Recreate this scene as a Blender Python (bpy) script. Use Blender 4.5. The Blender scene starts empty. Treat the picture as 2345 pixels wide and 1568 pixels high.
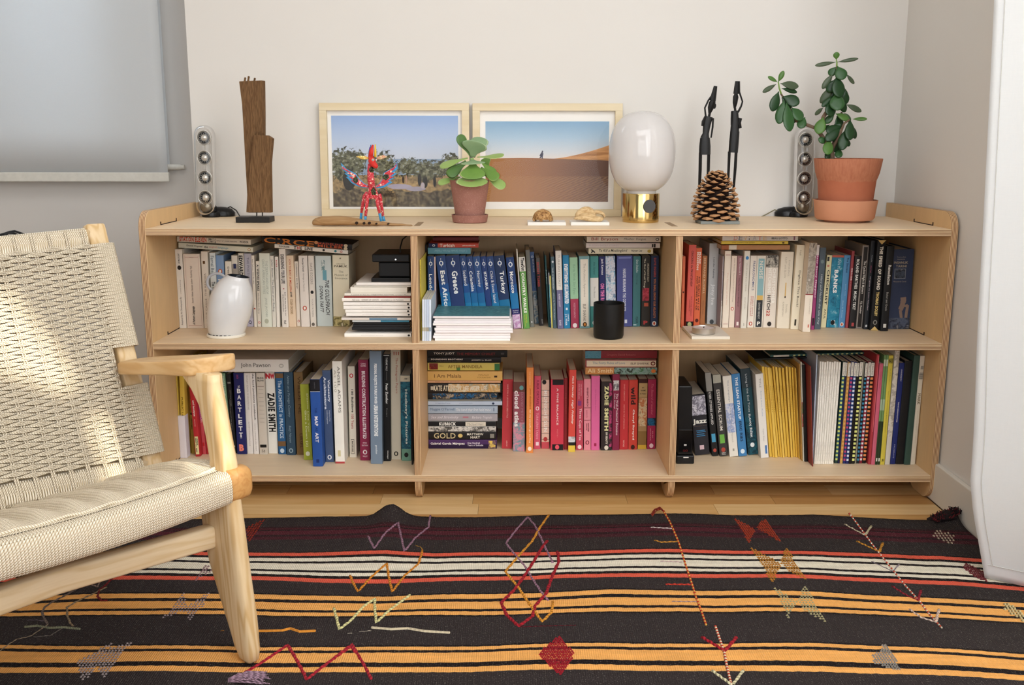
import bpy, math, random
import numpy as np
from mathutils import Vector, Matrix
random.seed(7)
C = bpy.context.scene.collection
SC = bpy.context.scene
# ---------------------------------------------------------------- camera
CAM = np.array([-0.09497, -2.62816, 0.95843]); FPX = 2327.55
_pi, _ya, _ro = 0.194720, 0.00049981, 0.00093341
_fw = np.array([math.sin(_ya)*math.cos(_pi), math.cos(_ya)*math.cos(_pi), -math.sin(_pi)])
_r0 = np.array([math.cos(_ya), -math.sin(_ya), 0.]); _u0 = np.cross(_r0, _fw)
_rt = math.cos(_ro)*_r0+math.sin(_ro)*_u0; _up = -math.sin(_ro)*_r0+math.cos(_ro)*_u0
cam = bpy.data.cameras.new('camera'); cam.sensor_width = 36; cam.lens = 36*FPX/2345
cam.clip_start = .05
co = bpy.data.objects.new('camera', cam); C.objects.link(co)
co.matrix_world = Matrix([[_rt[i], _up[i], -_fw[i], CAM[i]] for i in range(3)]+[[0, 0, 0, 1]])
SC.camera = co
# ---------------------------------------------------------------- light
SC.view_settings.view_transform = 'Standard'; SC.view_settings.look = 'None'
SC.view_settings.gamma = 1; SC.view_settings.use_curve_mapping = False
SC.view_settings.exposure = 0.0
w = bpy.data.worlds.new('world'); SC.world = w; w.use_nodes = True
w.node_tree.nodes['Background'].inputs[0].default_value = (.96, .98, 1, 1)
w.node_tree.nodes['Background'].inputs[1].default_value = 0.26
def area(name, loc, target, sx, sy, power, col):
    l = bpy.data.lights.new(name, 'AREA'); l.shape = 'RECTANGLE'; l.size = sx; l.size_y = sy
    l.energy = power; l.color = col
    o = bpy.data.objects.new(name, l); C.objects.link(o); o.location = loc
    o.rotation_euler = (Vector(target)-Vector(loc)).to_track_quat('-Z', 'Y').to_euler()
    return o
area('window_daylight', (1.03, -2.15, 1.45), (-.6, -.4, .5), 1.3, 1.7, 35, (.975, .985, 1))
area('curtain_daylight', (1.5, -.98, 1.2), (.6, -.6, .9), .7, 2.0, 30, (.96, .98, 1))
area('room_fill', (-.2, -4.2, 1.5), (-.1, .3, .4), 2.6, 1.8, 45, (.96, .98, 1))  # added fill behind the camera, low enough to reach into the shelves
area('overhead_fill', (.1, -1.5, 2.56), (.05, -.35, 0), 2.0, 1.3, 32, (.96, .98, 1))  # added fill under the ceiling, lifts shelf top and rug; no lamp there
area('blind_daylight', (-1.6, .90, 1.7), (-1.6, .6, 1.5), 1.3, 1.5, 34, (.92, .97, 1))
sun = bpy.data.lights.new('sun', 'SUN'); sun.energy = 6; sun.angle = math.radians(1.2); sun.color = (1, .86, .66)
so = bpy.data.objects.new('sun', sun); C.objects.link(so)
SUN = Vector((-.80, .52, -.42)).normalized()
so.rotation_euler = SUN.to_track_quat('-Z', 'Y').to_euler()
# ---------------------------------------------------------------- measuring helpers (photo 2345x1568 -> metres)
def ray(x, y): return _fw+(x-1172.5)/FPX*_rt-(y-784)/FPX*_up
def at(x, y, ax, val):
    d = ray(x, y); return CAM+(val-CAM[ax])/d[ax]*d
ZT, ZM, ZB, TH, DEPTH, HX = .7384, .4379, .0734, .018, .473, 1.04   # shelf tops, ply, depth, half width
def onz(x, y, z): return at(x, y, 2, z)
def ony(x, y, Y): return at(x, y, 1, Y)
# ---------------------------------------------------------------- materials
def lin(c):
    if isinstance(c, str): c = tuple(int(c[i:i+2], 16)/255 for i in (0, 2, 4))
    elif max(c) > 1.001: c = tuple(v/255 for v in c)
    return tuple((v/12.92 if v <= .04045 else ((v+.055)/1.055)**2.4) for v in c)+(1,)
class NT:
    def __init__(s, name):
        s.m = bpy.data.materials.new(name); s.m.use_nodes = True; s.t = s.m.node_tree
        s.b = s.t.nodes['Principled BSDF']; s.b.inputs['Specular IOR Level'].default_value = .3; s.o = s.t.nodes['Material Output']
    def n(s, typ, **kw):
        nd = s.t.nodes.new('ShaderNode'+typ)
        for k, v in kw.items():
            if k.startswith('i_'): nd.inputs[k[2:].replace('_', ' ')].default_value = v
            elif k[0] == 'I': nd.inputs[int(k[1:])].default_value = v
            else: setattr(nd, k, v)
        return nd
    def l(s, a, b): s.t.links.new(a, b)
    def math(s, op, a, b=None, clamp=False):
        nd = s.n('Math', operation=op); nd.use_clamp = clamp
        for i, v in enumerate((a, b)):
            if v is None: continue
            if isinstance(v, (int, float)): nd.inputs[i].default_value = v
            else: s.l(v, nd.inputs[i])
        return nd.outputs[0]
    def mix(s, f, a, b, blend='MIX'):
        nd = s.n('Mix', data_type='RGBA', blend_type=blend)
        for i, v in ((0, f), (6, a), (7, b)):
            if isinstance(v, (int, float)): nd.inputs[i].default_value = v
            elif isinstance(v, tuple): nd.inputs[i].default_value = v
            else: s.l(v, nd.inputs[i])
        return nd.outputs[2]
    def noise(s, vec, scale, detail=3, rough=.55, dist=0):
        nd = s.n('TexNoise'); nd.inputs['Scale'].default_value = scale; nd.inputs['Detail'].default_value = detail
        nd.inputs['Roughness'].default_value = rough; nd.inputs['Distortion'].default_value = dist
        if vec is not None: s.l(vec, nd.inputs['Vector'])
        return nd.outputs[0]
    def map(s, vec, sc=(1, 1, 1), rot=(0, 0, 0), loc=(0, 0, 0)):
        nd = s.n('Mapping'); nd.inputs[1].default_value = loc; nd.inputs[2].default_value = rot; nd.inputs[3].default_value = sc
        s.l(vec, nd.inputs[0]); return nd.outputs[0]
    def ramp(s, f, stops, mode='LINEAR'):
        nd = s.n('ValToRGB'); cr = nd.color_ramp; cr.interpolation = mode
        while len(cr.elements) < len(stops): cr.elements.new(.5)
        for e, (p, c) in zip(cr.elements, stops): e.position = p; e.color = lin(c) if not isinstance(c, float) else (c, c, c, 1)
        s.l(f, nd.inputs[0]); return nd.outputs[0]
    def bump(s, h, strength=.3, dist=.002):
        nd = s.n('Bump'); nd.inputs['Strength'].default_value = strength; nd.inputs['Distance'].default_value = dist
        s.l(h, nd.inputs['Height']); s.l(nd.outputs[0], s.b.inputs['Normal'])
    def col(s, v):
        if isinstance(v, tuple): s.b.inputs['Base Color'].default_value = v
        else: s.l(v, s.b.inputs['Base Color'])
    def set(s, **k):
        for a, v in k.items(): s.b.inputs[a.replace('_', ' ')].default_value = v
        return s
_mc = {}
def plain(c, rough=.5, var=.06, scale=60, metal=0, coat=0, bump=0, name=None):
    key = (str(c), rough, var, scale, metal, coat, bump)
    if key in _mc: return _mc[key]
    t = NT(name or 'material'); t.set(Roughness=rough, Metallic=metal)
    if coat: t.set(Coat_Weight=coat)
    base = lin(c); tc = t.n('TexCoord').outputs['Object']
    nz = t.noise(tc, scale, 3)
    dk = tuple(v*(1-2.2*var) for v in base[:3])+(1,); lt = tuple(min(1, v*(1+1.2*var)+.004) for v in base[:3])+(1,)
    t.col(t.mix(nz, dk, lt))
    if bump: t.bump(nz, bump, .001)
    _mc[key] = t.m; return t.m
def ply(axis, face='EED7B6', dark='85583A', light='E9CFA8', thick=TH):
    t = NT('birch_plywood'); t.set(Roughness=.45)
    tc = t.n('TexCoord').outputs['Object']; sp = t.n('SeparateXYZ'); t.l(tc, sp.inputs[0])
    ge = t.n('NewGeometry'); sn = t.n('SeparateXYZ'); t.l(ge.outputs['Normal'], sn.inputs[0])
    isf = t.math('GREATER_THAN', t.math('ABSOLUTE', sn.outputs[axis]), .5)
    # edge laminations
    sc = [6, 6, 6]; sc[axis] = 300
    n1 = t.noise(t.map(tc, tuple(sc)), 1, 4, .6)
    ph = t.math('MULTIPLY', sp.outputs[axis], 10/thick*math.pi)
    ph = t.math('ADD', ph, t.math('MULTIPLY', n1, 1.6))
    st = t.math('ADD', t.math('MULTIPLY', t.math('SINE', ph), .5), .5)
    st = t.math('POWER', st, .7)
    blot = t.noise(t.map(tc, tuple(5 if i != axis else 120 for i in range(3))), 2, 5, .7)
    st2 = t.math('MULTIPLY', st, t.math('ADD', .55, blot))
    edge = t.ramp(st2, [(0, dark), (.25, dark), (.45, 'B98C62'), (.8, light)])
    # veneer
    fs = [2.2, 14, 14] if axis == 2 else [14, 14, 2.5]
    v1 = t.noise(t.map(tc, tuple(fs)), 1.3, 5, .6, 1.2)
    fs2 = [10, 160, 160] if axis == 2 else [160, 160, 10]
    v2 = t.noise(t.map(tc, tuple(fs2)), 1, 3, .6)
    fc = lin(face)
    c1 = t.mix(v1, tuple(v*.86 for v in fc[:3])+(1,), tuple(min(1, v*1.13) for v in fc[:3])+(1,))
    c2 = t.mix(t.math('MULTIPLY', v2, .22), c1, lin('B98F60'))
    t.col(t.mix(isf, edge, c2)); t.bump(v2, .06, .001)
    return t.m
def wood(c1, c2, c3, axis=0, scale=1, rough=.45, rings=28, dist=1.5, name='wood'):
    t = NT(name); t.set(Roughness=rough); tc = t.n('TexCoord').outputs['Object']
    sc = [rings*scale]*3; sc[axis] = rings*scale*.08
    n = t.noise(t.map(tc, tuple(sc)), 1, 4, .55, dist*.3)
    sc2 = [220*scale]*3; sc2[axis] = 8*scale
    n2 = t.noise(t.map(tc, tuple(sc2)), 1, 3, .6)
    wv = t.math('ADD', t.math('MULTIPLY', t.math('SINE', t.math('MULTIPLY', n, 42)), .5), .5)
    a = t.mix(wv, lin(c1), lin(c2)); t.col(t.mix(t.math('MULTIPLY', n2, .45), a, lin(c3))); t.bump(n2, .08, .001)
    return t.m
# ---------------------------------------------------------------- mesh helpers
class MB:
    def __init__(s): s.v = []; s.f = []; s.mi = []; s.uv = []; s.m = 0
    def add(s, vs, fs, uvs=None):
        k = len(s.v); s.v += [tuple(float(a) for a in p) for p in vs]
        for i, f in enumerate(fs):
            s.f.append(tuple(k+a for a in f)); s.mi.append(s.m)
            s.uv.append(uvs[i] if uvs else [(0, 0)]*len(f))
        return s
    def box(s, a, b):
        x0, y0, z0 = a; x1, y1, z1 = b
        vs = [(x0, y0, z0), (x1, y0, z0), (x1, y1, z0), (x0, y1, z0), (x0, y0, z1), (x1, y0, z1), (x1, y1, z1), (x0, y1, z1)]
        return s.add(vs, [(0, 3, 2, 1), (4, 5, 6, 7), (0, 1, 5, 4), (1, 2, 6, 5), (2, 3, 7, 6), (3, 0, 4, 7)])
    def prism(s, poly, axis, a, b):
        """poly in the other two axes (cyclic order), extruded along axis from a to b"""
        n = len(poly)
        def mk(p, t):
            if axis == 0: return (t, p[0], p[1])
            if axis == 1: return (p[0], t, p[1])
            return (p[0], p[1], t)
        ar = sum(poly[i][0]*poly[(i+1) % n][1]-poly[(i+1) % n][0]*poly[i][1] for i in range(n))
        flip = (ar < 0) != (axis == 1)
        if flip: poly = poly[::-1]
        vs = [mk(p, a) for p in poly]+[mk(p, b) for p in poly]
        fs = [tuple(range(n))[::-1], tuple(range(n, 2*n))]+[(i, (i+1) % n, n+(i+1) % n, n+i) for i in range(n)]
        return s.add(vs, fs)
    def lathe(s, prof, c=(0, 0, 0), n=32, sx=1, sy=1, cap=True):
        """prof list of (r,z)"""
        vs = []; fs = []; uv = []
        for r, z in prof:
            for k in range(n):
                a = 2*math.pi*k/n; vs.append((c[0]+r*sx*math.cos(a), c[1]+r*sy*math.sin(a), c[2]+z))
        m = len(prof)
        for j in range(m-1):
            for k in range(n):
                k2 = (k+1) % n; fs.append((j*n+k, j*n+k2, (j+1)*n+k2, (j+1)*n+k))
                uv.append([(k/n, j/m), ((k+1)/n, j/m), ((k+1)/n, (j+1)/m), (k/n, (j+1)/m)])
        if cap:
            fs.append(tuple(range(n))[::-1]); uv.append([(0, 0)]*n)
            fs.append(tuple((m-1)*n+k for k in range(n))); uv.append([(0, 0)]*n)
        return s.add(vs, fs, uv)
    def tube(s, pts, r, n=8, closed=False, cap=True, flat=None, upv=None):
        """pts Nx3; r scalar/list (or (rx,ry) per point with upv)"""
        P = np.asarray(pts, float); N = len(P)
        R = [r]*N if isinstance(r, (int, float)) else list(r)
        if closed: T = np.roll(P, -1, 0)-np.roll(P, 1, 0)
        else:
            T = np.empty_like(P); T[1:-1] = P[2:]-P[:-2]; T[0] = P[1]-P[0]; T[-1] = P[-1]-P[-2]
        T /= np.maximum(np.linalg.norm(T, axis=1), 1e-9)[:, None]
        up = np.array(upv if upv is not None else (0, 0, 1.)); 
        if upv is None and abs(T[:, 2]).max() > .9: up = np.array((0, 1., 0)) if abs(T[:, 1]).max() < .9 else np.array((1., .13, 0))
        X = np.cross(T, up); X /= np.maximum(np.linalg.norm(X, axis=1), 1e-9)[:, None]; Y = np.cross(X, T)
        L = np.concatenate([[0], np.cumsum(np.linalg.norm(np.diff(P, axis=0), axis=1))])
        an = np.arange(n)*2*math.pi/n; vs = []; fs = []; uv = []
        for i in range(N):
            rx, ry = R[i] if isinstance(R[i], (tuple, list)) else (R[i], R[i])
            for a in an: vs.append(P[i]+X[i]*rx*math.cos(a)+Y[i]*ry*math.sin(a))
        for i in range(N if closed else N-1):
            j = (i+1) % N; l0 = L[i]; l1 = L[j] if j else L[i]+.002
            for k in range(n):
                k2 = (k+1) % n
                fs.append((i*n+k, i*n+k2, j*n+k2, j*n+k)); uv.append([(l0, k/n), (l0, (k+1)/n), (l1, (k+1)/n), (l1, k/n)])
        if cap and not closed:
            fs.append(tuple(range(n))[::-1]); uv.append([(0, 0)]*n)
            fs.append(tuple((N-1)*n+k for k in range(n))); uv.append([(0, 0)]*n)
        return s.add(vs, fs, uv)
    def grid(s, G, two=False):
        """G rows x cols of points"""
        R = len(G); K = len(G[0]); vs = [p for row in G for p in row]
        fs = [(i*K+j, i*K+j+1, (i+1)*K+j+1, (i+1)*K+j) for i in range(R-1) for j in range(K-1)]
        uv = [[(j/(K-1), i/(R-1)), ((j+1)/(K-1), i/(R-1)), ((j+1)/(K-1), (i+1)/(R-1)), (j/(K-1), (i+1)/(R-1))] for i in range(R-1) for j in range(K-1)]
        return s.add(vs, fs, uv)
def obj(name, mb, mats, parent=None, off=(0, 0, 0), smooth=False, bevel=0, solid=0, sub=0, uv=False, seg=2, rot=None):
    me = bpy.data.meshes.new(name)
    V = mb.v if off == (0, 0, 0) else [(a-off[0], b-off[1], c-off[2]) for a, b, c in mb.v]
    me.from_pydata(V, [], mb.f)
    if not isinstance(mats, (list, tuple)): mats = [mats]
    for m in mats: me.materials.append(m)
    if len(mats) > 1: me.polygons.foreach_set('material_index', mb.mi)
    if uv:
        ul = me.uv_layers.new(name='uv'); ul.data.foreach_set('uv', [c for f in mb.uv for p in f for c in p])
    if smooth: me.polygons.foreach_set('use_smooth', [True]*len(me.polygons))
    me.validate(); me.update()
    o = bpy.data.objects.new(name, me); C.objects.link(o)
    if parent is not None: o.parent = parent
    if solid: md = o.modifiers.new('solid', 'SOLIDIFY'); md.thickness = solid; md.offset = 0
    if bevel: md = o.modifiers.new('bevel', 'BEVEL'); md.width = bevel; md.segments = seg; md.limit_method = 'ANGLE'; md.angle_limit = math.radians(40)
    if sub: md = o.modifiers.new('sub', 'SUBSURF'); md.levels = sub; md.render_levels = sub
    return o
def smooth_angle(o, deg=40):
    me = o.data; me.polygons.foreach_set('use_smooth', [True]*len(me.polygons))
    try: me.set_sharp_from_angle(angle=math.radians(deg))
    except Exception: pass
    return o
def thing(name, label, cat, loc=(0, 0, 0), group=None, rot=(0, 0, 0)):
    o = bpy.data.objects.new(name, None); C.objects.link(o); o.location = [float(v) for v in loc]; o.rotation_euler = rot
    o.empty_display_size = .05
    o['label'] = label; o['category'] = cat
    if group: o['group'] = group
    return o
def tag(o, label, cat, group=None):
    o['label'] = label; o['category'] = cat
    if group: o['group'] = group
    return o
def struct(o): o['kind'] = 'structure'; return o
def stuff(o): o['kind'] = 'stuff'; return o
def lab(o, s): o['label'] = s; return o
def ell(c, rx, ry, n=16, ph=0): return [(c[0]+rx*math.cos(2*math.pi*k/n+ph), c[1]+ry*math.sin(2*math.pi*k/n+ph)) for k in range(n)]
# ================================================================ the room
def thin_glass(name, tint=(1, 1, 1, 1), refl=1.0, rough=.01, edge=0):
    t = NT(name); t.t.nodes.remove(t.b)
    g = t.n('BsdfGlossy'); g.inputs['Roughness'].default_value = rough; tr = t.n('BsdfTransparent'); tr.inputs[0].default_value = tint
    f = t.n('Fresnel'); f.inputs[0].default_value = 1.4; f2 = t.math('MULTIPLY', f.outputs[0], refl, True); mx = t.n('MixShader'); t.l(f2, mx.inputs[0])
    if edge:
        lw = t.n('LayerWeight'); lw.inputs[0].default_value = .35; e = t.math('POWER', lw.outputs['Facing'], 2.2); cc = t.mix(t.math('MULTIPLY', e, edge), tint, (.25, .25, .24, 1)); t.l(cc, tr.inputs[0])
    t.l(tr.outputs[0], mx.inputs[1]); t.l(g.outputs[0], mx.inputs[2]); t.l(mx.outputs[0], t.o.inputs[0]); return t.m
XL, XR, AY = -1.052, 1.062, .665
def paint(c, nm):
    t = NT(nm); t.set(Roughness=.75); tc = t.n('TexCoord').outputs['Object']
    n = t.noise(tc, 1.3, 3); n2 = t.noise(tc, 260, 2)
    b = lin(c); t.col(t.mix(n, tuple(v*.965 for v in b[:3])+(1,), tuple(min(1, v*1.02) for v in b[:3])+(1,))); t.bump(n2, .05, .0006); return t.m
WALL = paint('DEDBD6', 'warm_white_paint'); WALLC = paint('CFCCC8', 'shaded_wall_paint'); TRIM = paint('DAD5CB', 'trim_paint')  # recess wall is the same paint; its shade is put into the greyer colour
struct(obj('wall_back', MB().box((XL, DEPTH+.003, 0), (XR+.02, DEPTH+.16, 2.6)), WALL, bevel=.002))
struct(obj('wall_right', MB().box((XR+.002, -.64, 0), (XR+.15, DEPTH+.1, 2.6)), WALL))
# window wall of the recess, with the window opening behind the blind
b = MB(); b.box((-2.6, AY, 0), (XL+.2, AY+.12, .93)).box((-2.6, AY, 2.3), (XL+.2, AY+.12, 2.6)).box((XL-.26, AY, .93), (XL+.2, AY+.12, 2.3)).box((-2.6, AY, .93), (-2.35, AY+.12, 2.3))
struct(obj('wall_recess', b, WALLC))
# the right wall goes on past the curtain: a window opening, closed by an added unseen shade (outside the picture)
b = MB(); b.box((XR+.002, -4.3, 0), (XR+.12, -2.6, 2.6)).box((XR+.002, -2.6, 0), (XR+.12, -1.36, .7)).box((XR+.002, -2.6, 2.3), (XR+.12, -.64, 2.6)).box((XR+.002, -1.5, .7), (XR+.12, -1.36, 2.3))
struct(obj('wall_front_right', b, WALL))
cu = bpy.data.curves.new('gobo_shade', 'CURVE'); cu.dimensions = '2D'; cu.fill_mode = 'BOTH'
for pl in ([(-2.61, .69), (-1.49, .69), (-1.49, 2.31), (-2.61, 2.31)], [(-2.14, 1.82), (-2.11, 1.74), (-2.075, 1.66), (-2.055, 1.589), (-2.078, 1.572), (-2.158, 1.646), (-2.3, 1.75), (-2.3, 1.84)], [(-2.034, 1.508), (-2.002, 1.469), (-1.992, 1.415), (-1.986, 1.27), (-2.045, 1.29), (-2.041, 1.421), (-2.053, 1.484)]):
    sp = cu.splines.new('POLY'); sp.points.add(len(pl)-1); sp.use_cyclic_u = True
    for p_, q_ in zip(sp.points, pl): p_.co = (q_[0], q_[1], 0, 1)
to = bpy.data.objects.new('t', cu); C.objects.link(to); bpy.context.view_layer.update()
me = bpy.data.meshes.new_from_object(to.evaluated_get(bpy.context.evaluated_depsgraph_get())); bpy.data.objects.remove(to)
mb = MB().add([(XR+.062, v.co.x, v.co.y) for v in me.vertices], [tuple(p.vertices) for p in me.polygons]); struct(obj('sun_gobo', mb, WALL, solid=.002))  # added gobo, holes shaped to throw the sun patches on the chair
struct(obj('ceiling', MB().box((-2.66, -4.3, 2.6), (XR+.16, AY+.12, 2.7)), WALL))
struct(obj('wall_left', MB().box((-2.66, -3.2, 0), (-2.6, AY+.1, 2.6)), WALL))
BBH = .107
struct(obj('baseboard_right', MB().box((XR-.012, -.64, .001), (XR+.002, DEPTH-.004, BBH)), TRIM, bevel=.003))
struct(obj('baseboard_back', MB().box((XL, DEPTH-.012, .001), (XR-.014, DEPTH+.003, BBH)), TRIM, bevel=.003))
struct(obj('baseboard_recess', MB().box((-2.6, AY-.014, .001), (XL-.002, AY, BBH)), TRIM, bevel=.003))
# window frame in the recess
fr = plain('E8E6E0', .5); g = MB(); x0, x1 = -2.35, XL-.26
for a, b_ in (((x0, AY+.03, .93), (x1, AY+.08, .97)), ((x0, AY+.03, 2.26), (x1, AY+.08, 2.3)), ((x0, AY+.03, .97), (x0+.04, AY+.08, 2.26)), ((x1-.04, AY+.03, .97), (x1, AY+.08, 2.26)), ((-1.7, AY+.03, .97), (-1.66, AY+.08, 2.26))): g.box(a, b_)
wf = struct(obj('window_1', g, fr))
gl = thin_glass('window_glass')
obj('window_pane', MB().box((x0+.04, AY+.05, .97), (x1-.04, AY+.056, 2.26)), gl, wf)
# floor boards
FL = [wood(a, b_, c_, 0, .55, .42, 14, 2.5, 'oak_board') for a, b_, c_ in (('D9B47E', 'CFA56B', 'B88C54'), ('CDA267', 'C2935A', 'A97B45'), ('E3C493', 'DAB680', 'C49E68'), ('C39661', 'B88850', '9E7440'), ('D3AB73', 'C79B60', 'AF834D'))]
floor = struct(obj('floor', MB().box((-2.6, -3.4, -.03), (XR, DEPTH, -.0075)), plain('6B4A2A', .8)))
PW = .0775; rows = [(-.0205+PW*k) for k in range(-36, 9)]
joints = {-1: (-1.2, -.183, .45, 1.18), 0: (-.45, -.2, .22, .62), 1: (-.72, -.48, .47, .795), 2: (-.6, .05, .7)}
k = 0
for y0 in rows:
    r_ = round((y0+.0205)/PW)
    if y0 > .7: continue
    xs = list(joints.get(r_, ())) if r_ in joints else []
    if not xs:
        x = -2.6+random.uniform(.1, .6)
        while x < XR: xs.append(x); x += random.uniform(.55, .95) if y0 > -1.2 else 1.1
    xs = [-2.6]+[x for x in xs if -2.6 < x < XR-.05]+[XR-.013]
    if r_ in joints and r_ >= 0: xs = [-2.6, -1.9, -1.25]+[x for x in xs if x > -1.2]
    for a, b_ in zip(xs[:-1], xs[1:]):
        y1 = min(y0+PW, DEPTH-.013)
        if y1 - y0 < .01: continue
        mb = MB().box((a+.0004, y0+.0004, -.0075), (b_-.0004, y1-.0004, 0))
        o = obj('floor_board', mb, FL[k*3 % 5 if r_ not in (0, 1, -1) else {(-1, 0): 2, (-1, 1): 0, (-1, 2): 2}.get((r_, k % 3), (k*2) % 5)], floor, off=(a, y0, 0)); o.location = (a, y0, 0)
        k += 1
# ---------------- blind over the recess window
bm_ = NT('blind_fabric'); bm_.set(Roughness=.8)
tr = bm_.n('BsdfTranslucent'); tr.inputs[0].default_value = lin('F0F4F8'); mx = bm_.n('MixShader'); mx.inputs[0].default_value = .5
n_ = bm_.noise(bm_.map(bm_.n('TexCoord').outputs['Object'], (60, 60, 400)), 3, 3); bm_.col(bm_.mix(n_, lin('E2E4E4'), lin('ECEEEE')))
bm_.l(bm_.b.outputs[0], mx.inputs[1]); bm_.l(tr.outputs[0], mx.inputs[2]); bm_.l(mx.outputs[0], bm_.o.inputs[0])
YB = AY-.075
tl = ony(361, 0, YB); bl = ony(385, 396, YB); br = ony(388, 416, YB)
xr = float(bl[0]); zb = float(bl[2]); zl = float(br[2])
bl_t = thing('roller_blind', 'pale grey roller blind covering the window left of the bookcase', 'blind', (xr-.6, YB, zl))
mb = MB(); cols = [xr-1.25+1.25*i/40 for i in range(41)]
mb.grid([[(x, YB+.002*math.sin(x*7)+.0015*math.sin(zz*3+x*2), zz) for x in cols] for zz in [zb+(2.35-zb)*j/12 for j in range(13)]])
obj('blind_fabric', mb, bm_.m, bl_t, off=tuple(bl_t.location), smooth=True, solid=.0008)
obj('bottom_bar', MB().box((xr-1.25, YB-.006, zl), (xr+.003, YB+.008, zb+.002)), plain('CFCEC6', .7), bl_t, off=tuple(bl_t.location), bevel=.003)
b2 = thing('inner_blind', 'second blind edge with a white rod end showing beside the grey roller blind', 'blind', (xr+.03, YB+.05, zl))
YB2 = AY-.02; xe = float(ony(403, 370, YB2)[0]); ze = float(ony(410, 388, YB2)[2])
obj('blind_fabric', MB().grid([[(x, YB2, zz) for x in (xe-1.2, xe-.6, xe-.02)] for zz in (ze+.01, 1.5, 2.35)]), bm_.m, b2, off=tuple(b2.location), solid=.0008)
o = obj('bottom_rod', MB().tube([(xe-1.2, YB2, ze+.006), (xe+.012, YB2, ze+.008), (xe+.016, YB2, ze+.008), (xe+.026, YB2, ze+.008)], [.009, .009, .007, .007], 12), plain('DAD8D0', .5), b2, off=tuple(b2.location)); smooth_angle(o)
# ---------------- curtain at the right
cm = NT('linen_curtain'); cm.set(Roughness=.85); tc = cm.n('TexCoord').outputs['Object']
tr = cm.n('BsdfTranslucent'); tr.inputs[0].default_value = lin('FFFDF8'); mx = cm.n('MixShader'); mx.inputs[0].default_value = .45
n1 = cm.noise(cm.map(tc, (40, 40, 500)), 1, 4, .6); n2 = cm.noise(cm.map(tc, (500, 500, 30)), 1, 3, .6)
hh = cm.math('ADD', n1, n2); cm.col(cm.mix(cm.math('MULTIPLY', hh, .5), lin('E0E6EC'), lin('F2F5F8'))); cm.bump(hh, .2, .0008)
cm.l(cm.b.outputs[0], mx.inputs[1]); cm.l(tr.outputs[0], mx.inputs[2]); cm.l(mx.outputs[0], cm.o.inputs[0])
ed = []
for px, py, yy in ((2279, -200, -.5), (2275, 0, -.5), (2250, 500, -.5), (2233, 800, -.502), (2217, 1100, -.505), (2225, 1170, -.508), (2243, 1260, -.512), (2255, 1320, -.514)):
    ed.append(ony(px, py, yy))
ed[-1][2] = .004; ed.append(ed[-1].copy()); ed = ed[:-1]
zs_ = [e[2] for e in ed][::-1]; xs_ = [e[0] for e in ed][::-1]; ys_ = [e[1] for e in ed][::-1]
rowsG = []; nz = 60; zs_[0] = .010
for j in range(nz+1):
    t_ = j/nz; z = .010+(2.4-.010)*t_**1.25
    ex, ey = np.interp(z, zs_, xs_), np.interp(z, zs_, ys_)
    row = []
    for i in range(90):
        s_ = i/89*.86
        dx = .83*s_ if s_ < .11 else .0913; 
        xx = ex+min(.83*s_, .12+.004*math.sin(s_*9)); yy = ey-.56*min(s_, .14)-max(0, s_-.14)*1.0
        bl_ = .010*math.sin(s_*31+1.2*math.sin(z*1.7))*(0.25+min(1, s_*4))*(.5+.5*math.exp(-z*1.2))+.008*math.exp(-((z-.33)/.18)**2)*math.sin(s_*14+.5)
        xx = min(xx+bl_, XR-.03); row.append((xx, yy-.6*bl_, z))
    rowsG.append(row)
ct = thing('curtain', 'long white linen curtain hanging at the right edge beside the bookcase', 'curtain', tuple(rowsG[0][0]))
obj('fabric_panel', MB().grid(rowsG), cm.m, ct, off=tuple(ct.location), smooth=True, solid=.0012)
hemz = [(.003, .036)]
seam = [np.interp(z, zs_, xs_)+.021+0*z for z in np.linspace(.045, 1.9, 50)]
sm = MB(); pts = []
for z in np.linspace(.04, 2.3, 60):
    j = min(nz, int(round(((z-.010)/2.39)**(1/1.25)*nz))); p = rowsG[j][2 if z > .05 else 2]
    pts.append((p[0]-.0012, p[1]-.0018, p[2]))
sm.tube(pts, .0007, 4)
j = [k for k in range(nz) if rowsG[k][0][2] > .035][0]
sm.tube([(p[0]-.001, p[1]-.0018, p[2]) for p in rowsG[j][1:40]], .0008, 4)
lab(obj('hem_stitching', sm, plain('C9C9C4', .9), ct, off=tuple(ct.location)), 'pale grey stitched hem line')
# ================================================================ bookcase
BC = thing('bookcase', 'low wide birch plywood bookcase with six open bays full of books', 'bookcase', (0, DEPTH/2, 0))
def part(name, mb, mat, root, ctr, **kw):
    o = obj(name, mb, mat, root, off=tuple(ctr), **kw); L = root.location; o.location = (ctr[0]-L[0], ctr[1]-L[1], ctr[2]-L[2]); return o
PLX, PLZ = ply(0, 'DEBC8C', '70462A', 'D9B88E'), ply(2)
PLB = ply(1, 'D6B489')
def arc(cx, cz, r, a0, a1, n=8): return [(cx+r*math.cos(math.radians(a0+(a1-a0)*k/n)), cz+r*math.sin(math.radians(a0+(a1-a0)*k/n))) for k in range(n+1)]
ztop = .784
def side(x0):
    foot = arc(.05, .05, .05, 180, 270)+arc(.10, .05, .05, 270, 335)+[(.165, .058)]+[(.33, .058)]+arc(.37, .05, .045, 205, 270)+[(DEPTH-.002, 0)]
    poly = foot+[(DEPTH-.002, ztop-.004)]+arc(.045, ztop-.047, .045, 90, 180)
    return MB().prism(poly, 0, x0, x0+TH)
for x0 in (-HX-TH+.0005, HX-.0005):
    part('side_panel', side(x0), PLX, BC, (x0+TH/2, 0, 0), bevel=.0008)
DV = (-.3433*1.04, .3176*1.04)
bays = []
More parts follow.
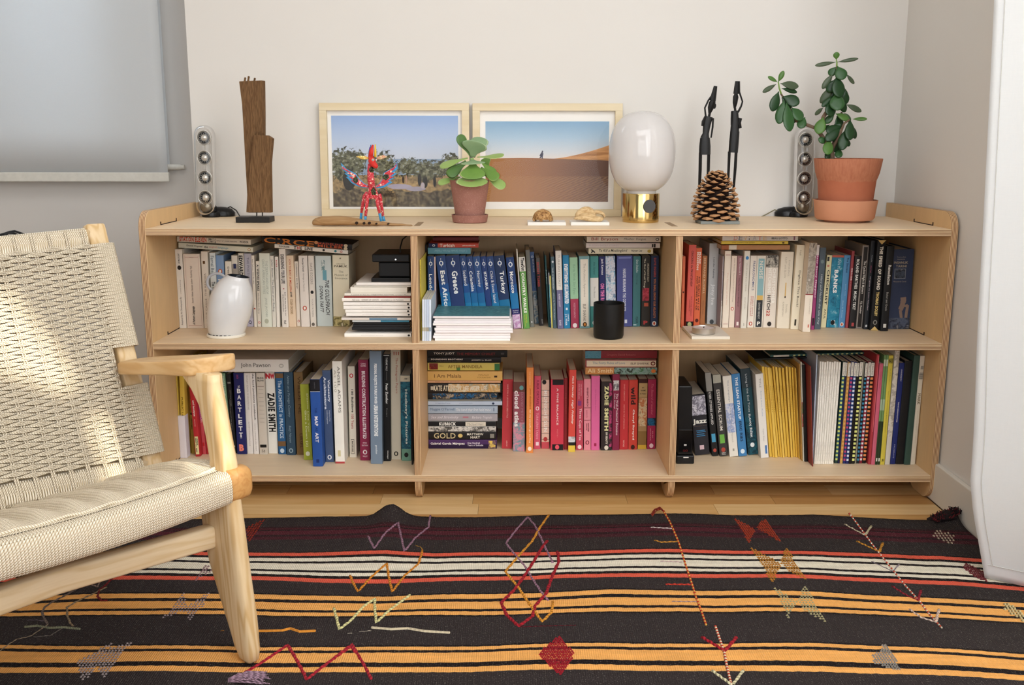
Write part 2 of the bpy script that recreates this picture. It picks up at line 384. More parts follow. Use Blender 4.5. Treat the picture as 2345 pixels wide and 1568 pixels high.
for x0 in DV:
    mb = MB().box((x0, .002, ZM), (x0+TH, DEPTH-.008, ZT-TH)).box((x0, .002, ZB), (x0+TH, DEPTH-.008, ZM-TH))
    mb.prism([(.002, ZB-TH)]+arc(.062, .055, .06, 172, 262, 8)+arc(.09, .055, .056, 278, 360, 8)+[(.146, ZB-TH)], 0, x0, x0+TH)
    mb.prism([(.33, ZB-TH)]+arc(.39, .055, .055, 180, 270, 6)+[(.465, 0), (.465, ZB-TH)], 0, x0, x0+TH)
    part('divider', mb, PLX, BC, (x0+TH/2, 0, 0), bevel=.0006)
for nm, z in (('top_panel', ZT), ('middle_shelf', ZM), ('bottom_shelf', ZB)):
    part(nm, MB().box((-HX, 0, z-TH), (HX, DEPTH-.006, z)), PLZ, BC, (0, 0, z-TH/2), bevel=.0006)
part('back_panel', MB().box((-HX, DEPTH-.006, ZB), (HX, DEPTH-.001, ZT-.0005)), PLB, BC, (0, DEPTH-.003, .4))
SL = plain('2A130A', .8)
for z in (ZT, ZM, ZB):
    for x, s in ((-HX, 1), (HX, -1)):
        a, b_ = (.115, .25)
        mb = MB().box((x, a, z), (x+s*.0012, b_, z+.0022)).box((x, a, z), (x+s*.0014, a+.005, z+.009)).box((x, b_-.005, z), (x+s*.0014, b_, z+.009))
        part('joint_slot', mb, SL, BC, (x, a, z))
EG = plain('9C8160', .6, .12, 300)
for x0, y0, y1 in ((DV[0], .09, .225), (DV[1], .085, .22)):
    part('tab_end', MB().box((x0+.001, y0, ZT), (x0+TH-.001, y1, ZT+.0004)), EG, BC, (x0, y0, ZT))
# ================================================================ books
PAGES = {}
def pages(c='E9DFCB'):
    if c in PAGES: return PAGES[c]
    t = NT('paper_pages'); t.set(Roughness=.8); tc = t.n('TexCoord').outputs['Object']
    n = t.noise(t.map(tc, (900, 3, 3)), 1, 2); b_ = lin(c)
    t.col(t.mix(n, tuple(v*.72 for v in b_[:3])+(1,), b_)); PAGES[c] = t.m; return t.m
def cov(c, rough=.38):
    r_, g_, b_ = (int(c[i:i+2], 16) for i in (0, 2, 4)); l_ = .3*r_+.59*g_+.11*b_; c = '%02X%02X%02X' % tuple(min(250, int((v*.86+l_*.13)*1.045)) for v in (r_, g_, b_))
    return plain(c, .5, .035, 25, name='book_cover')
_ink = {}
def ink(c):
    if c not in _ink:
        t = NT('print_ink'); t.col(lin(c)); t.set(Roughness=.5); _ink[c] = t.m
    return _ink[c]
DG = None
def text_mesh(s, bold=.0, shear=0, font=None):
    cu = bpy.data.curves.new('t', 'FONT'); cu.body = s; cu.resolution_u = 2; cu.offset = bold; cu.shear = shear
    cu.space_character = 1.0+abs(bold)*3
    o = bpy.data.objects.new('t', cu); C.objects.link(o); bpy.context.view_layer.update()
    me = bpy.data.meshes.new_from_object(o.evaluated_get(bpy.context.evaluated_depsgraph_get()))
    V = np.array([v.co[:] for v in me.vertices]) if len(me.vertices) else np.zeros((0, 3))
    F = [tuple(p.vertices) for p in me.polygons]
    bpy.data.objects.remove(o); bpy.data.curves.remove(cu); bpy.data.meshes.remove(me)
    return V, F
def put_text(parent, s, c, p0, p1, xa, xb, y, W, mode='D', bold=.02, shear=0, name='spine_lettering'):
    """p0,p1 along the height (metres from the bottom; p1>p0), xa,xb across; mode D reads downwards, U upwards, H horizontal"""
    V, F = text_mesh(s, bold, shear)
    if not len(V): return
    mn, mx = V.min(0), V.max(0); sx = mx[0]-mn[0]; sy = mx[1]-mn[1]
    a = (V[:, 0]-mn[0])/max(sx, 1e-6); b_ = (V[:, 1]-mn[1])/max(sy, 1e-6)
    if mode == 'D': X = xa+b_*(xb-xa); Z = p1-a*(p1-p0)
    elif mode == 'U': X = xb-b_*(xb-xa); Z = p0+a*(p1-p0)
    else: X = xa+a*(xb-xa); Z = p0+b_*(p1-p0)
    yy = np.full(len(X), -LF[0]-.0002)-bulge(X, W)
    mb = MB(); mb.add(np.stack([X, yy, Z], 1).tolist(), [f if mode != 'x' else f[::-1] for f in F])
    return obj(name, mb, ink(c), parent)
LF = [.0003]
def bulge(X, W):
    u = (np.asarray(X)/W-.5)*2
    return .0012*np.sqrt(np.clip(1-u*u*.96, 0, 1))*min(1, W/.012)
def band(parent, z0, z1, W, c, x0=0., x1=1., name='spine_band', lift=.0003, n=6, mat=None):
    xs = [W*(x0+(x1-x0)*k/n) for k in range(n+1)]; bu = bulge(xs, W)
    G = [[(x, -LF[0]-b_, z) for x, b_ in zip(xs, bu)] for z in (z0, z1)]
    return obj(name, MB().grid(G), mat or ink(c), parent)
def disc(parent, x, z, rx, rz, c, W, name='spine_emblem', c2=None):
    b0 = float(bulge(np.array([x]), W)[0])
    mb = MB(); E = ell((x, z), rx, rz, 16); mb.add([(p[0], -LF[0]-b0-.0002, p[1]) for p in E], [tuple(range(16))])
    if c2:
        mb.m = 1; E = ell((x, z), rx*.5, rz*.62, 12); mb.add([(p[0], -LF[0]-b0-.0004, p[1]) for p in E], [tuple(range(12))])
        return obj(name, mb, [ink(c), ink(c2)], parent)
    return obj(name, mb, ink(c), parent)
# stops used for the printed pictures on a few spines
_pm = {}
def print_mat(key, cols, scale=60):
    if key in _pm: return _pm[key]
    t = NT('printed_picture'); t.set(Roughness=.45); tc = t.n('TexCoord').outputs['Object']
    n = t.noise(tc, scale, 4, .65, .6); k = len(cols)
    t.col(t.ramp(n, [(.28+.44*i/(k-1), c) for i, c in enumerate(cols)], 'LINEAR')); _pm[key] = t.m; return t.m
def book(label, W, H, D, col, loc, rot, deco=(), hard=False, name='book', cat='book', pg='E9DFCB', group=None, yaw=0):
    r = thing(name, label, cat, loc, group, (0, rot, yaw))
    t = .0009 if not hard else .0022; t = min(t, W*.2)
    m = cov(col) if isinstance(col, str) else col
    xs = [W*k/8 for k in range(9)]; bu = [float(v) for v in bulge(xs, W)]
    outer = [(x, -b_) for x, b_ in zip(xs, bu)]
    prof = outer+[(W, D), (W-t, D), (W-t, .003)]+[(t, .003), (t, D), (0, D)]
    mb = MB(); mb.prism(prof, 2, 0, H)
    c_ = obj('cover', mb, m, r)
    s_ = 0.0 if not hard else .003
    obj('pages', MB().box((t, .0031, s_+.0003), (W-t, D-s_-.0005, H-s_-.0003)), pages(pg), r)
    for i_, d in enumerate(deco):
        k = d[0]; LF[0] = .0003+.00007*i_
        if k == 'b': band(r, d[1]*H, d[2]*H, W, d[3], *(d[4:6] if len(d) > 4 else ()))
        elif k == 'p': band(r, d[1]*H, d[2]*H, W, None, *(d[5:7] if len(d) > 5 else ()), mat=print_mat(d[3], d[4]), name='spine_picture', lift=.0004)
        elif k == 'o': disc(r, W*(d[3] if len(d) > 3 and isinstance(d[3], float) else .5), d[1]*H, min(W*.28, .006), min(W*.28, .006)*1.15, d[2], W, c2=(d[4] if len(d) > 4 else None))
        elif k in 'tuh':
            _, s, c, a, b_ = d[:5]; xa, xb = (d[5], d[6]) if len(d) > 6 else (.28, .74); bo = d[7] if len(d) > 7 else .015; sh = d[8] if len(d) > 8 else 0
            put_text(r, s, c, a*H, b_*H, xa*W, xb*W, -.0002, W, {'t': 'D', 'u': 'U', 'h': 'H'}[k], bo, sh)
    return r
PREV = []
def stand(zs, yb, xb0, xb1, xt0, yt, col, label, deco=(), D=None, chk_=True, **kw):
    """standing book: bottom corners xb0,xb1 at pixel row yb on the shelf at height zs; top-left corner at (xt0,yt)"""
    p = onz(xb0, yb, zs); q = onz(xb1, yb, zs); Y = p[1]; t_ = ony(xt0, yt, Y)
    dx, dz = t_[0]-p[0], t_[2]-zs
    for e in (DV[0]+TH, DV[1]+TH, -HX):
        if e-.014 < p[0] < e+.0006 or (e-.014 < t_[0] < e+.0006 and p[0] > e): p[0] = max(p[0], e+.0008); dx = max(t_[0], e+.0008)-p[0]
    if chk_ and PREV and abs(PREV[0]-zs) < .01 and abs(p[0]-PREV[1]) < .05:
        _, pr, pt, ph = PREV; p[0] = max(p[0], pr+.0004); zc = min(dz, ph); tn = max(dx/dz, (pr+.0004+pt*zc-p[0])/zc); dx = tn*dz
    if q[0]-p[0] < .002: q[0] = p[0]+.0025
    th = math.atan2(dx, dz); H = math.hypot(dx, dz); W = (q[0]-p[0])*math.cos(th)-.0006
    z = zs+max(0, W*math.sin(th))+.0004; H = min(H, ((ZT if zs > .3 else ZM)-TH-z-abs(W*math.sin(th)))/math.cos(th)-.001) if zs+H > (ZT if zs > .3 else ZM)-TH-.004 else H
    if chk_: PREV[:] = [zs, p[0]+W/max(.2, math.cos(th))+.0003, math.tan(th), H*math.cos(th)]
    if D is None: D = .13 if H < .215 else (.155 if H < .25 else .2)
    D = min(D, DEPTH-.01-Y)
    return book(label, W, H, D, col, (p[0]+.0003, Y, z), th, deco, **kw)
def lie(Y, xl, xr, yt, yb, col, label, deco=(), tilt=0, D=.13, ypx=None, **kw):
    """lying book; left/right pixels, top and bottom rows at the LEFT end, at depth plane Y; tilt degrees (positive: right end lower)"""
    a = ony(xl, yt, Y); b_ = ony(xl, yb, Y); c_ = ony(xr, yb, Y); W = a[2]-b_[2]-.0004; L = c_[0]-a[0]
    t_ = math.radians(tilt); L = L/math.cos(t_)
    # local z -> (-cos, 0, sin) for a book whose right end is lower
    for e in (DV[0]+TH, DV[1]+TH, -HX):
        if e-.012 < b_[0] < e+.0005: L -= (e+.0008-b_[0]); b_[0] = e+.0008
    x0 = b_[0]+L*math.cos(t_); z0 = b_[2]-L*math.sin(t_)
    D = min(D, DEPTH-.01-Y)
    return book(label, W, L, D, col, (x0, Y, z0+.0002), -(math.pi/2-t_), deco, **kw)
W_, K_ = 'F4F1EA', '1A1817'
GA, GB, GC, GD, GE, GF = ('books on the upper left shelf', 'books on the upper middle shelf', 'books on the upper right shelf', 'books on the lower left shelf', 'books on the lower middle shelf', 'books on the lower right shelf')
def S(zs, g, rows):
    for r in rows:
        yb, xb0, xb1, xt0, yt, col, label = r[:7]; deco = r[7] if len(r) > 7 else (); kw = r[8] if len(r) > 8 else {}
        stand(zs, yb, xb0, xb1, xt0, yt, col, label, deco, group=g, **kw)
# ---------- upper left bay
S(ZM, GA, [
 (751.2, 409, 427.9, 398.6, 571, 'E6DDD0', 'tall white paperback on Air Development, against the left side of upper left bay', [('u', 'Acquired for Air Development By', '4A423C', .04, .40, .3, .62, .0), ('u', 'a United Anthology', '8A8078', .44, .62, .4, .6, 0), ('u', 'AIR MILE FLIGHT', '3A3430', .82, .95, .38, .62), ('o', .77, '241E1A')]),
 (751.6, 429, 467, 418.6, 581.6, 'E3D3C2', 'thick cream hardback titled A Pattern Language with a pink border', [('b', .02, .98, 'C79F92', .1, .115), ('b', .02, .98, 'C79F92', .9, .915), ('b', .035, .042, 'C79F92', .1, .9), ('b', .955, .962, 'C79F92', .1, .9), ('u', 'A Pattern Language', K_, .05, .30, .36, .56, .02), ('u', 'Alexander · Ishikawa · Silverstein · Jacobson · Fiksdahl-King · Angel', '5A4A42', .34, .84, .38, .52, 0), ('h', 'Oxford', '6A5A52', .945, .955, .38, .62, 0)], dict(hard=True)),
 (751.6, 468, 483, 459.6, 576, 'E2D6C6', 'cream paperback The Caille The Reader with a small brown square on top', [('u', 'THE CAILLE  THE READER', '8C7C6E', .12, .72, .36, .62, 0), ('b', .84, .88, '6B4A26', .25, .6)]),
 (751, 487, 500, 479, 579, 'D9E0E0', 'pale grey paperback The Hidden, rising behind the handle of the white vase', [('t', 'Fernal Ber', '7A8890', .72, .96, .2, .8), ('t', 'The Hidden P', '26323C', .40, .62, .2, .85, .03)]),
 (750, 500, 519, 492.6, 584.6, '7C9BC4', 'blue paperback with an orange oval emblem, partly behind the white vase', [('o', .78, 'D06A3C', .5, W_), ('t', 'Tales', W_, .5, .69, .15, .9, .04)]),
 (750, 521, 536, 514.8, 598.6, 'E6DCCB', 'short cream paperback Design as Art standing behind the vase mouth', [('t', 'Design as Art', '4A443E', .55, .92, .3, .66)]),
 (750, 536, 550, 529, 585, '9F968C', 'grey-brown paperback with a dark blue square near its top', [('b', .88, 1, 'DDD6CA'), ('b', .82, .885, '232A55', .3, .75)]),
 (749, 551, 563, 543.6, 580, 'DCD3C4', 'cream paperback with heavy black condensed lettering behind the vase mouth', [('t', 'EDWARD T. HALL', K_, .45, .97, .12, .9, .045)]),
 (747.7, 564.5, 581.6, 556, 580.7, 'B3AEBA', 'lilac-grey paperback The Poetics with a round letter emblem at its foot', [('t', 'THE POETICS OF SPACE', '6E6A7E', .40, .95, .35, .66, 0), ('b', 0, .12, 'C3BFD2'), ('h', 'Q', '2A2848', .03, .085, .3, .75, .02)]),
 (748.6, 582, 588.5, 575, 585, 'E8DFD1', 'thin cream paperback just right of the vase with an orange oval', [('t', 'Italo Calvino · Into the War', '4A443E', .6, .95, .25, .75, 0), ('o', .26, 'B9432F')]),
 (748, 589.8, 598.8, 585.4, 598, 'E3D9C9', 'narrow cream paperback with small black capitals and a red oval at the foot', [('t', 'AI WEIWEI SPEAKS', K_, .55, .95, .22, .78, .035), ('t', 'with Hans Ulrich Obrist', '8A8078', .2, .52, .3, .72, 0), ('o', .065, 'C0402A', .5, W_)]),
 (748.6, 599.6, 623.6, 592.8, 580, 'DADDCE', 'pale green-white paperback on great American cities with a faded title', [('t', 'THE DEATH AND LIFE OF', 'A9B0A4', .45, .90, .56, .78, 0), ('t', 'GREAT AMERICAN CITIES', 'A9B0A4', .45, .92, .26, .48, 0), ('t', 'JANE JACOBS', 'A9B0A4', .14, .40, .38, .62, 0), ('o', .08, 'B9BCA8')]),
 (748.6, 624.2, 633, 617, 586, 'DCD8CC', 'slim off-white paperback The Sense of an Ending', [('t', 'Julian Barnes  The Sense of an Ending', '5F6068', .22, .95, .2, .8, 0)]),
 (748.6, 633.6, 641.6, 628.8, 588, 'E8E2D6', 'thin white paperback left of the Designing Your Life book', [('t', 'KEEP', 'B03A3A', .85, .95, .3, .7, .02), ('t', 'notes and essays', '8A8078', .68, .84, .35, .65, 0)]),
 (749, 646.4, 661, 638.4, 570, 'E6DDD3', 'white book Designing Your Life with tall black lettering', [('t', 'DESIGNING YOUR LIFE', '241E1C', .56, .93, .22, .76, .03), ('b', .49, .50, 'B04A5A', .4, .6), ('t', 'Build a life that works for you', '3A3430', .15, .45, .56, .78), ('t', 'Bill Burnett & Dave Evans', '3A3430', .2, .42, .26, .46, 0), ('h', 'EZ', '3A3430', .04, .085, .35, .7)], dict(hard=True)),
 (748, 661.8, 678.6, 654.7, 585, 'E5C9A9', 'peach paperback How to Make a Million Jobs', [('t', 'HOW TO MAKE', 'C06A4A', .72, .95, .32, .62, .01), ('t', 'A MILLION', 'C0502F', .5, .7, .32, .62, .02), ('t', 'JOBS', '2A1E16', .42, .49, .32, .62, .04), ('t', 'COLIN CROOKS', '8A6A3A', .18, .39, .3, .66, .01)]),
 (746.8, 679.2, 689, 671.8, 598.6, 'E4D8C8', 'short narrow cream paperback Confabulations', [('t', 'Confabulations  John Berger', '3A3430', .58, .97, .28, .7, .01), ('o', .08, 'B0482E', .5, W_)]),
 (748, 690, 710, 683.3, 585.7, 'E4DAD1', 'cream paperback Homage to Catalonia with a red oval emblem', [('t', 'George Orwell', '3A3430', .78, .97, .35, .6, .02), ('t', 'Homage to Catalonia', '8A8078', .5, .76, .38, .6, 0), ('o', .265, 'C0543E', .5, W_)]),
 (748, 711.4, 724.4, 705.2, 585.7, 'E2D9CE', 'cream paperback A Heartbreaking Work with a small black mark halfway', [('t', 'DAVE EGGERS', '8F877E', .6, .9, .3, .72, 0), ('o', .49, '22201E'), ('t', 'YOUR FATHERS', 'A79F96', .14, .4, .36, .66, 0), ('o', .035, '6A625A')]),
 (747, 727, 762.6, 721.6, 586, 'C9D4D2', 'pale blue-grey paperback The Goldfinch with a torn window picture', [('p', .76, .94, 'gf', ['16241F', 'E7ECE8', '2D6C74', 'E9EDEA'], .38, .6), ('b', .66, .80, '6FA6B6', .45, .7), ('t', 'THE GOLDFINCH', '1C1A1A', .16, .66, .58, .84, .01, .3), ('t', 'DONNA TARTT', '1C1A1A', .2, .58, .22, .44, .01, .3)]),
 (747.5, 763.8, 801, 761, 584.6, 'E5DBBE', 'thick cream paperback The Museum of Innocence, last before the magazines', [('h', 'ORHAN', '8C8260', .87, .888, .22, .76, 0), ('h', 'PAMUK', '4A4636', .83, .862, .1, .92, .01), ('h', 'The', '8A846E', .755, .785, .38, .66, 0), ('h', 'Museum of', '8A846E', .71, .742, .12, .92, 0), ('h', 'Innocence', '8A846E', .665, .698, .14, .9, 0), ('h', 'ff', '3A3628', .945, .965, .44, .54, .02), ('p', 0, .14, 'pm', ['2A2A14', 'D8C98E', '5A5020', 'E4D9BA'], 0, 1)], dict(D=.13)),
])
Yb = .238
lie(.236, 405.5, 574.6, 540.9, 553.2, 'E4DAC8', 'cream paperback Station Eleven lying on top, against the top panel', [('t', 'STATION ELEVEN', 'D8492B', .60, .965, .12, 1.0, .03), ('p', .47, .575, 'se', ['15120F', 'E5DDCE', '15120F', 'E5DDCE'], .05, .95), ('t', 'EMILY ST. JOHN MANDEL', '4A443E', .18, .46, .34, .58, .0), ('t', 'PICADOR', '2A2624', .03, .145, .3, .68, .02)], tilt=2.5, group=GA, D=.12)
lie(.234, 409, 579.6, 555.2, 567, 'DDDCC8', 'pale green-grey paperback the english language lying under the Station Eleven book', [('t', 'David Crystal', '2C2822', .68, .89, .3, .72, .02), ('t', 'the', '2C2822', .605, .655, .3, .72, .02), ('t', 'english', 'D9A79A', .48, .59, .3, .75, .02), ('t', 'language', '8FB0B8', .33, .47, .25, .75, .02), ('o', .05, 'C2A06A', .5, W_)], tilt=3.6, group=GA)
lie(.232, 628.8, 796.6, 557.9, 567.2, 'E9E0D2', 'white paperback The Line lying tilted under the black book', [('t', 'OLGA GRUSHIN', '2A2624', .80, .94, .3, .75, .02), ('t', 'T', '2A2624', .70, .74, .1, .9, .04), ('t', 'H', 'C0392B', .66, .695, .1, .9, .04), ('t', 'E  LINE', '2A2624', .48, .65, .1, .9, .04), ('o', .33, '1A1817'), ('o', .17, '2F7C86'), ('o', .09, 'C65A3A', .5, W_)], tilt=5.0, group=GA)
lie(.228, 600, 806, 541.2, 555, '14100F', 'black paperback with large orange capitals and small figures, lying tilted', [('t', 'CIRCE', 'C9772F', .42, .98, .0, .96, .02), ('t', 'MADELINE', 'B0472C', .10, .38, .55, .9, .03), ('t', 'MILLER', 'C05A34', .10, .38, .08, .5, .03), ('o', .40, 'C98A5A', .8), ('o', .07, 'D8C8A8', .7), ('o', .07, 'D8C8A8', .2)], tilt=5.0, group=GA, D=.13)
# magazines and the black device at the right of this bay
Ym = float(onz(860, 771.8, ZM)[1])
def mag(zs_y, xl, xr, yt, yb, col, label, deco=(), D=.2, g='magazines piled in the upper left bay', **kw):
    return lie(zs_y, xl, xr, yt, yb, col, label, deco, D=D, group=g, name='magazine', cat='magazine', **kw)
PE = ('t', 'the international quarterly', 'C9C2BC', .42, .75, .38, .62, 0)
mag(Ym, 789, 942, 763, 771.6, 'F3EEE6', 'white-spined magazine with purple cover at the bottom of the pile', [PE, ('o', .035, K_)])
for i, (a, b_) in enumerate(((749, 755.4), (743.3, 748.8), (737.6, 743.1))):
    mag(Ym+.012, 806+2*i, 939, a, b_, '17171C', ('lowest', 'middle', 'topmost')[i]+' of three black-spined magazines low in the pile', D=.19)
mag(Ym+.002, 807, 936.8, 733, 737.2, 'DCE4E8', 'thin pale blue-white brochure above the black magazines', [('b', 0, .5, '4C97B8')])
mag(Ym-.004, 782, 942, 727.5, 732.8, 'D9CFC6', 'thin grey-lilac brochure sticking out left below the white-spined magazines', [('b', .2, .6, '6A88A0')])
for i, (xl, a, b_) in enumerate(((793, 716.3, 723.8), (791, 708.4, 715.9), (787, 700, 707.9), (786.4, 691.6, 699.6))):
    mag(Ym, xl, 941, a, b_, 'F1EBE3', ('lowest', 'second lowest', 'third lowest', 'topmost')[i]+' of the four matching white-spined journals with black dots', [PE, ('o', .03+.01*(i % 2), K_)])
mag(Ym-.001, 783.6, 940, 682, 690, 'F0E9DF', 'white journal with a fine printed line just under a dark red edge', [('t', 'field notes    GARDEN OF YARROW    conversations on the Permanent', '6A625C', .1, .85, .3, .62, .01)])
mag(Ym, 788, 940, 678, 681.7, '9C3A33', 'thin dark red magazine in the middle of the pile')
mag(Ym, 789, 941, 671.2, 677.2, 'E6DFCF', 'cream magazine with black type above the dark red one', [('t', 'A quarterly for these bits  UNDERTAKING THE FUTURE  a premise in Mexico', '2F2A26', .02, .9, .25, .6, .01)])
mag(Ym+.006, 803, 933, 657, 670.4, 'E9E2D2', 'thick block of cream pages near the top of the pile', [])
mag(Ym+.004, 811, 941, 653.5, 656.8, 'DBD5C8', 'thin grey-white magazine second from the top of the pile')
mag(Ym+.004, 816, 941, 647, 653.2, 'EEE6DE', 'white magazine on top of the pile under the black device')
dv = thing('router_box', 'black charging dock with a small white light standing on the magazines', 'router', (ony(905, 647, Ym+.02)))
a = ony(850, 646.5, Ym+.02); b_ = ony(938, 637, Ym+.02); L = dv.location; BLK = plain('0B0B0C', .35, .02)
Z = lambda y: float(ony(900, y, Ym+.02)[2]); X = lambda x: float(ony(x, 640, Ym+.02)[0])
obj('base', MB().box((X(850), Ym+.02, Z(646.4)), (X(939), Ym+.16, Z(636.5))), BLK, dv, off=tuple(L), bevel=.002)
obj('body', MB().box((X(866), Ym+.035, Z(636.5)), (X(939), Ym+.15, Z(600.5))), BLK, dv, off=tuple(L), bevel=.004)
obj('top_plate', MB().box((X(853), Ym+.02, Z(600.5)), (X(939), Ym+.16, Z(582))), BLK, dv, off=tuple(L), bevel=.003)
e_ = NT('white_led'); e_.set(Emission_Strength=6); e_.b.inputs['Emission Color'].default_value = (1, 1, 1, 1)
sl_ = obj('status_light', MB().lathe([(.001, 0), (.0018, .0004)], (0, 0, 0), 10), e_.m, dv); sl_.location = Vector((X(907), Ym+.0195, Z(594)))-L
sl_.rotation_euler = (math.pi/2, 0, 0)
obj('power_cable', MB().tube([(X(914), Ym+.06, Z(583)), (X(914), Ym+.065, Z(570)), (X(918), Ym+.08, Z(553)), (X(930), Ym+.11, Z(543)), (X(938), Ym+.13, Z(541))], .0018, 6), BLK, dv, off=tuple(L))
# ---------- upper middle bay
def LP(title, bo=.02, xa=.26, xb=.78, a=.5, b_=.78):
    return [('b', 0, .36, '1A78A8'), ('b', .36, .5, '17669C'), ('b', .5, .62, '1B4F8E'), ('o', .90, 'E8ECF2', .5, '1F3F82'), ('t', 'lonely planet', 'E8ECF2', .845, .965, .42, .56, .01), ('t', title, 'F4F4F4', a, b_, xa, xb, bo)]
NV = '22427F'
S(ZM, GB, [
 (777, 961, 966.3, 959.6, 595, 'EAD23F', 'slim yellow book standing nearest the left divider in upper middle bay', [('t', 'DUE AVVENTURIERI e I VIAGGIATORI', '6A5A10', .5, .93, .25, .75, .01)], dict(D=.19)),
])
for i in range(4):
    x = 966.6+5.2*i
    stand(ZM, 781, x, x+5.2, x-.1, 686, ('D5DEE9', 'C8D5E8', 'BFCFE6', 'D9E4F2')[i], ('first', 'second', 'third', 'fourth')[i]+' from the left of the four thin pale blue booklets beside the yellow book', [('b', .24, .33, ('B9B7A0', 'C0B8A8', 'A8A290', '98AAB8')[i])], group='thin pale blue booklets', D=.17, chk_=False, name='booklet', cat='booklet')
PB = 753.5
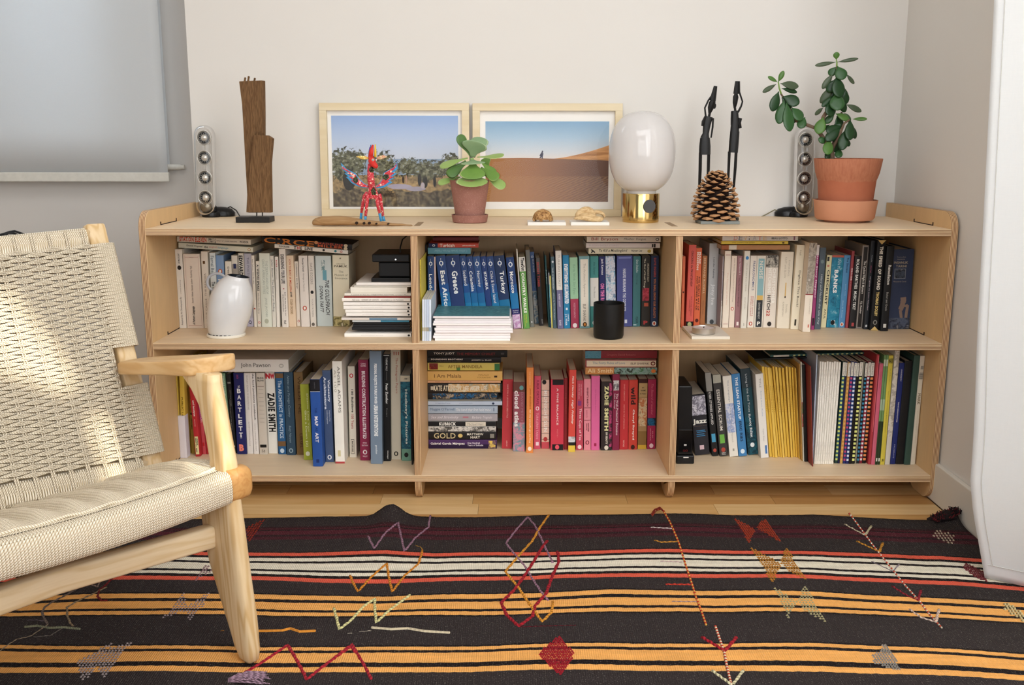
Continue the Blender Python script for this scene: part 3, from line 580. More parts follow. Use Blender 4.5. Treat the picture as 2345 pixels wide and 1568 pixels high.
S(ZM, GB, [
 (PB, 981, 995.6, 978.8, 587, NV, 'blue travel guide titled London', LP('London', .03, .22, .72, .47, .76)),
 (PB, 996, 999.6, 993.8, 588, 'E3C3C4', 'thin pink-white guide between the London and East Africa guides'),
 (PB, 1018, 1040, 996.8, 587, NV, 'blue travel guide titled East Africa', LP('East Africa', .03, .28, .76, .28, .8)),
 (PB, 1040.5, 1072, 1019.6, 587, '1D3670', 'thick dark blue travel guide titled Greece', [d for d in LP('Greece', .035, .3, .74, .48, .79) if d[0] != 'b']),
 (PB, 1072.5, 1087, 1048.6, 587, NV, 'blue travel guide titled Iceland', LP('Iceland', .01, .25, .75, .6, .8)),
 (PB, 1087.5, 1102.6, 1064, 588, NV, 'blue travel guide titled Colombia', LP('Colombia', .02, .2, .7, .52, .8)),
 (PB, 1103, 1119.6, 1081.2, 588, '2D528F', 'blue travel guide titled Norway', LP('Norway', .01, .22, .7, .58, .8)),
 (PB, 1120, 1133.6, 1098.8, 588, '1C3A7C', 'blue travel guide titled Istanbul in capitals', [d for d in LP('ISTANBUL', .03, .3, .74, .54, .79) if d[0] != 'b']),
 (PB, 1134, 1150.6, 1112.6, 588, NV, 'blue travel guide titled Chile and Easter Island', LP('Chile & Easter Island', .0, .28, .66, .36, .8)),
 (PB, 1151, 1175.2, 1130, 587, '1A3260', 'thick dark blue travel guide titled Turkey', [('b', 0, .4, '16709E'), ('o', .9, 'E8ECF2', .5, '1F3F82'), ('t', 'lonely planet', 'E8ECF2', .845, .965, .46, .56, .01), ('t', 'Turkey', 'F4F4F4', .48, .79, .26, .78, .03)]),
 (752.7, 1176.2, 1194.4, 1158, 590, NV, 'blue travel guide titled Morocco with a pink picture at its foot', [('b', .28, .5, '1C74AC'), ('b', .5, .62, '1D5796'), ('o', .9, 'E8ECF2', .5, '1F3F82'), ('t', 'lonely planet', 'E8ECF2', .85, .965, .44, .56, .01), ('t', 'Morocco', 'F4F4F4', .5, .8, .26, .72, .03), ('b', .2, .275, '2A2A6A'), ('h', 'Northern', 'E6E6F0', .245, .262, .15, .85, .01), ('h', 'pull-out map', 'E6E6F0', .215, .238, .2, .8, .01), ('b', 0, .2, 'C9A3C8'), ('p', .02, .19, 'fl', ['D9C3DE', 'B87FB8', 'E9DDF0', 'A04A6A'], .1, .9)]),
 (752, 1194.8, 1198.2, 1181.6, 570, 'DCD4C8', 'tall off-white book between the Morocco guide and the green walks book'),
 (752.7, 1199, 1213.4, 1187.4, 588.8, '5FA046', 'bright green paperback titled Country Walks', [('b', .80, 1, 'E8E4DA'), ('t', 'TimeOut', K_, .81, .985, .3, .85, .05), ('t', 'COUNTRY WALKS', 'F6F4EC', .22, .78, .24, .72, .045), ('t', '52 walks within', 'D9D348', .08, .2, .5, .7, .01), ('t', 'easy reach of London', 'D9D348', .03, .2, .22, .42, .01)]),
 (748.6, 1214, 1223.8, 1203, 572.7, '77756F', 'grey book titled Lagos rising left of the blue guide', [('t', 'LAGOS', '9E9C96', .56, .76, .35, .7, .0), ('b', .055, .075, 'E8E8E8', .35, .6)]),
 (741, 1224.2, 1234.2, 1212.8, 577, '506FA6', 'blue book with a stone-carving picture, right of the grey Lagos book', [('o', .93, 'E8ECF2', .5, '506FA6'), ('t', 'BLUE GUIDE', 'E8ECF2', .72, .9, .5, .8, .02), ('t', 'touring & tours', 'B9C6E0', .5, .68, .5, .66, 0), ('p', 0, .46, 'bg', ['9A8F80', '42738F', 'D6CDBC', '5B8796']), ('t', 'BLUE GUIDE', 'E8ECF2', .25, .4, .3, .66, .03)]),
 (746, 1234.6, 1245.2, 1225.4, 591, '1F1B1B', 'black paperback with red lettering titled Secret Tunes', [('b', .79, 1, '5B5854', .15, 1), ('t', 'SECRET TUNES', 'B63A3A', .58, .94, .2, .72, .03), ('t', 'SIGNET', 'B9B2AA', .02, .1, .6, .85, 0)]),
 (749, 1256.2, 1260, 1246.8, 585, '1D5054', 'thin dark teal book behind the Marrakesh guide', [('t', 'PARIS', 'C9D6D6', .6, .8, .3, .7, .01)], dict(D=.12)),
 (750.7, 1246.2, 1255.6, 1241.4, 625, '63AFC6', 'short light blue guide titled Marrakesh with white top and navy foot', [('b', .79, 1, 'E4DCE0'), ('b', 0, .19, '1E2E72'), ('o', .1, 'E8ECF2', .5, '1E2E72'), ('t', 'pocket', 'DDEEF4', .58, .72, .3, .55, 0), ('t', 'MARRAKESH', '16324A', .22, .55, .25, .78, .03)], dict(D=.1)),
 (750.7, 1260.6, 1266.2, 1255.8, 631.6, 'E7D969', 'thin short yellow book right of the Marrakesh guide', [], dict(D=.1)),
 (751.6, 1266.8, 1275.4, 1260.8, 588, '46606B', 'slate-coloured book Tales of Marrakesh', [('o', .93, 'E8ECF2'), ('t', 'TALES OF MARRAKESH', 'D5DDE0', .55, .85, .25, .6, .01), ('t', 'edited by Barnaby Rogers', 'D5DDE0', .12, .5, .3, .62, 0)]),
 (752.7, 1277, 1290.8, 1271.6, 574.5, '6E6B92', 'book titled Turkish Coast, white above and purple below', [('b', .5, 1, 'E9E4DC'), ('t', 'TURKISH COAST', '9B958C', .54, .95, .35, .68, .0), ('t', 'RUPERT SCOTT', 'E4E0EC', .28, .45, .3, .58, .01), ('t', 'ELAND', 'E4E0EC', .04, .11, .3, .62, .01)]),
 (752, 1291.6, 1306, 1288, 584.6, '1C83B8', 'bright blue paperback Everything Is Illuminated with white lettering', [('t', 'EVERYTHING IS', 'F2F4F6', .58, .88, .2, .8, .06), ('t', 'ILLUMINATED', 'F2F4F6', .34, .58, .2, .85, .06), ('b', .255, .285, 'DDE8F0', .35, .65), ('t', 'a novel by', 'E6F0F6', .1, .2, .55, .9, .03), ('t', 'J.S. FOER', 'E6F0F6', .04, .2, .15, .5, .03)]),
 (751.6, 1307.4, 1326, 1303.8, 589.6, '97C79F', 'book with a green upper half and a crimson lower half', [('t', 'Birds With Sky Eyes', '7FA98A', .48, .9, .3, .7, .0), ('b', 0, .418, 'A83A55'), ('t', 'HUSEYIN KARATAY', 'D49AA8', .14, .36, .38, .62, .01), ('o', .04, 'F0E6E6')]),
 (751.8, 1327.4, 1351.4, 1325.4, 587, '6E9CA0', "cream and teal paperback The Architect's Apprentice", [('b', .03, .96, 'E9E1D2', .13, .87), ('t', "The Architect's Apprentice", 'A9A294', .44, .9, .36, .64, .0), ('t', 'ELIF SHAFAK', '6A6458', .1, .34, .34, .6, .01), ('o', .055, '5A3A1A', .5, 'D98A3A')]),
 (749.5, 1352, 1371, 1351.2, 587, '3D8E8A', 'teal book with a white middle, above the left of the black candle jar', [('b', .3, .7, 'E8E2DA'), ('t', 'Alex Garland', '1F5A5A', .75, .92, .4, .6, .01), ('t', 'The Beach', '8A867E', .42, .58, .42, .6, .0), ('o', .065, 'D8E4E2')]),
 (748.5, 1373.5, 1388, 1371.2, 587.5, '1F2768', 'narrow navy paperback On The Road with pink lettering', [('t', 'Jack Kerouac', 'E8E8F0', .74, .97, .28, .7, .03), ('t', 'ON THE ROAD', 'E77FB6', .28, .62, .18, .8, .05)]),
 (748.5, 1389, 1411, 1386.2, 587, '7FB2D0', 'light blue book with a cloudy picture, behind the black candle jar', [('p', .0, 1, 'bs', ['2E6F98', '9AC4DC', 'E2DEE6', '4A83A8', 'E3C3D4']), ('t', 'The Bell', 'F2F4F6', .56, .78, .55, .82, .01), ('t', 'is', 'F2F4F6', .4, .46, .3, .7, .02)]),
 (748, 1412.6, 1448, 1412.6, 586, '4A5298', 'thick violet-blue book The Complete, with white capitals', [('b', .96, .985, '7C84C0', .1, .9), ('t', 'HARUKI MURAKAMI THE COMPLETE', 'DCE0F0', .22, .82, .38, .58, .04), ('b', .05, .1, 'DCE0F0', .5, .66)]),
 (747.7, 1448.4, 1466, 1449.8, 587, '3B777C', 'teal paperback Point Omega next to the violet-blue book', [('t', 'Don DeLillo', 'CDE0E0', .77, .95, .4, .66, .01), ('t', 'Point Omega', '1C3A3C', .6, .74, .4, .6, 0), ('t', 'PICADOR', '1C3A3C', .05, .14, .4, .7, .01), ('b', .02, .03, 'D8E8E8', .1, .5)]),
 (747.7, 1468, 1488, 1470, 587, '2B2621', 'dark brown paperback The God of Small Things with pink-red flowers', [('t', 'ARUNDHATI ROY', 'C9BFA8', .64, .9, .62, .82, .01), ('t', 'The God of Small Things', 'D9D0BA', .55, .97, .2, .44, .01), ('p', .37, .55, 'gs', ['2B2621', 'A02838', 'C9485A', '2B2621'], .1, .85), ('b', .29, .34, 'B5523A', .3, .8), ('h', 'P', 'B03A3A', .03, .085, .25, .75, .05)]),
 (747.7, 1489, 1506.5, 1491.2, 586, '1D2B4E', 'dark navy paperback You Shall Know Our Velocity, last before the divider', [('t', 'DAVE EGGERS', 'B0473C', .7, .97, .36, .66, .03), ('t', 'YOU SHALL KNOW OUR VELOCITY', 'C97A45', .12, .68, .36, .66, .03), ('o', .045, 'E0D8D0', .5, 'C0502F')]),
])
lie(.225, 1344, 1512.4, 541.4, 554, 'E2D6C4', 'cream paperback Mother Tongue lying under the top panel', [('t', 'Bill Bryson', 'A85A4A', .58, .94, .15, .85, .01), ('t', 'Mother Tongue', '6A6258', .2, .5, .25, .75, 0, .3), ('o', .045, '4A4038', .5, W_)], group=GB)
lie(.222, 1342, 1511, 556.6, 567.4, 'DBD0CB', 'plain off-white paperback lying between two cream ones', [('t', 'RUSSIAN SHORT STORIES', 'C9BCC0', .56, .96, .35, .7, 0), ('b', .06, .085, K_, .1, .9), ('b', .09, .11, K_, .15, .85)], group=GB)
lie(.226, 1347.7, 1495, 568, 581.4, 'DDD4B8', 'cream paperback To Kill a Mockingbird with a black bird mark, lying', [('h', 'y', K_, .90, .96, .1, .9, .05), ('t', 'To Kill a Mockingbird', '2F2A26', .40, .84, .25, .85, .01, .3), ('t', 'Harper Lee', '2F2A26', .17, .34, .3, .8, .01, .3), ('o', .06, 'B59A3A')], group=GB)
lie(.215, 982, 1096, 556.8, 566.6, 'D64B3B', 'small red phrasebook titled Turkish lying over the London guide', [('b', .82, 1, '1E2A55'), ('o', .9, 'E8ECF2', .5, '1E2A55'), ('t', 'Turkish', 'F6EEE6', .48, .78, .1, .92, .02), ('t', 'phrasebook', 'F6EEE6', .06, .32, .3, .62, .03)], group=GB, D=.11)
lie(.217, 980, 1078, 567, 581.4, '5B9AB0', 'small teal-blue phrasebook lying directly on the blue guides', [('u', 'Collins Greek Phrase Finder', '8FBECB', .08, .85, .3, .7, .02)], group=GB, D=.11)
lie(.235, 969, 978.4, 561, 577, '151515', 'tiny black booklet end lying left of the phrasebooks', [], group=GB, D=.08)
lie(.26, 992, 1096, 543, 551.6, '7A2C28', 'dark red book lying topmost behind the Turkish phrasebook', [], group=GB, D=.1)
Yq = float(onz(1080, 780.5, ZM)[1])
ysq = [(996, 1168, 774.6, 780.3), (992, 1169, 768.6, 774.2), (994, 1168.6, 762.6, 768.2), (997, 1174.6, 757, 762.2), (995, 1174, 751, 756.6), (999, 1169, 745.6, 750.6), (991.6, 1170, 739.6, 745.2), (993, 1171, 734.4, 739.2), (996, 1169.5, 729, 734), (992, 1167, 723.6, 728.6)]
TEALC = print_mat('tealcover', ['2E5E66', '5B959C', '3C6F74', '7FB2B2'], 45)
for i, (a, b_, c, d) in enumerate(ysq):
    o = lie(Yq+.002*(i % 3), a, b_, c, d, ('F3ECEA', 'F0E8EA')[i % 2] if i < 9 else TEALC, ('lowest', 'second lowest', 'third lowest', 'fourth lowest', 'fifth lowest', 'sixth lowest', 'fourth from top', 'third from top', 'second from top', 'teal-covered topmost')[i]+' of the white-edged magazines stacked in front of the blue guides', [('b', 0, 1, 'F0E8E8')] if i == 9 else [], group='white-edged magazines below the blue guides', D=.2, name='magazine', cat='magazine', pg='F3EEEE')
# ---------- upper right bay
S(ZM, GC, [
 (750, 1559.4, 1566, 1563.4, 587, 'D9653F', 'thin orange paperback against the right-hand divider', [('o', .5, '3A1A10')]),
 (750, 1569.8, 1586.8, 1577.8, 561, 'E2584C', 'tall coral red book Cracking the PM Interview with a black foot', [('t', 'CRACKING the PM INTERVIEW', '6B2624', .5, .93, .36, .66, .02), ('t', 'HOW TO LAND A PRODUCT', '7A302C', .14, .38, .55, .72, 0), ('t', 'MANAGER JOB', '7A302C', .2, .34, .3, .45, 0), ('b', 0, .075, '15120F'), ('o', .04, 'B9C08A')]),
 (746, 1588, 1602, 1593.8, 568, 'E9683A', 'orange book The Subtle Art of Not Giving a F*ck', [('t', 'MARK', 'F8E8DC', .79, .95, .55, .85, .05), ('t', 'MANSON', 'F8E8DC', .72, .95, .18, .5, .05), ('t', 'THE SUBTLE ART OF', '3A1510', .2, .64, .56, .8, .02), ('t', 'NOT GIVING A F*CK', '3A1510', .2, .64, .22, .48, .03), ('o', .07, '5A1A10')]),
 (743, 1602.6, 1614, 1608.8, 586, 'B8723E', 'brown-orange paperback with cream capitals beside the orange book', [('t', 'BERTRAND RUSSELL', 'E8CFA8', .45, .97, .3, .7, .0), ('t', 'Sceptical Essays', '7A4622', .15, .35, .35, .6, 0)]),
 (742, 1618.6, 1639.8, 1625, 557.5, 'BFC5C6', 'tall pale grey hardback with white lettering', [('t', 'Leander Kahney', '5A6266', .57, .83, .4, .62, .01), ('t', 'Jony Ive', 'F2F4F4', .24, .5, .25, .72, .02), ('o', .03, '4A5054')], dict(hard=True)),
 (750, 1640.4, 1651.6, 1646, 587, 'A9A2A8', 'lilac-grey book with a white lower third, right of the pale grey hardback', [('b', 0, .38, 'DDD8CE'), ('b', .795, .805, 'E0DAD4'), ('t', 'TRISTES', '8F8890', .3, .55, .3, .7, 0), ('o', .05, '4A4648')]),
 (750.7, 1653.4, 1667.8, 1660.3, 574.5, 'E8DCCB', 'white paperback with faint pink print and thin red lines at both ends', [('b', .945, .95, '9A3A3A', .12, .9), ('b', .048, .053, '9A3A3A', .12, .9), ('t', 'The Remains of the Day', 'E0B9A9', .3, .72, .4, .66, 0)]),
 (749.8, 1668.4, 1681, 1675.6, 586, 'E6D6C4', 'cream paperback on One-Way Street with an orange-red oval', [('t', 'Walter Benjamin · One-Way Street and Other Writings', '8A7A68', .36, .97, .4, .62, 0), ('o', .265, 'D0644A', .5, W_)]),
 (749.8, 1681.6, 1693.6, 1689, 586, '9E6E72', 'mauve pink paperback with a small white square at the foot', [('t', 'Lisa Venture & 9', 'E0CCCC', .74, .97, .4, .7, .02), ('t', 'Video Persona: You Belong Ltd', '3A2226', .3, .7, .35, .6, .01), ('b', .03, .08, 'F0E6E2', .35, .75)]),
 (751.6, 1695.2, 1709.2, 1704.4, 574.5, 'DEDBCF', 'white paperback with a blue dot near its top', [('o', .91, '3E86C4'), ('t', 'VILLES DES ECO MEDIA', 'B5AE9E', .48, .85, .4, .62, 0), ('t', 'EDITION', 'B5AE9E', .25, .4, .4, .6, 0), ('t', 'edit', '8A8476', .03, .07, .4, .6, 0)]),
 (749.8, 1710.6, 1725.4, 1718.8, 585.5, 'E8E0D2', 'white paperback titled Freakonomics in blue letters', [('t', 'FREAKONOMICS', '5A6288', .52, .93, .42, .78, .01), ('t', 'STEVEN D. LEVITT &', 'B0483E', .16, .44, .58, .76, .02), ('t', 'STEPHEN J. DUBNER', 'B0483E', .16, .44, .28, .46, .02), ('o', .055, 'C0543E', .5, W_)]),
 (749.8, 1726, 1746.2, 1734, 585.5, 'E2DACB', 'book titled Noise with blue upper and black lower panel', [('b', .45, .96, '8FBAC2', .17, .86), ('t', 'NOISE', 'E8E4D8', .68, .93, .3, .72, .02), ('b', .385, .45, 'DDB868', .17, .86), ('b', .01, .385, '2C3036', .17, .86), ('t', 'DAVID HENDY', 'C9C9C2', .12, .35, .38, .6, .01), ('h', 'P', 'F0EEE6', .03, .085, .32, .68, .04)]),
 (749.8, 1746.8, 1774.8, 1755.2, 584, 'E3D9CB', 'thick white book Hitch 22 with a smoking portrait on top', [('p', .83, 1, 'ht', ['1A1817', 'C9C4B8', '2A2826', '8A867E']), ('t', 'CHRISTOPHER', 'F8F4EC', .33, .82, .56, .84, .05), ('t', 'HITCHENS', 'F8F4EC', .48, .82, .22, .5, .05), ('t', 'HITCH', '2A2624', .25, .45, .22, .5, .03), ('t', '22', 'C0443A', .16, .24, .22, .5, .03), ('o', .05, '2A2624')]),
 (752, 1778.4, 1806.8, 1789.4, 576.8, 'E2D8C4', 'cream paperback Thinking, Fast and Slow with a pencil drawn on it', [('t', 'THINKING,', 'B5AC98', .68, .9, .6, .74, 0), ('t', 'FAST and SLOW', 'B5AC98', .66, .93, .32, .46, 0), ('b', .42, .6, 'D9AE5C', .47, .55), ('b', .40, .425, '4A3A2A', .46, .56), ('t', 'DANIEL', 'B5AC98', .2, .32, .6, .74, 0), ('t', 'KAHNEMAN', 'B5AC98', .16, .35, .34, .46, 0)]),
 (754, 1808.8, 1828, 1824, 561.4, 'E3D9BF', 'tall cream book Digitize This Book', [('t', 'Hall', 'A79C80', .88, .94, .4, .62, 0), ('t', 'Digitize This Book!', '5A5444', .27, .7, .42, .74, .01), ('b', .045, .12, '3A3428', .42, .66)]),
 (760, 1829.2, 1855, 1842.6, 556.6, 'E3D6C4', 'hardback with brown photograph jacket above and white band below', [('p', .43, 1, 'la', ['5A5048', 'BDB3A4', '8A8074', 'D8D2C8']), ('b', .42, .43, '8A2A2A'), ('t', 'Life After New Media', '8A8278', .56, .9, .55, .75, .01), ('t', 'SARAH KEMBER', 'B5AA9A', .2, .38, .6, .72, 0), ('b', .05, .085, 'C97A6A', .6, .8)], dict(hard=True)),
 (755, 1856.8, 1864.4, 1869.4, 561, 'A83874', 'magenta paperback User Story Mapping with a white top', [('b', .88, 1, 'E9E2DE'), ('t', 'User Story Mapping', 'F2DCE8', .38, .9, .25, .8, .04), ('b', .05, .14, '2A1420', .2, .8)]),
 (754, 1865, 1878.8, 1878.2, 567, '4E5C66', 'slate paperback with white handwriting, right of the magenta one', [('t', 'Hilary and Nando the Gila King', 'C9D0D2', .06, .68, .32, .72, .0, .3), ('o', .83, '7A8A8A')]),
 (750, 1879.2, 1891.2, 1893.8, 584.6, 'E1D6A6', 'pale yellow book titled The Checklist', [('b', .92, .98, '2A2620', .1, .5), ('b', .84, .87, 'D0806A', .2, .6), ('t', 'CHECKLIST', '2A2826', .32, .8, .3, .75, .03), ('t', 'ATUL', '3A3628', .12, .26, .36, .7, .01)]),
 (750, 1891.8, 1918.6, 1904.2, 584.6, '1E7796', 'blue sea-coloured paperback with one word in bold white capitals', [('b', .97, 1, 'C06050'), ('p', 0, .96, 'ib', ['134A62', '1E7796', '2E8CA8', 'A9CAD4']), ('t', 'IAIN M.', 'B9D4DE', .81, .95, .5, .75, .0), ('t', 'BANKS', 'F4F6F6', .48, .8, .28, .62, .05), ('t', 'CONSIDER', '1A4A60', .28, .44, .56, .68, 0), ('t', 'PHLEBAS', '1A4A60', .3, .43, .34, .46, 0), ('b', .04, .1, 'F0F0EA', .35, .7), ('o', .07, K_)]),
 (750, 1919.2, 1934, 1929, 584.6, '4D8FC4', 'light blue paperback The Descent beside the sea-coloured one', [('t', 'The Descent', '1A2A4A', .76, .97, .45, .75, .02), ('t', 'poor cow', 'A8CBE4', .44, .6, .5, .66, 0), ('t', 'Alain de Botton', 'A8CBE4', .14, .38, .3, .5, 0), ('o', .045, 'E6E0D8', .5, 'C0502F')]),
 (751, 1935, 1942.2, 1946, 575, 'A83F45', 'thin dusty red book left of the black one with cut-out capitals', [('t', 'IMAGE', 'EED8D6', .62, .78, .3, .8, .03), ('t', 'a short introduction', 'D79A98', .3, .6, .4, .66, 0)]),
 (752, 1943, 1958.8, 1951.8, 587, '1E1E20', 'black paperback with white cut-out capitals, left of the silver book', [('t', 'ROLAND BARTHES', 'EFEFEA', .55, .96, .25, .7, .03), ('t', 'MUSIC TEXT', 'EFEFEA', .26, .52, .25, .7, .03), ('b', .03, .08, 'B04A4A', .3, .7)]),
 (752, 1959.6, 1974, 1970.6, 562, '8A8078', 'silver grey book with dark brown middle and white script', [('b', .02, .98, '2A2522', .2, .82), ('t', 'The Cyclical Night & Mystery', 'E6E0D8', .42, .82, .28, .76, .02), ('t', 'S.J. Reader', 'E6E0D8', .18, .33, .3, .66, .02)]),
 (754, 1974.6, 1987, 1986, 551, '23262C', 'tall dark grey book with pink and white small print', [('t', 'felsefe', '8C8C90', .76, .84, .35, .65, .02), ('t', 'serisi', 'A0486A', .64, .72, .35, .65, .02), ('t', 'sevginin ve askin felsefesi', 'C9B8C0', .22, .6, .3, .62, .02), ('o', .04, 'D8D8D8')], dict(hard=True)),
 (756.6, 1990.6, 2011.4, 2004.4, 550, '0C0C0D', 'black hardback The Speed of Sound with gold triangles at both ends', [('t', 'THE SPEED OF SOUND', 'E9E4D8', .45, .93, .32, .72, .05), ('t', 'THOMAS DOLBY', 'E3CC84', .16, .43, .34, .7, .04), ('o', .09, '8A8880', .5, '0C0C0D')], dict(hard=True)),
 (758, 2016, 2033, 2031, 563.8, '141619', 'black hardback titled Remediation', [('t', 'Remediation', 'E8E8E4', .55, .78, .35, .75, .03), ('t', 'Bolter and Grusin', 'A8A8A4', .24, .46, .38, .66, .01), ('b', .04, .085, 'DCDCD6', .3, .7)], dict(hard=True)),
 (753, 2033.6, 2081.6, 2045, 571, '2D3B5B', 'very thick navy book with a framed engraving and a crouching figure', [('h', 'Yirminci yilinda', 'B0A8A0', .895, .91, .2, .62, 0), ('h', 'duzenlenmis', 'B0A8A0', .87, .885, .22, .58, 0), ('h', 'INSANLIK', 'B9AE98', .82, .85, .08, .74, .01), ('h', 'TARIHI', 'B9AE98', .775, .805, .18, .68, .01), ('b', .63, .76, '7C8490', .12, .66), ('p', .64, .75, 'it', ['1A1E28', '4A5668', '1A1E28', '8A90A0'], .15, .63), ('h', 'Manastirda Cemal', 'A0988E', .59, .608, .1, .7, 0), ('p', 0, .14, 'it2', ['2D3B5B', '5A6478', '23283A', '8A8A90'], 0, 1)], dict(hard=True, D=.19)),
])
lie(.225, 1654, 1826.6, 539.6, 551.4, 'DAD6D2', 'white book titled Deviate lying right under the top panel', [(('t'), c, k, a+(.02 if c == 'I' else 0), a+(.03 if c == 'I' else .05), .15, 1.02, .0) for c, k, a in (('D', 'D98A7A', .80), ('E', '7A808A', .735), ('V', 'E6C79A', .67), ('I', '6A6A6A', .62), ('A', 'B9BCC0', .55), ('T', 'E0765A', .48), ('E', 'E6C79A', .41))]+[('t', 'BEAU LOTTO', '4A4A4A', .14, .35, .3, .7, .02), ('b', .04, .06, '8A5A6A', .2, .9)], group=GC, D=.15)
lie(.223, 1651.6, 1804.6, 552, 558.8, 'E3C640', 'thin yellow booklet lying below the white Deviate book', [('t', 'THE COMMITTEE DINER', '8A7A1A', .5, .84, .3, .7, 0), ('t', 'MICHAEL WALK', '8A7A1A', .22, .4, .3, .7, 0), ('b', .06, .09, '5A4A1A', .2, .8)], group=GC)
lie(.222, 1652, 1808, 561, 571.6, 'BB8352', 'orange-brown paperback lying lowest of the three above the white books', [('b', .78, .89, 'DDD4C4'), ('b', .9, 1, 'A25A34')], group=GC)
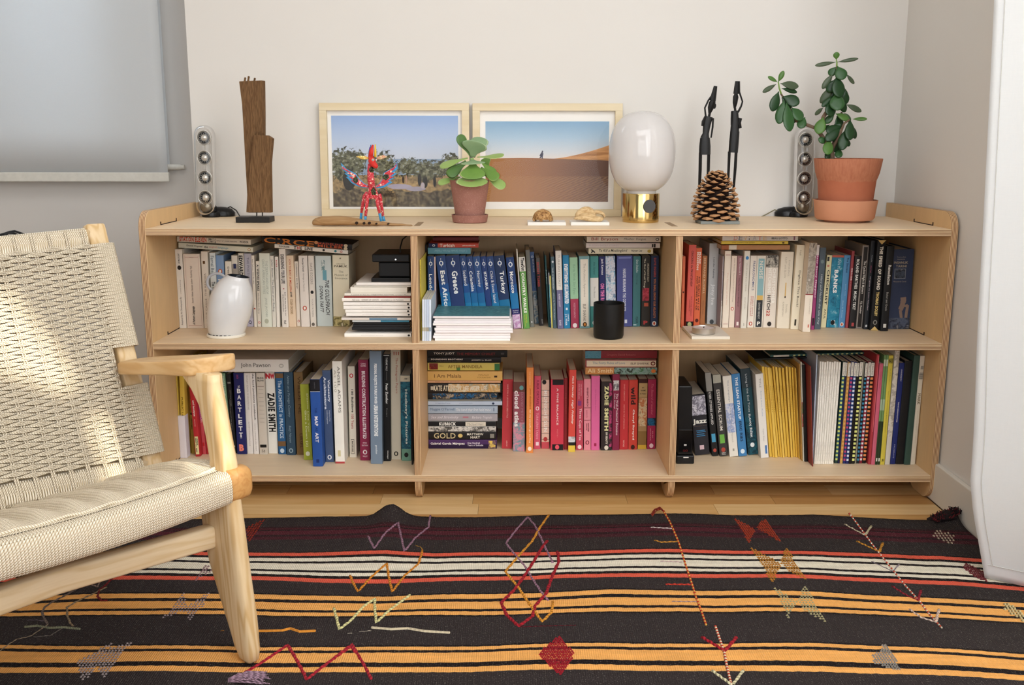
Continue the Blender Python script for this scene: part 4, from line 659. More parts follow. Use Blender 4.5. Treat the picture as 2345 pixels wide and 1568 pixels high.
# ---------- lower left bay
S(ZB, GD, [
 (1047, 405.6, 416.4, 397, 838, 'E0BC42', 'tall yellow hardback touching the left side of the lower left bay', [], dict(hard=True, D=.22)),
 (1046.4, 416.8, 428, 409, 838, 'DDB63C', 'tall yellow hardback with a lettered spine, second from the left side', [('t', 'PUBLIC LAB', '6A5410', .42, .66, .3, .66, .02)], dict(hard=True, D=.22)),
 (1038.7, 438.6, 447.6, 428, 880, 'A98A2A', 'mustard paperback with a black dot behind the chair leg', [('b', .62, 1, 'A0722E'), ('o', .58, K_), ('t', 'URBAN BIKES', '2A2410', .36, .52, .3, .6, .01), ('t', 'COL', 'D9C468', .66, .8, .4, .8, .02)]),
 (1045, 448, 459.6, 433, 880, 'C4262C', 'red paperback with a pale yellow label at its foot', [('t', 'and leontyne', 'F0E0DC', .56, .78, .25, .75, .04), ('t', 'PAULINE', 'E89A98', .42, .52, .35, .6, .01), ('b', .03, .28, 'EADFA8', .14, .82), ('t', 'URBAN', K_, .16, .26, .52, .74, .04), ('t', 'NATYS', K_, .14, .26, .24, .44, .04), ('b', .06, .12, K_, .3, .45)]),
 (1040, 463, 472.4, 445, 880, 'D0474F', 'pinkish red book behind the chair leg', [('b', .5, .75, 'B84A80'), ('t', 'TECTUEL', 'F0C8D0', .45, .66, .3, .66, .02), ('b', .12, .17, 'B9262C', .2, .8)], dict(hard=True)),
 (1040, 473, 496, 455, 880, 'B9232C', 'deep red hardback mostly behind the chair leg', [], dict(hard=True)),
 (1040, 497, 512, 474, 857, 'E7E0D2', 'cream book hidden behind the chair leg'),
 (1039, 512.6, 521.4, 494, 855, 'B8BE3A', 'thin yellow-green book just right of the top of the chair leg'),
 (1036.8, 522, 532, 503.6, 855, '86B08C', 'sage green book titled High Line', [('t', 'HIGH LINE', 'DCE8DC', .72, .97, .3, .68, .03), ('b', 0, .3, '5E8A4A')], dict(hard=True)),
 (1038, 532.6, 542.2, 518, 856, '17171A', 'black book with tiny white print between the green and navy books', [('b', .88, .9, '8A8A86', .1, .9), ('t', 'concrete design', 'B9B9B4', .6, .8, .55, .72, 0), ('t', 'concrete thoughts and new buildings', 'B9B9B4', .3, .68, .3, .45, 0), ('o', .09, 'D8D8D0')]),
 (1039.7, 543.4, 565.6, 534.2, 854, '1B2167', 'navy book with white stacked letters and a coral letter B', [('t', 'THE', 'E8E8F0', .82, .85, .4, .6, .01), ('t', 'summer show', 'B04A80', .93, .98, .3, .6, .0), ('t', '2015', 'E8E8F0', .2, .235, .4, .6, .02)]+[('h', c, 'F2F2F4', .755-.077*i, .81-.077*i, .3, .7, .03) for i, c in enumerate('BARTLETT')]+[('h', 'B', 'F08878', .04, .125, .25, .75, .06)]),
 (1038.7, 566.6, 580.8, 557.4, 854, 'E2DEDA', 'white paperback with grey lettering right of the navy book', [('t', 'BARTLETT SCHOOL OF ARCHITECTURE', 'A9A5A2', .55, .97, .4, .66, 0), ('t', 'SUMMER SHOW CATALOGUE', 'A9A5A2', .1, .4, .4, .6, 0)]),
 (1039.3, 581.6, 594, 571.4, 854, 'E8E4E0', 'white paperback titled food junctions cookbook', [('t', 'the food junctions cookbook', '2A2624', .42, .995, .35, .75, .02), ('t', 'inspiring cooking and urban recipes', '4A4644', .04, .38, .4, .58, 0)]),
 (1040.6, 595, 613.6, 586.2, 854, 'CFC6B8', 'beige paperback lettered Bldg Blog with a black wedge near the foot', [('h', 'BLDG', K_, .93, .95, .15, .9, .03), ('h', 'BLOG', K_, .9, .92, .15, .9, .03), ('b', .835, .84, '6A5448', .1, .9)]+[('b', .80-.05*i, .803-.05*i, '8A8278', .2, .8) for i in range(9)]+[('b', .09, .125, K_, .1, .9), ('h', 'Sd', '5A5248', .03, .065, .3, .7, 0)]),
 (1037.8, 614.6, 637, 606, 852, 'EEEAE2', 'white book with red zigzag letters above black condensed capitals', [('h', 'N', 'C8313C', .92, .985, 0, .5, .08), ('h', 'W', 'C8313C', .92, .985, .48, 1, .08), ('t', 'ZADIE SMITH', K_, .27, .75, .12, .9, .045)], dict(hard=True)),
 (1040, 638, 656, 630, 852, '235F96', 'blue book The Architect in Practice with brown bands', [('b', .93, .985, '7A5A3A'), ('b', .1, .16, '7A5A3A'), ('t', 'The ARCHITECT in PRACTICE', 'C9DCEC', .2, .9, .3, .76, .02), ('o', .045, 'C9DCEC')]),
 (1041.6, 657, 677.6, 649.2, 852, '2C4A62', 'slate blue hardback with faint handwriting left of the brown one', [('t', 'Notes on a Foreign Country', '8FA8B8', .46, .96, .3, .62, .0, .3), ('t', 'Suzy Hansen', '8FA8B8', .15, .36, .3, .62, .0, .3), ('o', .055, '9AB0BC', .5, '2C4A62')], dict(hard=True)),
 (1041, 680, 700.6, 672, 852, '7A5C34', 'tall brown gold hardback left of the lime green book', [('t', 'WILDE NE', '4A3418', .5, .95, .4, .75, .0), ('t', 'URSEL', '4A3418', .08, .26, .4, .72, 0)], dict(hard=True)),
 (1053, 696.2, 716, 686.8, 880, 'A3AC2C', 'lime green book Design Like You Give a Damn', [('t', 'Design Like You', 'DDE0A0', .38, .88, .66, .86, .04), ('t', 'Give a Damn [2]', 'E6E8B8', .18, .66, .32, .6, .02), ('o', .085, 'E6E8D0')]),
 (1067.7, 717.2, 740, 709, 869, '2150A6', 'bright blue book The Map as Art standing proud of the others', [('b', .865, 1, '14141A'), ('b', .86, .866, 'C9CDD8'), ('t', 'HARMON', '6A6A70', .9, .97, .42, .52, 0), ('t', 'THE', '17306E', .62, .68, .4, .62, .01), ('t', 'MAP', 'E8E6F0', .47, .58, .35, .68, .03), ('t', 'AS', '17306E', .41, .455, .4, .62, .01), ('t', 'ART', 'E8E6F0', .28, .395, .35, .68, .03), ('b', .045, .085, '17306E', .35, .65)], dict(D=.2)),
 (1057.8, 746.2, 765, 737, 848, '44587F', 'slate blue book Visionary Architecture', [('t', 'Visionary', 'E9EBF0', .66, .9, .55, .86, .05), ('t', 'Architecture', 'E9EBF0', .58, .93, .12, .42, .05), ('t', 'blueprints of the', 'C9D0DC', .45, .57, .6, .8, .01), ('t', 'modern imagination', 'C9D0DC', .42, .57, .3, .5, .01), ('o', .055, 'EFEFEF', .5, '44587F')]),
 (1060.7, 768.2, 790, 760.4, 827, 'F0ECE2', 'tall white hardback with widely spaced serif capitals and a red foot', [('t', 'ANSEL ADAMS', '5A5850', .5, .95, .5, .78, .0), ('t', 'At 100', 'B5B0A0', .7, .92, .15, .38, 0), ('b', .07, .13, 'D8CDA0', .3, .6), ('b', 0, .018, 'B9484A')], dict(hard=True, D=.24)),
 (1047, 801, 817, 796, 838.8, 'D9D0BD', 'cream paperback 100 Buildings 100 Years with a red disc', [('o', .90, 'C5262E', .5, 'F0E6E0'), ('t', '100 Buildings', '1C1A18', .5, .75, .34, .74, .03), ('t', '100 Years', 'B0504A', .32, .48, .34, .74, .01), ('b', .04, .2, '2A2826', .22, .72), ('b', .045, .195, 'D9D0BD', .26, .68), ('t', 'BATSFORD', K_, .06, .18, .36, .58, .04)]),
 (1054, 825.2, 848, 820, 824, '8E1F45', 'wine red book Building Construction Illustrated', [('h', 'CHING', 'E3C6CE', .955, .97, .25, .75, .02), ('h', 'ADAMS', 'E3C6CE', .935, .95, .22, .78, .02), ('t', 'BUILDING CONSTRUCTION ILLUSTRATED', 'E9DDE0', .22, .89, .32, .68, .035), ('h', 'FIFTH', 'E3C6CE', .17, .185, .3, .7, .02), ('h', 'EDITION', 'E3C6CE', .145, .16, .2, .8, .02), ('o', .085, 'E9DDE0', .5, '8E1F45'), ('h', 'WILEY', 'E3C6CE', .035, .05, .25, .75, .02)]),
 (1062, 849.2, 876, 845.8, 804, '71859C', 'thick blue-grey book Urban Interventions, tallest in its bay', [('t', 'PERSONAL PROJECTS IN PUBLIC SPACES', 'EDF0F2', .54, .89, .32, .62, .05), ('t', 'URBAN INTERVENTIONS', 'EDF0F2', .25, .53, .32, .68, .05), ('t', 'gestalten', 'DDE4EA', .09, .17, .38, .6, .01)], dict(hard=True, D=.24)),
 (1055.5, 877.4, 895, 875.2, 811, '0F0F11', 'black book with white serif lettering beside the blue-grey one', [('b', .985, .992, 'D8D8D4', .1, .9), ('t', 'THERME VALS', 'C9C9C4', .85, .97, .4, .66, .02), ('b', .76, .84, '8A8A86', .49, .52), ('t', 'Peter Zumthor', 'E8E8E2', .54, .73, .35, .7, .03), ('t', 'Essays', '8A8A86', .42, .5, .4, .6, 0), ('t', 'Scheidegger', 'D8D8D4', .02, .1, .5, .7, .02)]),
 (1052, 896.2, 918.4, 891.2, 801.5, 'CDC3AC', 'tall cream book The Pentagram Papers', [('h', '|||', 'A8503E', .955, .985, .3, .85, .02), ('t', 'The Pentagram Papers', 'A8503E', .61, .93, .45, .72, .0), ('o', .055, K_, .5, 'CDC3AC')], dict(hard=True)),
 (1054.5, 919.8, 942, 916.4, 859.8, '1D5870', "teal book with a wavy water pattern and a cream top", [('b', .93, 1, 'D8CDB4'), ('t', 'Hockney', K_, .955, .97, .3, .85, .02), ('p', 0, .93, 'hp', ['1A4A66', '2C7486', '164056', '3E8A96']), ('t', "Hockney's Pictures", 'E0E6DC', .2, .84, .38, .72, .03), ('b', 0, .14, '6E9A86'), ('o', .07, K_)]),
 (1064, 942.4, 945.4, 940.6, 845, '171316', 'thin black strip of a book squeezed against the divider'),
])
wb = stand(ZB, 1048.5, 411.2, 429, 405.2, 952.6, 'E0DCE6', 'white box standing in front of the two yellow hardbacks', [], D=.03, group=None, chk_=False, name='white_box', cat='box', pg='DAD6E4')
Yp = float(onz(600, 1038, ZB)[1])
lie(Yp-.03, 470, 663, 822.5, 851.2, 'DFDCD6', 'big white hardback titled with a plain sans name, lying behind the armrest', [('t', 'John Pawson', '3A3836', .215, .57, .3, .72, .0), ('o', .085, 'B9B6B0', .5, 'DFDCD6')], group=GD, D=.25, hard=True)
# ---------- lower middle bay
Ys = float(onz(1055, 1027, ZB)[1])
def pile(rows, Y, g):
    for r in rows:
        xl, xr, yt, yb, col, label = r[:6]; lie(Y+(r[7] if len(r) > 7 else 0), xl, xr, yt, yb, col, label, r[6], group=g, D=.13)
pile([
 (979, 1138, 1006.4, 1026.8, '4A2460', 'purple paperback One Hundred Years of Solitude at the bottom of the stack', [('b', 0, 1, '261238', 0, .5), ('t', 'Gabriel García Márquez', 'F0ECE6', .47, .97, .38, .72, .03), ('t', 'One Hundred', 'E6DEE6', .25, .43, .56, .76, .02), ('t', 'Years of Solitude', 'E6DEE6', .2, .43, .3, .5, .02), ('p', .02, .12, 'mq', ['E0B93A', 'F0D060', '4A2460', 'E0B93A'], .05, .9)]),
 (979, 1136.6, 988.4, 1005.6, '181415', 'black paperback titled Gold with a moon disc, second from the bottom', [('t', 'GOLD', 'D9C79A', .60, .92, .12, .86, .01), ('o', .53, 'D9BE78'), ('t', 'MATTHEW', 'E6E0D2', .19, .43, .55, .85, .02), ('t', 'HART', 'E6E0D2', .24, .38, .12, .45, .02), ('b', .03, .09, '8A867E', .2, .75)]),
 (979, 1136, 964.4, 987.6, 'D8D4CC', 'black and white paperback with a strip of ragged photographs', [('b', 0, 1, '17161A', .52, 1), ('t', 'KUBRICK', 'F0EEE8', .59, .84, .6, .92, .04), ('b', .15, .45, 'E4DCCB', .55, .95), ('t', 'Michael Herr', '9A928A', .18, .42, .62, .86, 0), ('p', 0, 1, 'kb', ['121212', 'E8E4DE', '2A2A28', 'B9B4AC'], 0, .5)]),
 (978, 1139.6, 947.4, 963.6, 'A9A5AC', 'lilac-grey paperback with white script and small pink lips', [('t', 'Sex and Stravinsky', 'EEEAEE', .56, .96, .25, .75, .0, .35), ('b', .42, .5, 'C07A8A', .45, .65), ('t', 'Barbara Trapido', 'EEEAEE', .08, .37, .25, .72, .0, .35)]),
 (978, 1140, 929.4, 946.2, 'A9BACF', 'pale blue paperback with white script above the lilac-grey one', [('t', "Maggie O'Farrell", '5F7290', .62, .97, .3, .78, .0), ('t', 'The hand that first held mine', 'F0F2F6', .1, .6, .3, .75, .0, .35), ('b', .05, .06, '4A5A7A', .3, .8)]),
 (975.4, 1150, 918.6, 927.6, 'BFD0E6', 'thin sky blue paperback A Separate Peace sticking out right', [('t', 'A Separate Peace', '5A7098', .7, .9, .35, .7, 0), ('t', 'JOHN KNOWLES', '7A8CA8', .4, .58, .38, .66, 0), ('o', .12, '2A3A5A')]),
 (977, 1147, 914, 918, '8A8578', 'very thin grey booklet directly under the strip of faces', [], .004),
 (977, 1141, 899.4, 913.6, '171416', 'paperback with a row of small tinted portrait photos', [('p', .02, .93, 'fc', ['0E0E12', '2E6EA0', '12181E', 'B9A890', '1B4C80'], .08, .95)]),
 (976, 1149, 877.8, 898.9, '2A211C', 'dark paperback fading to cream with tall cream capitals', [('p', .02, .72, 'ka', ['C9BFA6', 'E9DFC0', 'D9A860', 'A8A890', 'F0E6CC'], .06, .97), ('t', 'KATE ATKINSON', 'EADFC4', .55, .92, .2, .82, .04), ('t', 'LIFE AFTER LIFE', 'F0E9D8', .2, .52, .25, .75, .02), ('b', .9, .96, 'CFC4B0', .3, .7)]),
 (977, 1146.6, 871.4, 876.6, 'E0A878', 'thin peach booklet under the amber hardback', [('t', 'TRANSITION BEYOND NUCLEAR', '8A4A2A', .4, .9, .3, .7, .01)]),
 (976.7, 1151, 849.9, 871, 'E6B45C', 'thick amber hardback lying above the thin peach booklet', [('t', 'I Am Malala', '6B4420', .55, .91, .32, .7, .0), ('t', 'MALALA', 'A87A3A', .18, .32, .55, .7, 0), ('t', 'YOUSAFZAI', 'A87A3A', .16, .34, .28, .42, 0), ('b', .07, .11, '3A2410', .35, .55)]),
 (980, 1144.3, 830.4, 847.6, 'D9C75A', 'yellow paperback with a dark red figure and green hills', [('p', .86, .98, 'am', ['D9C75A', '6B1F1F', '8A2A22', 'D9C75A'], .1, .95), ('b', .0, .07, '3E7A48', .0, .9), ('t', 'AFTER MANDELA', '8A6A2A', .24, .72, .3, .72, .01), ('t', 'Alec', '9A7A3A', .78, .84, .5, .7, 0), ('b', .55, .6, '5A8A48', 0, .4)]),
 (975.4, 1147.6, 817.9, 830, '121013', 'black paperback Founding Brothers second from the top of the stack', [('t', 'FOUNDING BROTHERS', 'E6E2DC', .52, .95, .5, .78, .04), ('t', 'JOSEPH J. ELLIS', 'D0CCC4', .13, .4, .35, .62, .03), ('t', 'The Revolutionary Generation', '8A8064', .54, .88, .12, .3, 0)]),
 (974, 1162, 802.6, 817.4, '0F0D0F', 'black paperback The Memory Chalet on top of the stack', [('t', 'TONY JUDT', 'E6E2DC', .66, .92, .34, .74, .01), ('t', 'THE MEMORY CHALET', '8A2A2A', .15, .63, .34, .7, .0), ('b', .04, .08, '4A4648', .4, .7)]),
], Ys, GE)
S(ZB, GE, [
 (1027, 1149, 1172.2, 1151.6, 869, 'C9343C', 'red paperback first to the right of the tall stack', [('t', 'HAVE YOU A LAUGHING BIRD STYLE', 'E8A8A0', .45, .93, .42, .56, .02), ('t', 'ARROW', 'E8A8A0', .03, .12, .42, .56, .03)]),
 (1033, 1174.8, 1201.6, 1175.4, 875, '9A4A5A', 'paperback Cloud Atlas with pink and teal clouds and fat white letters', [('p', 0, .42, 'ca', ['D0608A', '5A98A0', 'E08AA0', '78A8A8']), ('b', .86, 1, '6A4038'), ('t', 'cloud atlas', 'F0ECEC', .36, .88, .1, .5, .05), ('t', 'DAVID MITCHELL', 'B0808A', .3, .86, .66, .86, .0), ('o', .92, '6AA0A0', .7)]),
 (1036.8, 1205, 1220.8, 1206, 841.7, 'EE8A3C', 'tall orange paperback let my people go surfing', [('t', 'introduction', 'F6C89A', .8, .95, .4, .6, 0), ('t', 'yvon chouinard', 'B85A20', .52, .76, .38, .7, .02), ('t', 'let my people go surfing', 'F8E0C4', .12, .51, .38, .66, .02), ('o', .05, 'F8E8D8')]),
 (1028, 1222.2, 1237.4, 1223.6, 860.8, 'DB4F6A', 'pink paperback with a white crescent halfway up', [('t', 'ILBER ORTAYLI', '7A1A3A', .6, .94, .35, .72, .01), ('o', .56, 'F6E0E6', .5, 'DB4F6A'), ('t', 'TURKLERIN TARIHI', 'F0B0BC', .14, .5, .3, .66, .01), ('b', .05, .1, 'F6E0E6', .3, .75)]),
 (1027, 1239.9, 1258, 1239.9, 870, 'E3BFA8', 'birch-bark patterned paperback Midnight Sun with thin black lines', [('b', 0, .1, 'C8505A')]+[('b', .13+.09*i, .134+.09*i, '2A2220', .02, .98) for i in range(9)]+[('o', .97, K_, .35), ('t', 'MIDNIGHT SUN', 'F8EFE6', .25, .85, .3, .75, .02), ('o', .14, 'B03A3A')]),
 (1030.6, 1260.8, 1290.8, 1261.6, 869, 'D9344A', 'thick red book A Fine Balance with black ends', [('b', .925, 1, '191416', .12, .97), ('b', 0, .085, '191416', .12, .97), ('t', 'A FINE BALANCE', 'F4D8D8', .36, .88, .44, .58, .03), ('t', 'MISTRY', 'E88A90', .18, .3, .46, .56, 0), ('o', .045, 'E8586A')]),
 (1029, 1291.6, 1299.6, 1292.2, 866, '9E2A2C', 'thin dark red book right of A Fine Balance', [('t', 'THE SCARLET', 'C86A60', .5, .8, .4, .6, 0)]),
 (1034.5, 1301, 1317, 1303.8, 847, 'E2463A', 'tall red paperback High Fidelity with a yellow foot', [('t', 'Nick Hornby', 'F8ECE6', .66, .93, .35, .68, .02, .3), ('t', 'High Fidelity', 'F8ECE6', .34, .64, .35, .68, .02, .3), ('p', .12, .19, 'nh', ['3A6A98', 'D8DCE0', '1A1A1A']), ('b', .08, .12, K_), ('b', 0, .08, 'E6C64A')]),
 (1030, 1319, 1335.2, 1320.4, 871, 'C94258', 'crimson-pink paperback Three Cups of Tea', [('t', 'GREG MORTENSON', 'F0BCC4', .78, .95, .58, .72, .01), ('t', 'DAVID RELIN', 'F0BCC4', .74, .95, .28, .42, .01), ('b', .64, .71, '8A3A80', .2, .7), ('t', 'Three Cups of Tea', 'F6DCE0', .14, .6, .32, .74, .01), ('o', .045, 'F6DCE0')]),
 (1030.5, 1337, 1352.8, 1337.2, 868, 'E98A98', 'light pink paperback with three lettered panels', [('t', "REGENT'S MARCH", '7A2A3A', .62, .88, .4, .66, .04), ('b', .595, .603, '8A3A4A', .04, .96), ('t', 'adventures in the', 'C05A70', .46, .57, .3, .6, 0), ('b', .42, .428, '8A3A4A', .04, .96), ('t', 'WINTER', '7A2A3A', .26, .39, .56, .74, .04), ('t', 'SNOW', '7A2A3A', .28, .38, .3, .48, .04), ('o', .11, '8A3A4A', .5, 'E98A98')]),
 (1030.5, 1353.4, 1373, 1354.2, 861, 'E5619E', 'plain hot pink paperback', [('t', 'Brian Cooper Human Shows', 'A83A70', .54, .82, .44, .56, 0), ('b', .055, .095, 'A0204A', .35, .62)]),
 (1031, 1376, 1400.6, 1377, 874, '2E2424', 'dark brown paperback with cream letters and pink flowers', [('t', 'ZADIE', 'E6E2A8', .66, .94, .3, .68, .05), ('t', 'SMITH', 'E6E2A8', .29, .62, .3, .68, .05), ('t', 'ON BEAUTY', 'E6E0D0', .09, .27, .42, .62, .04), ('p', .05, .98, 'zs', ['2E2424', '2E2424', 'C84A80', '2E2424'], .76, 1), ('o', .04, 'E6E0D0')]),
 (1030.5, 1401.8, 1418, 1402.9, 857, '8E1F45', 'wine red paperback The Well-Protected Domains with a photo near its top', [('p', .79, .92, 'wp', ['D8D8DC', '3A3A44', 'E8E8E8', '5A5A66'], .1, .9), ('t', 'The Well-Protected Domains', 'EBD8DE', .2, .75, .5, .8, .01), ('t', 'Selim Deringil', 'EBD8DE', .55, .75, .18, .4, .01)]),
 (1029, 1418.4, 1438, 1420.2, 870, 'CC2B30', 'red paperback Death in the Afternoon left of the book Wild', [('t', 'ERNEST HEMINGWAY', 'EC9A92', .7, .94, .42, .56, .01), ('t', 'DEATH IN THE AFTERNOON', 'EC9A92', .3, .65, .42, .56, .01), ('t', 'VINTAGE', 'F0B8B0', .04, .14, .4, .56, .02)]),
 (1029, 1438.8, 1459, 1440.4, 870, 'D23B2B', 'orange-red paperback Wild with bold black title', [('t', 'wild', '3A1712', .65, .9, .22, .78, .045), ('t', 'Cheryl Strayed', 'F4E2DA', .14, .58, .4, .66, .04), ('o', .035, '3A1712')]),
 (1028, 1460.2, 1480, 1463.2, 868, 'A98452', 'brown paperback My Name Is Red with a painted figure', [('b', .945, 1, '3A1414'), ('b', .75, .94, 'B89A6A'), ('h', 'MY', '3A2A18', .87, .89, .4, .62, .02), ('h', 'NAME', '3A2A18', .83, .85, .22, .8, .02), ('h', 'IS RED', '3A2A18', .785, .805, .15, .85, .02), ('p', .33, .73, 'mn', ['7A3A22', 'D8C8A0', 'B8642E', 'E3D4B0']), ('b', .0, .06, 'D0A83A'), ('b', .06, .26, '8A6A3A')]),
 (1028, 1481.8, 1500.6, 1484, 869, 'A81F4C', 'crimson-magenta paperback with a blue picture band, last before the divider', [('t', 'The Bastard of Istanbul', 'D8708A', .5, .94, .4, .66, .0, .3), ('p', .34, .45, 'es', ['14223A', '1E6A98', '1A1A22', '0E3A5A']), ('t', 'ELIF', 'E8A0B0', .16, .26, .58, .7, .0), ('t', 'SHAFAK', 'E8A0B0', .12, .3, .3, .42, .0), ('o', .05, 'F0D0D8')]),
])
pile([
 (1340.5, 1504, 841, 857, 'D08A44', 'orange and green paperback lying lowest of three above the red books', [('p', 0, .6, 'as', ['1E5A2E', '2A2A20', '8FB0A8', '24682E', 'D8DCD4']), ('t', 'Ali Smith', 'F6DCA8', .62, .97, .25, .85, .02), ('o', .05, 'E0803A')]),
 (1340.5, 1502, 822.8, 840.5, 'E6D9BC', 'cream paperback The Forty Rules of Love lying in the middle of three', [('b', 0, 1, '8E2430', .88, 1), ('b', 0, 1, '8E2430', 0, .08), ('b', .985, 1, '8E2430'), ('t', 'The Forty Rules of Love', '8FA0A8', .44, .9, .32, .72, .01), ('t', 'ELIF SHAFAK', '6A5A4A', .1, .36, .36, .62, .01), ('o', .045, '7A2A2A', .5, 'E6D9BC')]),
 (1340, 1504, 803, 820.4, '8E2430', 'dark red paperback with a blue left corner, lying under the middle shelf', [('p', .78, 1, 'sh', ['3A7A9A', '5A98B0', '2E6A88']), ('t', 'Gregory David Roberts', 'C06A6A', .3, .7, .3, .62, .0)]),
], .24, GE)
# ---------- lower right bay
S(ZB, GF, [
 (1042.5, 1592, 1625.4, 1580.6, 905, '25232A', 'thick black book titled Jazz with a portrait photograph', [('p', .66, .98, 'jz', ['1C1A22', 'D8D4E0', '5A5666', 'F0ECF4', '2A2834'], .0, 1), ('h', 'Jazz', 'F0ECE0', .50, .60, .02, .98, .04), ('h', 'A Complete Story', '8A6A5A', .475, .488, .05, .95, 0), ('b', .40, .41, '3E86B8', .2, .8), ('b', .375, .385, '3E86B8', .25, .85), ('b', .34, .35, '3E86B8', .2, .75), ('b', .31, .32, '3E86B8', .2, .8), ('b', .09, .16, 'D8B9C0', .35, .65)], dict(D=.16)),
 (1044.5, 1631, 1645, 1614, 854, '141416', 'black paperback User Stories Applied with a grey top and blue label', [('b', .78, 1, '8F8C86'), ('t', 'USER STORIES APPLIED', 'D0CCC8', .38, .77, .3, .68, .02), ('b', .17, .27, '4A9ABF', .15, .8), ('o', .07, 'B0483A')]),
 (1045, 1648.4, 1667, 1631.4, 859, '383634', 'dark grey book titled Essential Scrum with a green label', [('b', .9, 1, 'A9A698', .0, 1), ('t', 'ESSENTIAL SCRUM', 'DDD8CE', .32, .82, .3, .68, .02), ('b', .16, .27, '6FB04A', .18, .78), ('o', .08, 'B0483A'), ('h', 'Addison', 'D8D4CC', .035, .05, .25, .75, .03), ('h', 'Wesley', 'D8D4CC', .015, .03, .25, .75, .03)]),
 (1046, 1671, 1691, 1654.4, 861.7, 'E2DDD2', 'white book The Language of New Media with blue clouds', [('p', .3, .66, 'nm', ['E2DDD2', '8A9CC8', 'D8DAE4', 'A8B4D4']), ('t', 'The Language of New Media', '8F95A0', .38, .95, .42, .62, .0), ('t', 'Manovich', 'B5B2A8', .18, .3, .42, .6, 0), ('b', .07, .1, 'A8A498', .4, .6)]),
 (1045, 1691.8, 1711, 1674.7, 857, '3A80BC', 'blue book The Lean Startup with white capitals', [('t', 'THE LEAN STARTUP', 'EEF4F8', .45, .96, .36, .68, .035), ('t', 'ERIC RIES', '16243A', .18, .43, .36, .68, .02), ('o', .06, 'DCEAF4')]),
 (1041.6, 1713.4, 1736.4, 1694.8, 845.5, '1C4650', 'dark teal book Living in the End Times', [('p', 0, .45, 'lz', ['123440', '1C5866', '0E2A36', '2A6A78']), ('b', .78, 1, '2C3A40'), ('t', 'Living in the End Times', 'C9D0D0', .5, .94, .36, .62, .0), ('t', 'SLAVOJ ŽIŽEK', 'E6EAEA', .2, .48, .34, .64, .03), ('o', .115, 'E8ECEC')]),
 (1049, 1742.6, 1760.6, 1729.4, 857, 'E6E2DA', 'white hardback just left of the yellow magazines', [('t', 'TITLE', 'B0ACA4', .84, .95, .4, .62, .02), ('t', 'Rising from Ruins', '8FA8C8', .5, .8, .45, .62, 0), ('t', 'Kaplan Shape', 'B0ACA4', .2, .35, .42, .6, 0), ('b', .05, .15, '4A7AB8', .6, .85)], dict(hard=True)),
])
rt = ZB
# yellow-spined magazines
YW = 'yellow-spined magazines in the lower right bay'
ws = [7, 6.4, 7.2, 5.6, 5.4, 6.2, 6.8, 6.6, 5.4, 6, 5, 5.8]; x = 1762.4; xt = 1738.
for i, w_ in enumerate(ws):
    gap = 1.5 if i == 7 else .25
    stand(ZB, 1046+(i % 3)*.8+(3 if i > 10 else 0), x, x+w_*.86, xt, 839.5+(i % 4)*1.2, ('E6B93C', 'E2B236', 'EBC04A')[i % 3], 'yellow-spined magazine '+('touching the white hardback', 'second right of the white hardback', 'third right of the white hardback', 'fourth right of the white hardback', 'just left of the middle of its row', 'in the middle of its row', 'just right of the middle of its row', 'beside the dark gap in its row', 'right after the dark gap in its row', 'fourth from the right end of its row', 'before the last pair of its row', 'at the right end of its row')[i], [('t', 'GEOGRAPHY', 'B8892A', .5, .8, .3, .7, 0)], group=YW, D=.17, name='magazine', cat='magazine')
    x += (w_+gap)*.90; xt += (w_+gap)*1.12
S(ZB, GF, [
 (1055, 1828.6, 1834.6, 1822.4, 833, 'B98A3E', 'thin ochre brown book right of the yellow magazines', [], dict(D=.2)),
 (1056, 1835.2, 1841.8, 1829.4, 829, 'CFC8B4', 'thin pale book with coloured map patches on its spine', [('p', .35, .6, 'mp', ['CFC8B4', 'B04A4A', '5A7A4A', '3A5A8A'])], dict(D=.2)),
 (1057, 1842.2, 1850, 1836, 836, '15130F', 'thin black book left of the dark red one', [], dict(D=.18)),
 (1068, 1851, 1858.6, 1845.6, 839, '8A2A28', 'dark red book standing forward beside the white magazines', [], dict(D=.22, hard=True)),
 (1060, 1859, 1862, 1869.6, 812, 'B9C2D2', 'tall thin blue-white magazine leaning behind the dark red book', [], dict(D=.17)),
])
# white magazines and the chequered ones
x = 1862.6; xt = 1876.
nm = ('first', 'second', 'third', 'fourth', 'fifth', 'sixth', 'seventh', 'eighth', 'ninth')
ww = [5.6, 4.6, 5.2, 4.4, 5.4, 5, 4.6, 5.2, 5.2]
for i, w_ in enumerate(ww):
    stand(ZB, 1062.5, x, x+w_, xt, 827.5+(i % 3), 'F1EBDD', nm[i]+' plain white magazine right of the dark red book', [('t', 'design words thinking on architecture monthly', '6A6660', .3+.05*(i % 3), .93, .4, .62, .0), ('t', 'modern design words', '6A6660', .03, .22, .4, .62, 0)], group='plain white magazines', D=.19, name='magazine', cat='magazine')
    x += w_+.05; xt += w_*1.12
def chk(n, c1, c2, off=0, w_=(0., 1.)):
    """a row of squares down the spine"""
    return [('b', .03+.84*k/n, .03+.84*(k+(.55))/n, c1, *w_) for k in range(n)]+([('b', .03+.84*(k+.55)/n, .03+.84*(k+1)/n, c2, *w_) for k in range(n)] if c2 else [])
